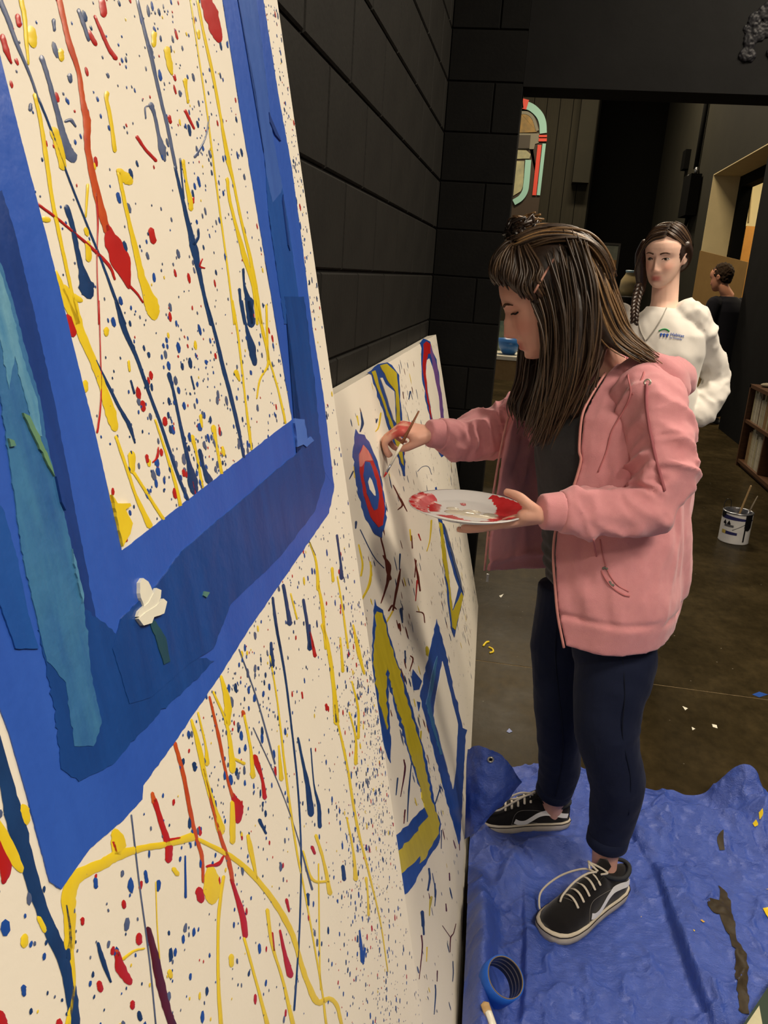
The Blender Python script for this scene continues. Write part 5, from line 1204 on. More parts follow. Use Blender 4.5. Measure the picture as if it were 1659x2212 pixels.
# ------------------------------------------------------------------ woman in the pink hoodie
FV_ = norm([-0.85, -0.52, 0]); LV_ = np.array([-FV_[1], FV_[0], 0])
RH = rot_head(math.pi + math.radians(9), math.radians(27), math.radians(-3)); HS = 1.02
Hc = A((1093, 727, 1.875)) - RH @ (np.array([.105, 0, -.044]) * HS)
TL = lambda p: RH @ (np.array(p) * HS) + Hc
parts = [xf_geo(head_geo(HS, 1.25, 1.0), RH, Hc)]
for s in (-1, 1): parts += [xf_geo((np.array(v) * HS, f), RH, Hc) for v, f in ear_geo(s)]
nb = np.array([.222, 1.945, 1.245])
parts.append(limb([TL((-.025, 0, -.03)), TL((-.03, 0, -.085)), (TL((-.035, 0, -.12)) + nb) / 2, nb], [.052, .05, .05, .062], 20, 6))
parts.append(torso_loft([(.28, 1.94, .70, .13, .11, .1), (.27, 1.935, .80, .14, .11, .1), (.24, 1.93, .92, .12, .095, .09), (.23, 1.93, 1.08, .13, .10, .12), (.225, 1.94, 1.18, .135, .09, .09), (.222, 1.945, 1.25, .08, .06, .06)], FV_))
# arms
LW = A((1172, 1107, 1.622)); RW = A((926, 937, 2.012))
La = [A((1385, 850, 1.83)), A((1415, 930, 1.775)), A((1425, 1020, 1.735)), A((1405, 1090, 1.70)), A((1330, 1107, 1.67)), A((1250, 1105, 1.645)), LW]
Ra = [A((1215, 880, 2.08)), A((1150, 905, 2.12)), A((1085, 928, 2.13)), A((1005, 942, 2.08)), RW]
parts.append(limb(La, [.05, .046, .043, .04, .038, .033, .028], 16, 6)); parts.append(limb(Ra, [.05, .046, .042, .036, .027], 16, 6))
# hands
lh, ltips, LT = hand_geo(LW + np.array([0, 0, -.006]), (-1, .05, -.36), (.0, -.2, -.98), True, [(2, 8, 6), (0, 6, 6), (0, 8, 8), (4, 12, 10)], [(.008, .018, -.008), (.02, .034, -.028), (.036, .036, -.05), (.062, .026, -.066)], .95)
rh, rtips, RT = hand_geo(RW, (-1, -.12, .12), (-.2, -.25, 1), False, [(46, 52, 26), (50, 58, 30), (58, 66, 34), (64, 70, 40)], [(.008, .02, -.006), (.03, .036, -.018), (.052, .036, -.036), (.07, .022, -.05)], .93)
parts += lh + rh
# legs
Ll = [A((1320, 1330, 1.86)), A((1328, 1430, 1.81)), A((1313, 1580, 1.755)), A((1330, 1670, 1.775)), A((1322, 1750, 1.79)), A((1306, 1860, 1.795)), A((1308, 1915, 1.785))]
Rl = [A((1235, 1290, 2.0)), A((1214, 1420, 1.99)), A((1204, 1560, 1.975)), A((1209, 1645, 2.0)), A((1193, 1735, 2.03)), A((1190, 1770, 2.03))]
parts.append(limb(Ll, [.085, .075, .052, .05, .04, .031, .028], 16, 6)); parts.append(limb(Rl, [.085, .07, .046, .044, .033, .024], 16, 6))
me = fuse('person', parts, .0032, 3)
me.materials.append(M_skin)
def paint_on_hand(co, C, mix):
    q = co - np.array(RT((.075, .0, .0))); d = np.linalg.norm(q * np.array([1, .8, 1]), axis=1)
    mix(np.clip((.042 - d) / .012, 0, 1) * (co[:, 0] < RT((.045, 0, 0))[0]) * np.clip(fbm(co * 60, 3, 2) * 3 + .75, 0, 1) * .9, (186, 62, 62))
    q = np.linalg.norm(co - np.array(LT((.078, .034, -.03))), axis=1); mix((q < .012) * .55, (205, 150, 60))
    return None
skin_colors(me, (218, 166, 146), Hc, RH, HS, None)
def recolor():
    a = me.color_attributes['Col']; buf = np.empty(len(me.vertices) * 4); a.data.foreach_get('color', buf); buf = buf.reshape(-1, 4); co = get_co(me); Cc = buf[:, :3]
    def mixr(m, col):
        nonlocal Cc
        m = np.clip(m, 0, 1)[:, None]; Cc = Cc * (1 - m) + np.array(lin(*col)[:3]) * m
    paint_on_hand(co, Cc, mixr); buf[:, :3] = Cc; a.data.foreach_set('color', buf.ravel())
recolor()
woman = link('person', me, None, 'woman in a pink zip hoodie and dark jeans painting the low board', 'person')
face_bits(woman, me, Hc, RH, HS, 0.0)

# ---- shirt
M_shirt = mat('charcoal_knit', (62, 62, 64), 0.85, 0.15, sheen=.15, noise=(120, (52, 52, 55), .3), bump=(900, .25, .0012))
sh = torso_loft([(.262, 1.93, .775, .15, .14, .13), (.25, 1.94, .84, .15, .14, .14), (.24, 1.94, .93, .14, .13, .148), (.228, 1.945, 1.03, .14, .13, .165), (.22, 1.945, 1.11, .145, .125, .168), (.215, 1.945, 1.18, .145, .115, .14), (.21, 1.945, 1.235, .11, .09, .11), (.205, 1.94, 1.275, .075, .07, .075)], FV_, 7)
sme = fuse('shirt', [sh], .006, 3); co = get_co(sme); no = get_no(sme)
lv = (co @ FV_) * 9; fold = fbm(np.stack([co @ LV_ * 7, lv, co[:, 2] * 9 + 1.2 * (co @ LV_) * 6], 1), 3, 12)
low = np.clip((.92 - co[:, 2]) / .12, 0, 1); rings = np.sin(co[:, 2] * 190 + 5 * (co @ LV_)) * .004 * low
set_co(sme, co + no * (fold * .009 + rings)[:, None]); sme.materials.append(M_shirt); link('shirt', sme, woman, label='charcoal grey top')

# ---- jeans
def denim(name='dark_denim'):
    M = mat(name, (24, 31, 55), 0.8, 0.15, sheen=.04, noise=(9, (18, 25, 48), .3), bump=(700, .25, .001)); return M
M_jean = denim()
jl = [A((1312, 1300, 1.875)), A((1328, 1420, 1.815)), A((1315, 1500, 1.78)), A((1311, 1590, 1.755)), A((1332, 1680, 1.775)), A((1326, 1750, 1.79)), A((1310, 1822, 1.798))]
jr = [A((1238, 1270, 2.0)), A((1216, 1400, 1.99)), A((1205, 1560, 1.975)), A((1210, 1645, 2.0)), A((1203, 1690, 2.015)), A((1195, 1712, 2.025))]
jw = lambda k, a, p: wrinkle(k, a * .8, p, 1.2)
jp_ = [limb(jl, [.098, .097, .083, .070, .0665, .058, .0465], 28, 9, jw(11, .003, .1)), limb(jr, [.088, .082, .057, .0545, .052, .046], 28, 9, jw(10, .003, .5)),
       torso_loft([(.275, 1.93, .66, .13, .115, .11), (.272, 1.93, .74, .145, .12, .12), (.262, 1.932, .84, .14, .11, .115)], FV_)]
jme = fuse('jeans', jp_, .0045, 3); jme.materials.append(M_jean)
co = get_co(jme); no = get_no(jme); set_co(jme, co + no * (fbm(co * 16, 3, 6) * .0035)[:, None])
jeans = link('jeans', jme, woman, label='dark blue skinny jeans with rolled cuffs')
for P, r0 in ((jl, .0475), (jr, .047)):
    d = norm(P[-1] - P[-2]); c = P[-1]
    V, Fc = tube([c - d * .036, c - d * .034, c - d * .004, c, c - d * .003, c - d * .03], [r0 - .002, r0 + .0035, r0 + .003, r0, r0 - .006, r0 - .007], 28, False); mesh_obj('cuff', V, Fc, M_jean, jeans, True)
jb = bvh_of(jme)
M_seam = mat('denim_seam', (18, 24, 42), .8, .2)
for L in ([(1345, 1420), (1350, 1500), (1345, 1590), (1362, 1680), (1358, 1760), (1340, 1850)], [(1206, 1300), (1200, 1420), (1214, 1560), (1216, 1640), (1200, 1720)]):
    P = hits(jb, L, .0005)
    if len(P) > 2: V, Fc = tube(catmull(P, 8), .0014, 6); mesh_obj('seam', V, Fc, M_seam, jeans, True)

# ---- hoodie
M_pink = mat('pink_fleece', (219, 152, 157), 0.9, 0.12, sheen=.3, noise=(60, (211, 142, 149), .3), bump=(600, .35, .0016))
Lz = [A(p) for p in ((1221, 1398, 1.70), (1208, 1330, 1.71), (1202, 1267, 1.72), (1198, 1192, 1.735), (1207, 1130, 1.745), (1237, 1064, 1.76), (1257, 998, 1.775), (1254, 969, 1.78), (1260, 900, 1.80), (1278, 858, 1.825), (1311, 805, 1.86), (1350, 770, 1.90))]
Rz = [A(p) for p in ((1050, 1232, 2.02), (1054, 1190, 2.01), (1060, 1130, 2.0), (1070, 1060, 1.99), (1080, 1000, 1.985), (1092, 940, 1.985), (1108, 890, 1.99), (1150, 850, 1.99), (1220, 810, 1.985), (1280, 785, 1.98))]
zl = np.array([p[2] for p in Lz]); zr = np.array([p[2] for p in Rz])
LEV = [.70, .765, .86, .95, 1.04, 1.13, 1.20, 1.26, 1.305]
tabs = dict(
 L1=[(.27, 1.69), (.275, 1.68), (.25, 1.70), (.235, 1.715), (.235, 1.73), (.238, 1.745), (.235, 1.76), (.232, 1.82), (.235, 1.88)],
 L2=[(.355, 1.728), (.36, 1.724), (.355, 1.742), (.36, 1.765), (.345, 1.78), (.325, 1.785), (.30, 1.775), (.27, 1.825), (.25, 1.885)],
 L3=[(.412, 1.83), (.416, 1.825), (.408, 1.83), (.398, 1.835), (.388, 1.84), (.375, 1.85), (.348, 1.86), (.31, 1.88), (.27, 1.915)],
 B=[(.438, 1.97), (.442, 1.97), (.437, 1.96), (.43, 1.955), (.422, 1.955), (.405, 1.955), (.378, 1.955), (.332, 1.96), (.28, 1.955)],
 R3=[(.385, 2.09), (.388, 2.095), (.375, 2.085), (.365, 2.075), (.36, 2.065), (.35, 2.065), (.32, 2.05), (.285, 2.02), (.25, 1.985)],
 R2=[(.24, 2.17), (.245, 2.175), (.22, 2.15), (.2, 2.135), (.185, 2.125), (.17, 2.115), (.16, 2.10), (.17, 2.06), (.2, 2.0)],
 R1=[(.075, 2.11), (.07, 2.115), (.06, 2.10), (.05, 2.095), (.05, 2.085), (.06, 2.07), (.085, 2.045), (.13, 2.015), (.185, 1.985)])
rows = []
for z in np.linspace(.70, 1.305, 60):
    i = lambda k, c: np.interp(z, LEV, [q[c] for q in tabs[k]])
    zq = (z - .70) / .605
    lz = [np.interp(zq, np.linspace(0, 1, 12), [p[c] for p in Lz]) for c in range(3)]
    t_l = np.interp(z, zl, np.arange(len(zl))) ; lz = np.array([np.interp(t_l, np.arange(len(zl)), [p[c] for p in Lz]) for c in range(3)])
    zz_ = max(z, zr[0]); t_r = np.interp(zz_, zr, np.arange(len(zr))); rz_ = np.array([np.interp(t_r, np.arange(len(zr)), [p[c] for p in Rz]) for c in range(3)])
    zb = np.interp(z, [.70, .76, .85], [.03, .025, 0])       # right panel hem sits a little higher
    ctl = [lz] + [np.array([i(k, 0), i(k, 1), z + (zb * w)]) for k, w in (('L1', .0), ('L2', .25), ('L3', .8), ('B', 1), ('R3', 1), ('R2', 1), ('R1', 1))] + [rz_]
    rows.append(catmull(ctl, 9))
Rw = np.array(rows); nu, nv = Rw.shape[:2]
# folds in the body of the hoodie
q = Rw.reshape(-1, 3)
du = np.gradient(Rw, axis=0); dv = np.gradient(Rw, axis=1); Nn = np.cross(dv, du); Nn /= np.linalg.norm(Nn, axis=2, keepdims=True) + 1e-9
if np.mean(np.sum(Nn[:, nv // 2] * np.array([.8, .1, 0]), axis=1)) < 0: Nn = -Nn
vf = np.arange(nv)[None, :] / (nv - 1.0); zf = Rw[:, :, 2]
fd = fbm(np.stack([(vf * 22 + zf * 3).ravel(), zf.ravel() * 5, np.zeros(nu * nv)], 1), 3, 8).reshape(nu, nv)
rib = np.clip((.772 - zf) / .012, 0, 1)
edge = np.minimum(vf, 1 - vf); edge = np.clip(edge / .06, 0, 1)
Rw = Rw + Nn * ((fd * .013) * edge * (1 - .75 * rib) - .007 * np.exp(-((zf - .772) / .006) ** 2) + .004 * (1 - rib) * np.clip((zf - .772) / .05, 0, 1) * np.exp(-((zf - .81) / .05) ** 2))[:, :, None]
th = .011; inn = Rw - Nn * th
V = list(Rw.reshape(-1, 3)) + list(inn.reshape(-1, 3)); n0 = nu * nv
Fc = grid_faces(nu, nv) + [tuple(reversed([i + n0 for i in f])) for f in grid_faces(nu, nv)]
rim = [i * nv for i in range(nu)] + [(nu - 1) * nv + j for j in range(1, nv)] + [i * nv + nv - 1 for i in range(nu - 2, -1, -1)] + [j for j in range(nv - 2, 0, -1)]
for a, b in zip(rim, rim[1:] + rim[:1]): Fc.append((a, b, b + n0, a + n0))
bmq = bmesh.new(); vs_ = [bmq.verts.new(v) for v in V]
for f in Fc: bmq.faces.new([vs_[i] for i in f])
bmesh.ops.recalc_face_normals(bmq, faces=bmq.faces); bmq.verts.index_update(); Fc = [tuple(v.index for v in f.verts) for f in bmq.faces]; bmq.free()
def sleeve(P, R_, k, amp, ph): return limb(P, R_, 40, 14, wrinkle(k, amp, ph, 1.1))
slL = sleeve([A((1372, 838, 1.85)), A((1408, 880, 1.80)), A((1422, 960, 1.762)), A((1424, 1030, 1.73)), A((1402, 1090, 1.70)), A((1335, 1108, 1.672)), A((1270, 1106, 1.65)), A((1212, 1105, 1.634))], [.066, .075, .071, .066, .058, .053, .050, .043], 13, .014, .1)
slR = sleeve([A((1225, 880, 2.07)), A((1150, 905, 2.11)), A((1080, 930, 2.125)), A((1010, 943, 2.08)), A((950, 938, 2.03))], [.08, .078, .073, .055, .041], 12, .013, .4)
cfL = limb([A((1214, 1105, 1.635)), A((1195, 1105, 1.63)), A((1171, 1106, 1.6225))], [.041, .0385, .0365], 28, 4)
cfR = limb([A((952, 938, 2.032)), A((940, 937, 2.022)), A((926, 936, 2.013))], [.039, .0365, .0345], 28, 4)
hood = [limb([A((1348, 800, 1.865)), A((1372, 786, 1.875)), A((1400, 790, 1.87)), A((1440, 815, 1.86)), A((1466, 850, 1.88))], [.018, .026, .04, .046, .036], 20, 7, wrinkle(3, .006, .2), (1.0, .85)),
        limb([A((1440, 812, 1.88)), A((1455, 820, 1.96)), A((1420, 815, 2.05)), A((1330, 800, 2.08)), A((1270, 795, 2.03))], [.044, .052, .05, .038, .02], 20, 7, wrinkle(3, .006, .5)),
        limb([A((1385, 800, 1.83)), A((1420, 850, 1.80)), A((1462, 880, 1.82))], [.03, .045, .04], 20, 7, wrinkle(2, .006, .3), (1.0, .7))]
hme = fuse('hoodie', [(V, Fc)] + hood, .0042, 3)
co = get_co(hme); no = get_no(hme); set_co(hme, co + no * (fbm(co * 13, 3, 16) * .004)[:, None])
hme.materials.append(M_pink); hood_o = link('hoodie', hme, woman, label='open pink fleece zip hoodie')
hb = bvh_of(hme)
M_cord = mat('dusky_pink_cord', (168, 100, 108), .85, .15); M_zip = mat('pink_zip_teeth', (206, 140, 134), .4, .5)
def on_hood(name, L, r, m_, lift=.001, k=6):
    P = hits(hb, L, lift)
    if len(P) > 1: V, Fc = tube(catmull(P, k), r, 6); mesh_obj(name, V, Fc, m_, hood_o, True)
for sp, ph in ((slL, cfL), (slR, cfR)):
    sm_ = fuse('sleeve', [sp], .0042, 2); co = get_co(sm_); no = get_no(sm_); set_co(sm_, co + no * (fbm(co * 15, 3, 26) * .005)[:, None]); sm_.materials.append(M_pink); link('sleeve', sm_, hood_o)
    sc_ = fuse('cuff', [ph], .0042, 1); sc_.materials.append(M_pink); link('cuff', sc_, hood_o)
    if sp is slL: slm = sm_
hb = BVHTree.FromPolygons([v.co.copy() for v in hme.vertices] + [v.co.copy() for v in slm.vertices], [tuple(p_.vertices) for p_ in hme.polygons] + [tuple(i + len(hme.vertices) for i in p_.vertices) for p_ in slm.polygons])
on_hood('drawcord', [(1397, 830), (1396, 870), (1402, 920), (1412, 970), (1422, 1010), (1436, 1060)], .0032, M_cord, .003)
M_sm = mat('pink_seam', (192, 120, 124), .9, .1)
on_hood('seam', [(1355, 772), (1356, 810), (1362, 850), (1345, 890), (1322, 930), (1310, 975), (1292, 1020)], .0018, M_sm, .0004)
on_hood('seam', [(1394, 782), (1388, 815), (1366, 852)], .0022, M_sm, .0008)
on_hood('pocket_edge', [(1282, 1165), (1288, 1200), (1302, 1240), (1322, 1268), (1345, 1284), (1360, 1288)], .0022, M_sm, .0008)
on_hood('pocket_edge', [(1296, 1165), (1302, 1200), (1315, 1238), (1334, 1264), (1358, 1278)], .0014, M_sm, .0008)
V, Fc = tube([p + np.array([-.003, -.003, 0]) for p in catmull(Lz[:11], 6)], .0032, 6); mesh_obj('zipper', V, Fc, M_zip, hood_o, True)
V, Fc = tube([p + np.array([-.004, -.002, 0]) for p in catmull(Rz[:8], 6)], .0032, 6); mesh_obj('zipper', V, Fc, M_zip, hood_o, True)
zp = A((1054, 1240, 2.012)); g = G(); g.box(-.003, .003, -.001, .001, -.022, 0); o = g.obj('zip_pull', M_tin, hood_o); o.location = zp
e_ = hit(hb, 1399, 826, .002); ring_obj('eyelet', e_, (-.2, -1, .3), .006, .0018, M_brass, hood_o)
for L in ([(1302, 1228), (1308, 1226), (1312, 1230)], [(1317, 1256), (1319, 1262), (1322, 1264), (1326, 1264)]): on_hood('paint_spot', L, .003, mat('grey_paint_spot', (112, 110, 104), .6, .3), .0)

# ---- shoes
M_suede = mat('black_suede', (26, 24, 25), .92, .1, sheen=.3, noise=(60, (20, 19, 20), .3), bump=(300, .3, .001)); M_sole = mat('off_white_rubber', (206, 198, 182), .6, .3, noise=(20, (184, 172, 150), .25)); M_strp = mat('white_leather', (228, 228, 226), .5, .3); M_lace = mat('pale_lace', (206, 198, 184), .85, .15); M_stit = mat('pale_stitching', (120, 116, 112), .8, .2)
SX = [0, .01, .03, .06, .10, .14, .18, .21, .235, .255, .266, .27]; SW = [.012, .023, .031, .034, .035, .039, .0455, .046, .042, .032, .018, .004]
UX = [.004, .02, .05, .08, .10, .13, .16, .19, .22, .245, .262]; UH = [.072, .076, .072, .078, .092, .088, .074, .062, .054, .046, .034]
def shoe(toe, heading, z0, label, loops, K=1.0):
    hd = norm([heading[0], heading[1], 0]); lf = np.array([-hd[1], hd[0], 0]); org = np.array([toe[0], toe[1], z0]) - hd * .27 * K
    T = lambda x, y, z: org + (hd * x + lf * y + np.array([0, 0, z])) * K
    wx = lambda x: float(np.interp(x, SX, SW)); hx = lambda x: float(np.interp(x, UX, UH))
    def ys(x, z, e=2.4): h_ = hx(x); t = min(1, max(0, (z - .012) / (h_ - .012))); return (wx(x) - .002) * (1 - t ** e) ** (1 / e)
    # upper
    V = []; xs = np.linspace(.004, .264, 48); n = 29
    for x in xs:
        h_ = hx(x); w = wx(x) - .002
        for j in range(n):
            a = math.pi * j / (n - 1); c, s = math.cos(a), math.sin(a); e = 2 / 2.4
            V.append(T(x, w * math.copysign(abs(c) ** e, c), .012 + (h_ - .012) * abs(s) ** e))
    m0 = len(xs); Fc = grid_faces(m0, n); Fc.append(tuple(range(n))); Fc.append(tuple((m0-1) * n + j for j in range(n - 1, -1, -1)))
    up = mesh_obj('shoe', V, Fc, M_suede, woman, True, label=label)
    # sole
    out = [(x, wx(x)) for x in np.concatenate([np.linspace(0, .03, 8), np.linspace(.04, .24, 22), np.linspace(.245, .27, 12)])]; pl = out + [(x, -w) for x, w in reversed(out)]
    lay = [(0, -.003), (.003, .0005), (.012, .0018), (.024, .0015), (.027, -.0005), (.0275, -.004)]; k = len(pl); V = []
    for z, o_ in lay:
        for x, w in pl:
            sg = 1 if w >= 0 else -1; V.append(T(.135 + (x - .135) * (1 + o_ / .135), w + sg * o_, z + .006 * max(0, (x - .22) / .05) ** 2))
    Fc = grid_faces(len(lay), k, True); Fc.append(tuple(range(k))); mesh_obj('sole', V, Fc, M_sole, up, True)
    P = [T(.135 + (x - .135) * (1 + .0022 / .135), w + (1 if w >= 0 else -1) * .0022, .0228 + .006 * max(0, (x - .22) / .05) ** 2) for x, w in pl]; V, Fc = tube(P + [P[0]], .0011, 6); mesh_obj('foxing_line', V, Fc, M_lash, up, True)
    # side stripes
    for s in (1, -1):
        C_ = catmull([(.012, .044, 0), (.045, .052, 0), (.075, .057, 0), (.098, .054, 0), (.118, .043, 0), (.135, .034, 0), (.152, .034, 0), (.166, .040, 0)], 5); V = []
        for i_, p in enumerate(C_):
            t = C_[min(i_+1, len(C_)-1)] - C_[max(i_-1, 0)]; t = t / np.linalg.norm(t); nx_, nz_ = -t[1], t[0]
            for q in (-.0062, 0, .0062): x, z = p[0] + nx_ * q, p[1] + nz_ * q; V.append(T(x, s * (ys(x, z) + .0028), z))
        mesh_obj('side_stripe', V, grid_faces(len(C_), 3), M_strp, up, True)
        for st_ in ([(.175, .024), (.172, .04), (.165, .055), (.150, .064), (.12, .066), (.09, .062), (.06, .055)], [(.175, .03), (.15, .028), (.125, .033), (.10, .029)]):
            V, Fc = tube(catmull([T(x, s * (ys(x, z) + .0012), z) for x, z in st_], 4), .0006, 5); mesh_obj('stitching', V, Fc, M_stit, up, True)
    # toe cap stitching, collar, tongue, laces
    V, Fc = tube([T(.19 - .012 * math.cos(a), ys(.19, .0) * .9 * math.cos(a), .018 + (hx(.19) - .017) * math.sin(a) ** .8) for a in np.linspace(.15, math.pi - .15, 16)], .0006, 5); mesh_obj('stitching', V, Fc, M_stit, up, True)
    col = [T(.048 + .043 * math.cos(a), .029 * math.sin(a), .074 + .012 * max(0, math.cos(a)) + .004 * max(0, -math.cos(a))) for a in np.linspace(0, 2 * math.pi, 30)]; V, Fc = tube(col, .0055, 8, False); mesh_obj('collar', V, Fc, mat('padded_black_collar', (44, 46, 50), .8, .2), up, True)
    V, Fc = tube(catmull([T(.15, 0, .079), T(.115, 0, .092), T(.09, 0, .106), T(.084, 0, .112)], 4), .017, 12, True, None, (1, .25)); mesh_obj('tongue', V, Fc, M_suede, up, True)
    for i_ in range(5):
        x = .118 + .017 * i_; h_ = hx(x)
        P = [T(x + .004 * q, .021 * q, h_ + .004 - .009 * abs(q) ** 2) for q in (-1, -.6, -.2, .2, .6, 1)]; V, Fc = tube(catmull(P, 3), .0032, 8, True, None, (1, .55)); mesh_obj('lace', V, Fc, M_lace, up, True)
    for L in loops:
        V, Fc = tube(catmull([T(*p) for p in L], 6), .0026, 8); mesh_obj('lace', V, Fc, M_lace, up, True)
    return up
shoe((.192, 1.600), (-.68, -.73), .010, 'black suede lace-up shoe with white side stripe on the forward foot', [[(.112, 0, .098), (.12, -.03, .09), (.15, -.065, .06), (.19, -.078, .03), (.215, -.06, .015), (.22, -.045, .012)], [(.112, .0, .1), (.13, -.012, .094), (.16, -.02, .08), (.195, -.018, .066), (.21, -.012, .06)], [(.108, .0, .1), (.112, -.022, .108), (.1, -.03, .1), (.105, -.012, .1)], [(.11, .01, .099), (.1, .018, .106), (.11, -.02, .108), (.118, -.015, .1)]], 1.1)
shoe((.008, 1.980), (-.97, -.25), .010, 'black suede lace-up shoe with white side stripe beside the folded tarp corner', [[(.112, 0, .098), (.14, .012, .098), (.18, .02, .078), (.21, .024, .062), (.235, .02, .056)], [(.112, 0, .1), (.15, .005, .104), (.18, .008, .09), (.16, .004, .085), (.12, .0, .096)], [(.108, 0, .1), (.112, .01, .112), (.122, .012, .106), (.114, .005, .098)]])

# ---- hair
def hd_(x, y, z): return TL((x, y, z))
tone_d = lambda u, rr: rr.choice([(66, 50, 38), (84, 65, 48), (52, 40, 31), (104, 82, 60), (74, 56, 42), (60, 46, 36)])
# smooth cap under the strands
cap = [xf_geo(ellipsoid((-.018, 0, .028), (.102, .082, .100), None, 24), RH * HS, Hc)]
g_near = [[A((1176, 656, 1.845)), A((1196, 712, 1.825)), A((1190, 800, 1.815)), A((1172, 880, 1.82)), A((1150, 950, 1.83))],
          [A((1186, 612, 1.83)), A((1208, 700, 1.81)), A((1202, 800, 1.80)), A((1182, 890, 1.805)), A((1158, 965, 1.815))],
          [A((1202, 572, 1.825)), A((1222, 680, 1.80)), A((1220, 790, 1.79)), A((1194, 885, 1.80)), A((1166, 960, 1.81))],
          [A((1222, 548, 1.83)), A((1248, 660, 1.80)), A((1246, 780, 1.79)), A((1222, 865, 1.80)), A((1182, 940, 1.81))],
          [A((1240, 535, 1.84)), A((1274, 640, 1.81)), A((1272, 745, 1.80)), A((1248, 820, 1.80)), A((1208, 890, 1.81))]]
g_back = [[A((1246, 545, 1.86)), A((1272, 612, 1.825)), A((1292, 690, 1.82)), A((1328, 745, 1.825)), A((1395, 782, 1.825))],
          [A((1250, 532, 1.88)), A((1284, 592, 1.845)), A((1312, 670, 1.84)), A((1345, 730, 1.84)), A((1424, 788, 1.835))],
          [A((1248, 522, 1.90)), A((1290, 578, 1.88)), A((1322, 650, 1.87)), A((1354, 720, 1.86)), A((1435, 792, 1.85))],
          [A((1244, 522, 1.93)), A((1284, 578, 1.93)), A((1314, 650, 1.92)), A((1346, 720, 1.90)), A((1428, 788, 1.88))]]
g_far = [[A((1150, 640, 1.95)), A((1130, 740, 1.965)), A((1122, 800, 1.965)), A((1104, 860, 1.96)), A((1112, 905, 1.955))],
         [A((1170, 650, 1.96)), A((1150, 760, 1.96)), A((1140, 830, 1.955)), A((1122, 880, 1.95)), A((1130, 915, 1.945))],
         [A((1190, 660, 1.96)), A((1180, 760, 1.96)), A((1168, 830, 1.95)), A((1150, 890, 1.94)), A((1145, 920, 1.93))]]
g_mid = [[A((1250, 600, 1.87)), A((1275, 680, 1.85)), A((1282, 750, 1.84)), A((1268, 810, 1.83)), A((1245, 850, 1.82))], [A((1230, 620, 1.90)), A((1250, 700, 1.88)), A((1260, 780, 1.86)), A((1250, 860, 1.84)), A((1240, 900, 1.83))]]
base = cap + [limb(g_, [.014, .02, .019, .013, .005], 12, 6) for g_ in (g_near[1], g_near[2], g_near[3], g_near[4])] + [limb(g_, [.012, .018, .014, .01, .004], 12, 6) for g_ in (g_back[1], g_back[2], g_back[3], g_back[0])] + [limb(g_, [.014, .018, .016, .01, .004], 12, 6) for g_ in g_far[1:]] + [limb(g_, [.02, .03, .03, .02, .01], 12, 6) for g_ in g_mid]
hme2 = fuse('hair', base, .005, 4); co = get_co(hme2)
L = (co - Hc) @ RH / HS
# pull the cap back from the face
fr = (L[:, 0] > .02) & (L[:, 2] < .085) & (np.abs(L[:, 1]) < .075)
dep = np.clip((L[:, 0] - .03) / .04, 0, 1) * np.clip((.068 - L[:, 2]) / .012, 0, 1)
L2_ = L.copy(); L2_[:, 0] = np.where(fr, L[:, 0] - dep * (L[:, 0] - .02) * .9, L[:, 0])
on_head = np.linalg.norm(L, axis=1) < .16
co2 = np.where(on_head[:, None], (L2_ * HS) @ RH.T + Hc, co)
set_co(hme2, co2); hme2.materials.append(M_hair); set_col(hme2, np.tile(np.array(lin(48, 35, 27)[:3]), (len(co), 1)))
hair = link('hair', hme2, woman, label='long brown half-up hair with a small top bun')
hair_obj('hair_strands', hair_tufts(g_near, 520, .0026, .011, 1, .3, 7, 5, tone_d, (92, 72, 50)), hair, kind='stuff')
tone_lit = lambda u, rr: rr.choice([(120, 92, 62), (150, 118, 80), (182, 144, 98), (86, 66, 48), (134, 104, 70), (70, 54, 41)])  # back strands lightened: the golden highlight from above is in their colour
hair_obj('hair_strands', hair_tufts(g_back, 300, .0028, .0065, 2, .3, 7, 5, tone_lit, (130, 100, 66)), hair, kind='stuff')
hair_obj('hair_strands', hair_tufts(g_mid, 120, .0028, .011, 8, .3, 7, 5, tone_d), hair, kind='stuff')
hair_obj('hair_strands', hair_tufts(g_far, 110, .0031, .009, 3, .3, 7, 5, tone_d, (80, 60, 44)), hair, kind='stuff')
# front section combed up from the hairline to the bun
bunc = A((1128, 502, 1.89)); bl = (bunc - Hc) @ RH / HS
g_up = []
for y_, z_ in ((-.055, .052), (-.03, .068), (0, .072), (.03, .068), (.055, .054), (.069, .036), (.076, .018), (.083, .022)):
    x_ = .083 if abs(y_) < .04 else (.066 if y_ < .06 else (.056 if y_ < .07 else (.040 if y_ < .08 else .012)))
    s_ = [hd_(x_ - .007, y_ * .94, z_ - .002), hd_(x_ - .001, y_ * 1.02, z_ + .024), hd_(x_ - .016, y_ * .9, z_ + .048), hd_(bl[0] + (x_ - bl[0]) * .45, y_ * .5, .134 - abs(y_) * .2), hd_(bl[0], bl[1] + y_ * .15, bl[2] - .02)]
    g_up.append(s_)
hair_obj('hair_strands', hair_tufts(g_up, 330, .0027, .003, 4, .8, 6, 5, tone_d), hair, kind='stuff')
g_top = []
for y_ in (-.06, -.03, 0, .03, .055):
    g_top.append([TL((.02, y_ * .6, .133 - y_ * y_ * 5)), TL((-.04, y_ * 1.0, .130 - y_ * y_ * 6)), TL((-.1, y_ * 1.05, .092 - y_ * y_ * 3)), TL((-.128, y_ * .95, .03)), TL((-.132, y_ * .8, -.05))])
hair_obj('hair_strands', hair_tufts(g_top, 260, .0028, .005, 5, .8, 6, 5, lambda u, rr: tone_lit(u, rr) if rr.random() < .45 else tone_d(u, rr)), hair, kind='stuff')
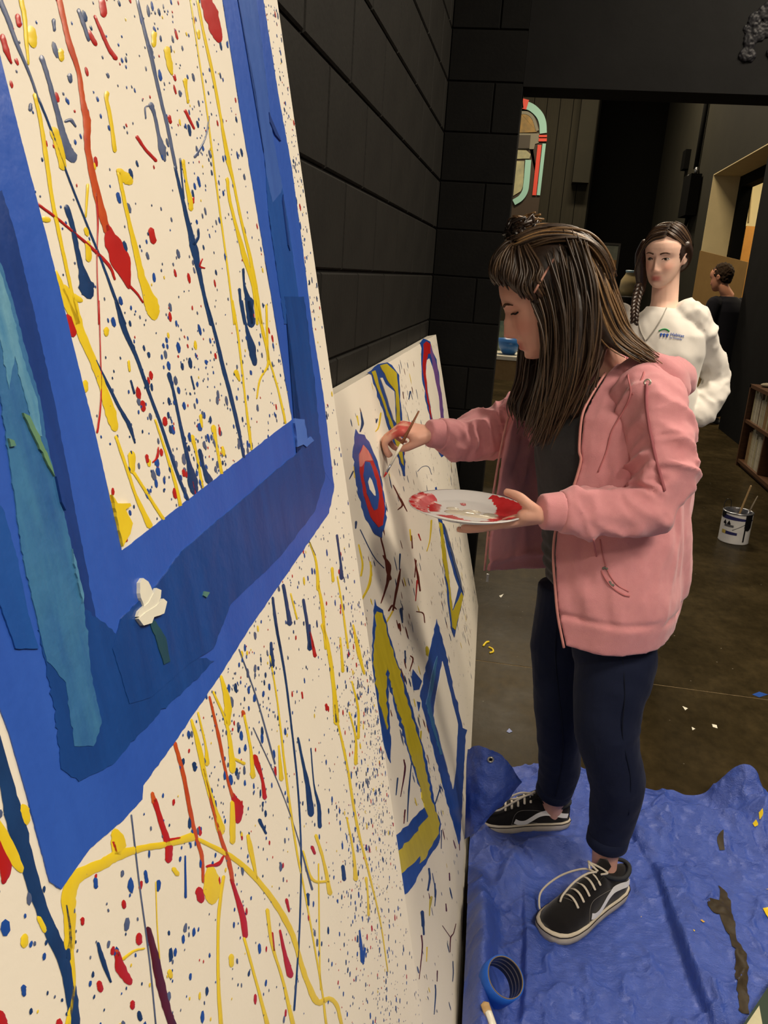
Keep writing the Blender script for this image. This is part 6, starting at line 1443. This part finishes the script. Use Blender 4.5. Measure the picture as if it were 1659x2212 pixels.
# bun
Vb, Fb, Cb = [], [], []
rb_ = random.Random(9)
for i in range(70):
    ph = rb_.uniform(0, 6.28); tl = rb_.uniform(-.5, .5); r0 = rb_.uniform(.016, .036); ax1 = norm(RH @ np.array([math.cos(ph), math.sin(ph), tl])); bs = basis(ax1 + np.array([0, 0, 1.6]))
    P = [bunc + np.array([rb_.gauss(0, .003), rb_.gauss(0, .003), rb_.gauss(-.002, .007)]) + bs @ np.array([math.cos(a) * r0, math.sin(a) * r0, 0]) for a in np.linspace(ph, ph + rb_.uniform(2.5, 5), 12)]
    v, f = tube(P, .0042, 5); b = len(Vb); Vb += v; Fb += [tuple(x + b for x in q) for q in f]; Cb += [np.array(lin(*rb_.choice([(40, 28, 22), (56, 40, 30), (34, 26, 22)]))[:3])] * len(v)
for i in range(16):
    P = [bunc + np.array([.0, 0, .012]), bunc + np.array([rb_.uniform(-.02, .03), rb_.uniform(-.02, .02), .028]), bunc + np.array([rb_.uniform(-.035, .045), rb_.uniform(-.02, .02), rb_.uniform(.02, .042)])]
    v, f = tube(catmull(P, 5), .0024, 5); b = len(Vb); Vb += v; Fb += [tuple(x + b for x in q) for q in f]; Cb += [np.array(lin(*rb_.choice([(150, 116, 76), (96, 72, 50), (176, 138, 92)]))[:3])] * len(v)
hair_obj('bun', (Vb, Fb, np.array(Cb)), hair, label='small messy top bun')

# pale parting between the combed-up front and the hanging side hair
hv, hf = [], []
for ch in [hair] + list(hair.children):
    b0 = len(hv); hv += [v.co.copy() for v in ch.data.vertices]; hf += [tuple(i + b0 for i in p_.vertices) for p_ in ch.data.polygons]
hbv = BVHTree.FromPolygons(hv, hf)
P = hits(hbv, [(1196, 560), (1184, 580), (1170, 603), (1156, 628), (1144, 650), (1138, 664)], .001)
if len(P) > 2: V, Fc = tube(catmull(P, 4), .0026, 6); mesh_obj('parting', V, Fc, mat('scalp', (190, 140, 124), .6, .2), hair, True, label='pale parting line')

# ---- plate of paint and brush
pcn = A((1009, 1098, 1.645)); pl_ = empty('paper_plate', pcn, 'white paper plate smeared with red and white paint held in the hand', 'plate')
M_plate = mat('white_plate', (222, 220, 220), .45, .4)
pr = .122
G().lathe([(0, .0), (.078, .0), (.088, .003), (.1, .011), (.118, .015), (pr, .0155), (pr, .0135), (.118, .0125), (.1, .0085), (.088, .0), (.078, -.003), (0, -.003)], (0, 0, -.008), 56).obj('dish', M_plate, pl_, True)
def plz(r): return float(np.interp(r, [0, .078, .088, .1, .118, pr], [0, 0, .003, .011, .015, .0155])) - .008
def plate_patch(name, m_, pts, lift=.0012):
    """pts: (angle deg, r0, r1) strip around the plate, 0 = +x"""
    V = []; nn = 7; A_ = np.linspace(0, 1, 40); t0 = np.linspace(0, 1, len(pts)); rr = random.Random(len(pts) * 7 + int(pts[0][0]))
    for t in A_:
        a = math.radians(np.interp(t, t0, [p[0] for p in pts])); r0 = np.interp(t, t0, [p[1] for p in pts]) + rr.gauss(0, .002); r1 = np.interp(t, t0, [p[2] for p in pts]) + rr.gauss(0, .0025)
        r1 = min(r1, pr - .001)
        for j in range(nn):
            r = r0 + (r1 - r0) * j / (nn - 1); e = math.sin(math.pi * j / (nn - 1)) * math.sin(math.pi * min(.999, max(.001, t))) ** .3; V.append((r * math.cos(a), r * math.sin(a), plz(r) + .0004 + lift * e))
    return mesh_obj(name, V, grid_faces(40, nn), m_, pl_, True)
P_coral = paint('coral_red_wet_paint', (206, 54, 58), (190, 40, 44), .25, scale=50); P_rose = paint('rose_paint', (222, 120, 124), (206, 84, 90), .3, scale=30, con=.12)
plate_patch('red_paint', P_coral, [(218, .07, .09), (232, .045, .095), (255, .05, .1), (275, .06, .1), (300, .075, .11), (318, .07, .1)])
plate_patch('rose_paint', P_rose, [(140, .09, .108), (160, .082, .12), (185, .08, .121), (205, .085, .121), (228, .09, .12)])
plate_patch('red_paint', P_coral, [(150, .062, .088), (165, .06, .085), (178, .055, .08), (200, .06, .078)])
plate_patch('red_paint', P_coral, [(318, .06, .112), (340, .055, .118), (0, .06, .119), (20, .06, .119), (40, .075, .118), (58, .085, .118), (68, .1, .115)][0:2])
plate_patch('red_paint', P_coral, [(-20, .06, .116), (0, .058, .119), (20, .062, .119), (42, .08, .118), (66, .098, .116)])
for q in ((152, .105, .12), (172, .1, .121), (190, .1, .12), (205, .104, .12), (216, .1, .119)): plate_patch('red_paint', P_coral, [(q[0] - 4, q[1], q[2]), (q[0], q[1] - .006, q[2]), (q[0] + 4, q[1], q[2])], .0015)
for c_, r_q in (((-.012, -.012), (.034, .016)), ((.025, -.024), (.04, .01)), ((-.03, .012), (.014, .008)), ((.05, -.005), (.016, .009)), ((.01, .005), (.02, .01))):
    V, Fc = ellipsoid((c_[0], c_[1], -.008), (r_q[0], r_q[1], .0035), None, 10); mesh_obj('white_paint', V, Fc, mat('wet_cream_paint', (222, 214, 196), .12, .6), pl_, True)
plate_patch('rose_paint', P_rose, [(96, .05, .064), (102, .046, .068), (108, .05, .062)])
tipp = b2(826, 1031) + B2N * .004; bt = A((905, 888, 1.985))
bru = empty('paintbrush', tipp, 'thin artist brush held to the low board by the woman in pink', 'paintbrush'); bvec = bt - tipp
def bpart(name, a, b, ra, rb2, m_): V, Fc = tube([bvec * a, bvec * (a * .5 + b * .5), bvec * b], [ra, (ra + rb2) / 2, rb2], 8); return mesh_obj(name, V, Fc, m_, bru, True)
bpart('bristles', .0, .07, .0012, .0034, P_red); bpart('ferrule', .07, .19, .0032, .003, M_tin); bpart('handle', .19, .5, .0032, .0042, P_white); bpart('handle_end', .5, 1.0, .0042, .0022, mat('brown_brush_handle', (132, 84, 56), .5, .3))
# ------------------------------------------------------------------ woman in the white sweatshirt
WY = 3.3
F2 = norm([-.45, -.9, 0]); Lv2 = np.array([-F2[1], F2[0], 0])
RW_ = rot_head(math.radians(-118), math.radians(9), math.radians(2)); WS = .91
Hw = A((1413, 586, WY - .1)) - RW_ @ (np.array([.105, 0, -.044]) * WS)
TW = lambda p: RW_ @ (np.array(p) * WS) + Hw
cxw = at(1424, 760, y=WY)[0]
neck0 = np.array([cxw - .005, WY + .01, 1.375])
wp = [xf_geo(head_geo(WS, 1.0, 0.0), RW_, Hw)]
for s in (-1, 1): wp += [xf_geo((np.array(v) * WS, f), RW_, Hw) for v, f in ear_geo(s)]
wp.append(limb([TW((-.025, 0, -.02)), TW((-.03, 0, -.09)), (TW((-.035, 0, -.13)) + neck0) / 2, neck0], [.05, .048, .049, .06], 18, 6))
tz_ = [(cxw, WY, .80, .15, .11, .1), (cxw, WY, .92, .16, .11, .1), (cxw, WY, 1.05, .135, .1, .1), (cxw, WY, 1.2, .14, .1, .12), (cxw, WY, 1.31, .15, .09, .09), (cxw - .003, WY, 1.38, .07, .06, .06)]
wp.append(torso_loft(tz_, F2))
WLw = A((1497, 912, WY - .05))
Al = [A((1494, 682, WY - .03)), A((1528, 750, WY + .02)), A((1549, 822, WY + .05)), A((1530, 870, WY + .0)), WLw]
Ar = [np.array([cxw - .165, WY + .06, 1.33]), np.array([cxw - .2, WY + .08, 1.2]), np.array([cxw - .21, WY + .07, 1.08]), np.array([cxw - .2, WY - .0, .96]), np.array([cxw - .19, WY - .03, .86])]
wp.append(limb(Al, [.048, .043, .04, .034, .027], 14, 5)); wp.append(limb(Ar, [.048, .043, .04, .034, .027], 14, 5))
hp, _, _ = hand_geo(WLw, (-.75, -.3, -.55), (.6, -.5, -.6), True, [(20, 25, 15)] * 4, [(.01, .02, -.004), (.03, .04, -.01), (.05, .045, -.02), (.07, .04, -.025)], .93); wp += hp
hp, _, _ = hand_geo(Ar[-1], (0, -.2, -1), (-1, 0, 0), False, [(15, 20, 12)] * 4, [(.01, .02, -.004), (.03, .04, -.01), (.05, .045, -.02), (.07, .04, -.025)], .93); wp += hp
legs2 = []
for s in (-1, 1):
    b_ = np.array([cxw, WY, 0]) + Lv2 * .085 * s
    P = [b_ + np.array([0, 0, .82]), b_ + np.array([0, 0, .48]) + F2 * .015, b_ + np.array([0, 0, .1]), b_ + np.array([0, 0, .035]) + F2 * .02]; legs2.append(P); wp.append(limb(P, [.08, .052, .036, .032], 14, 6))
wme = fuse('person', wp, .0045, 2); wme.materials.append(M_skin); skin_colors(wme, (234, 194, 174), Hw, RW_, WS, None, (184, 96, 92), (216, 142, 122))
woman2 = link('person', wme, None, 'woman in a white long-sleeved sweatshirt with a dark side braid standing in the opening', 'person')
face_bits(woman2, wme, Hw, RW_, WS, .74, None, (-.0015, -.001))
M_swt = mat('white_sweatshirt_cotton', (214, 210, 203), .9, .12, sheen=.2, noise=(80, (218, 214, 206), .3), bump=(500, .2, .001))
tl2 = [(cxw, WY, .86, .165, .13, .125), (cxw, WY, .90, .175, .14, .135), (cxw, WY, 1.0, .165, .135, .135), (cxw, WY, 1.12, .155, .125, .14), (cxw, WY, 1.24, .165, .12, .135), (cxw, WY, 1.31, .16, .11, .11), (cxw - .003, WY, 1.365, .10, .085, .085), (cxw - .005, WY + .005, 1.395, .066, .064, .066)]
def slv(P, R_, k, amp, ph): return limb(P, R_, 32, 12, wrinkle(k, amp, ph, 1.1))
pts = [torso_loft(tl2, F2, 7), slv([A((1470, 668, WY)), A((1500, 695, WY - .02)), A((1528, 752, WY + .02)), A((1546, 820, WY + .05)), A((1532, 868, WY + .0)), A((1505, 900, WY - .045))], [.06, .066, .058, .058, .056, .044], 12, .011, .2), limb([A((1507, 898, WY - .042)), A((1500, 908, WY - .05))], [.042, .038], 20, 3),
       slv([np.array([cxw - .12, WY + .04, 1.345])] + Ar[:4] + [Ar[4] + np.array([0, 0, .03])], [.05, .066, .06, .056, .048, .04], 7, .007, .5), limb(catmull([TW((-.03, 0, -.15)) * 0 + neck0 + np.array([.062 * math.cos(a), .06 * math.sin(a), .018]) for a in np.linspace(0, 6.28, 9)], 4), [.009] * 5, 8, 2)]
sw = fuse('sweatshirt', pts, .006, 2); co = get_co(sw); no = get_no(sw); set_co(sw, co + no * (fbm(np.stack([co @ Lv2 * 9, co @ F2 * 5, co[:, 2] * 8 + co @ Lv2 * 6], 1), 3, 31) * .011)[:, None]); sw.materials.append(M_swt)
swo = link('sweatshirt', sw, woman2, label='white crew-neck sweatshirt with a small chest print')
sb_ = bvh_of(sw)
M_lany = mat('grey_lanyard', (150, 146, 138), .6, .3)
for L in ([(1447, 645), (1440, 665), (1428, 690), (1412, 715), (1396, 736)], [(1374, 660), (1378, 690), (1384, 715), (1394, 736)]):
    P = hits(sb_, L, .003)
    if len(P) > 2: V, Fc = tube(catmull(P, 5), .0024, 6); mesh_obj('lanyard', V, Fc, M_lany, woman2, True)
# chest print: green roof, blue figures and two lines of small blue lettering
M_pgreen = mat('green_print', (60, 150, 90), .8, .1); M_pblue = mat('blue_print', (58, 92, 176), .8, .1)
cp = hit(sb_, 1437, 722, 0); nrm = None
d_ = norm(ray(1437, 722)); lc, nn_, _, _ = sb_.ray_cast(Vector((0, 0, CAM_H)), Vector(d_)); nn_ = norm(np.array(nn_))
pu = norm(np.cross([0, 0, 1], nn_)); pv = np.cross(nn_, pu)
def pr_pt(a, b): 
    q = cp + pu * a + pv * b + nn_ * .05; l2, n2, _, _ = sb_.ray_cast(Vector(q), Vector(-nn_)); return (np.array(l2) if l2 else q - nn_ * .05) + nn_ * .0012
def pr_line(name, L, r, m_): V, Fc = tube(catmull([pr_pt(*p) for p in L], 5), r, 6); mesh_obj(name, V, Fc, m_, swo, True)
pr_line('roof_mark', [(-.024, .010), (-.012, .017), (.0, .018), (.012, .012)], .0028, M_pgreen)
for a in (-.014, -.003, .008):
    pr_line('figure_mark', [(a, .0005), (a, -.010)], .0028, M_pblue); pr_line('figure_mark', [(a - .004, -.002), (a, .001), (a + .004, -.002)], .002, M_pblue)
for txt, a, b, sz in (('Habitat', .018, -.003, .016), ('for Humanity', .018, -.013, .008)):
    cu = bpy.data.curves.new('lettering', 'FONT'); cu.body = txt; cu.size = sz; cu.extrude = .0004
    tmp = bpy.data.objects.new('lettering_src', cu); COL.objects.link(tmp); dg = bpy.context.evaluated_depsgraph_get(); tme = bpy.data.meshes.new_from_object(tmp.evaluated_get(dg)); bpy.data.objects.remove(tmp, do_unlink=True)
    cc = get_co(tme); set_co(tme, np.array([pr_pt(a + c[0], b + c[1]) + nn_ * (.0006 + c[2]) for c in cc])); tme.materials.clear(); tme.materials.append(M_pblue); link('lettering', tme, swo)
# trousers and shoes
M_trs = mat('dark_trousers', (30, 30, 36), .85, .15)
tp = [limb([P[0], P[1], P[2]], [.095, .068, .06], 20, 8) for P in legs2] + [torso_loft([(cxw, WY, .76, .16, .12, .11), (cxw, WY, .84, .17, .13, .12), (cxw, WY, .93, .155, .115, .11)], F2)]
tme = fuse('trousers', tp, .007, 2); tme.materials.append(M_trs); link('trousers', tme, woman2, label='dark trousers')
def plain_shoe(base, f, parent, m_):
    l = np.array([-f[1], f[0], 0]); V = []
    st = [(-.07, .02, .05), (-.05, .036, .07), (0, .038, .085), (.06, .042, .07), (.13, .048, .05), (.17, .04, .04), (.19, .015, .03)]; n = 16
    for x, w, h_ in st:
        for j in range(n):
            a = 2 * math.pi * j / n; c, s = math.cos(a), math.sin(a); V.append(np.array([base[0], base[1], .004]) + f * x + l * w * math.copysign(abs(c) ** .8, c) + np.array([0, 0, h_ / 2 + h_ / 2 * math.copysign(abs(s) ** .8, s)]))
    Fc = grid_faces(len(st), n, True); Fc.append(tuple(range(n - 1, -1, -1))); Fc.append(tuple((len(st)-1) * n + j for j in range(n))); mesh_obj('shoe', V, Fc, m_, parent, True)
for P in legs2: plain_shoe(P[2], F2, woman2, M_suede)
# hair: parted on the side, drawn down into a braid over the shoulder
def TWs(p): return TW(p)
ccap = [xf_geo(ellipsoid((-.022, 0, .03), (.1, .082, .1), None, 22), RW_ * WS, Hw)]
hm = fuse('hair', ccap + [limb([TW((.04, -.06, .06)), TW((.03, -.082, .01)), TW((.01, -.09, -.05)), TW((.0, -.09, -.11)), TW((.0, -.09, -.15))], [.022, .026, .024, .02, .014], 12, 6), limb([TW((-.01, .072, .05)), TW((-.035, .078, .02)), TW((-.06, .06, -.03)), TW((-.08, .02, -.06))], [.02, .02, .02, .02], 12, 5)], .006, 3)
co = get_co(hm); L = (co - Hw) @ RW_ / WS
fr = (L[:, 0] > .0) & (np.abs(L[:, 1]) < .068); hl = .066 - .25 * np.clip(np.abs(L[:, 1] - .012) - .012, 0, 1) ; dep = np.clip((hl - L[:, 2]) / .012, 0, 1) * fr
L[:, 0] = L[:, 0] - dep * (L[:, 0] - .01) * .85
set_co(hm, (L * WS) @ RW_.T + Hw); hm.materials.append(M_hair); set_col(hm, np.tile(np.array(lin(58, 40, 30)[:3]), (len(co), 1)))
hair2 = link('hair', hm, woman2, label='dark brown side-parted hair with a braid')
tone_w = lambda u, rr: rr.choice([(62, 44, 33), (78, 58, 42), (50, 36, 28), (96, 74, 54)])
gsd = [[TW((.07, .022, .086)), TW((.074, -.03, .072)), TW((.064, -.07, .035)), TW((.05, -.09, -.01)), TW((.024, -.11, -.06)), TW((.01, -.1, -.12))], [TW((.03, .02, .118)), TW((.03, -.035, .108)), TW((.024, -.072, .06)), TW((.008, -.086, .0)), TW((-.006, -.09, -.06)), TW((-.012, -.09, -.1))], [TW((-.02, .02, .13)), TW((-.02, -.04, .118)), TW((-.02, -.08, .06)), TW((-.02, -.09, .0)), TW((-.018, -.09, -.06)), TW((-.016, -.09, -.1))]]
hair_obj('hair_strands', hair_tufts(gsd, 110, .0035, .002, 6, .8, 5, 5, tone_w), hair2, kind='stuff')
gs2 = [[TW((.058, .024, .094)), TW((.05, .05, .075)), TW((.01, .072, .045)), TW((-.04, .078, .02)), TW((-.085, .05, -.02))], [TW((.02, .024, .12)), TW((.01, .055, .1)), TW((-.02, .08, .055)), TW((-.06, .074, .02)), TW((-.1, .04, -.02))], [TW((-.03, .024, .13)), TW((-.05, .05, .11)), TW((-.075, .07, .06)), TW((-.1, .06, .02)), TW((-.11, .03, -.02))]]
hair_obj('hair_strands', hair_tufts(gs2, 90, .0035, .002, 7, .8, 5, 5, tone_w), hair2, kind='stuff')
bp_ = catmull([A((1382, 618, WY - .06)), A((1376, 640, WY - .085)), A((1372, 660, WY - .115)), A((1371, 680, WY - .135)), A((1370, 702, WY - .14))], 5)
Vb, Fb = [], []
for i, p in enumerate(bp_[:-1]):
    t = norm(bp_[i+1] - p); u = norm(np.cross(t, [0, 1, 0])); sd = 1 if i % 2 else -1; bs = np.stack([norm(u * sd * .6 + t * .8), norm(np.cross(norm(u * sd * .6 + t * .8), [0, 1, 0])), [0, 1, 0]], 1)
    r = .013 * (1 - .35 * i / len(bp_)); v, f = ellipsoid(p + u * sd * .006, (r * 1.35, r * .8, r), bs, 8); b = len(Vb); Vb += v; Fb += [tuple(x + b for x in q) for q in f]
rbq = random.Random(4); hair_obj('braid', (Vb, Fb, np.array([np.array(lin(*rbq.choice([(56, 40, 30), (70, 50, 37), (46, 34, 27)]))[:3]) for _ in Vb])), hair2, label='thin dark braid over the shoulder')

# ------------------------------------------------------------------ man in black at the doorway
MY = 9.9
RM = rot_head(math.radians(140), math.radians(14)); Hm = A((1556, 600, MY)); MS = 1.18
TM = lambda p: RM @ (np.array(p) * MS) + Hm
F3 = norm([-.6, .8, 0]); L3 = np.array([-F3[1], F3[0], 0]); cm = at(1566, 700, y=MY)[0]
nk = np.array([cm - .02, MY - .02, Hm[2] - .2])
z1 = nk[2]; mp_ = [xf_geo(head_geo(MS), RM, Hm)] + [xf_geo((np.array(v) * MS, f), RM, Hm) for s in (-1, 1) for v, f in ear_geo(s)]
mp_.append(limb([TM((-.02, 0, -.02)), TM((-.03, 0, -.1)), nk], [.056, .056, .07], 14, 5))
mp_.append(torso_loft([(cm, MY, z1 - .62, .17, .12, .12), (cm, MY, z1 - .4, .16, .12, .12), (cm, MY, z1 - .15, .19, .13, .12), (cm, MY, z1 - .06, .19, .1, .1), (nk[0], nk[1], z1, .08, .07, .07)], F3, 4))
arms3 = []
for s in (-1, 1):
    b_ = np.array([cm, MY, 0]) + L3 * .22 * s
    P = [b_ + np.array([0, 0, z1 - .08]), b_ + L3 * .05 * s + np.array([0, 0, z1 - .35]), b_ + L3 * .03 * s + F3 * .16 + np.array([0, 0, z1 - .5]), b_ + F3 * .26 + np.array([0, 0, z1 - .48])]; arms3.append(P); mp_.append(limb(P, [.06, .05, .042, .034], 12, 5))
    hp, _, _ = hand_geo(P[-1], F3, (0, 0, 1), s > 0, [(20, 25, 15)] * 4, [(.01, .02, -.004), (.03, .04, -.01), (.05, .045, -.02), (.07, .04, -.025)], 1.0); mp_ += hp
legs3 = []
for s in (-1, 1):
    b_ = np.array([cm, MY, 0]) + L3 * .1 * s; P = [b_ + np.array([0, 0, z1 - .6]), b_ + np.array([0, 0, .5]), b_ + np.array([0, 0, .1]), b_ + np.array([0, 0, .04]) + F3 * .02]; legs3.append(P); mp_.append(limb(P, [.09, .06, .042, .036], 12, 5))
mm = fuse('person', mp_, .009, 2); mm.materials.append(M_skin); skin_colors(mm, (198, 140, 112), Hm, RM, MS, None)
man = link('person', mm, None, 'man in black seen from behind in front of the brown hardboard sheet', 'person')
M_tee = mat('black_t_shirt', (24, 24, 30), .9, .12)
tt = [torso_loft([(cm, MY, z1 - .68, .2, .15, .15), (cm, MY, z1 - .4, .195, .15, .15), (cm, MY, z1 - .15, .215, .15, .145), (cm, MY, z1 - .05, .2, .12, .12), (nk[0], nk[1], z1 + .01, .085, .08, .08)], F3, 5)] + [limb([P[0] - L3 * .06 * (1 if i else -1), P[0], P[1] + np.array([0, 0, .06])], [.06, .082, .07], 16, 6) for i, P in enumerate(arms3)]
tm = fuse('t_shirt', tt, .009, 2); tm.materials.append(M_tee); link('t_shirt', tm, man, label='black T-shirt')
tm = fuse('trousers', [limb(P[:3], [.11, .085, .075], 16, 6) for P in legs3] + [torso_loft([(cm, MY, z1 - .72, .18, .14, .14), (cm, MY, z1 - .55, .185, .14, .14)], F3)], .01, 2); tm.materials.append(M_trs); link('trousers', tm, man, label='dark trousers')
for P in legs3: plain_shoe(P[2], F3, man, M_suede)
hm = fuse('hair', [xf_geo(ellipsoid((-.03, 0, .035), (.1, .082, .096), None, 16), RM * MS, Hm), xf_geo(ellipsoid((-.05, 0, -.01), (.055, .072, .065), None, 14), RM * MS, Hm)], .008, 2)
co = get_co(hm); no = get_no(hm); set_co(hm, co + no * (fbm(co * 60, 2, 3) * .012)[:, None]); hm.materials.append(mat('matte_dark_hair', (52, 38, 26), .8, .1, noise=(60, (36, 27, 20), .2))); link('hair', hm, man, label='short dark brown hair')
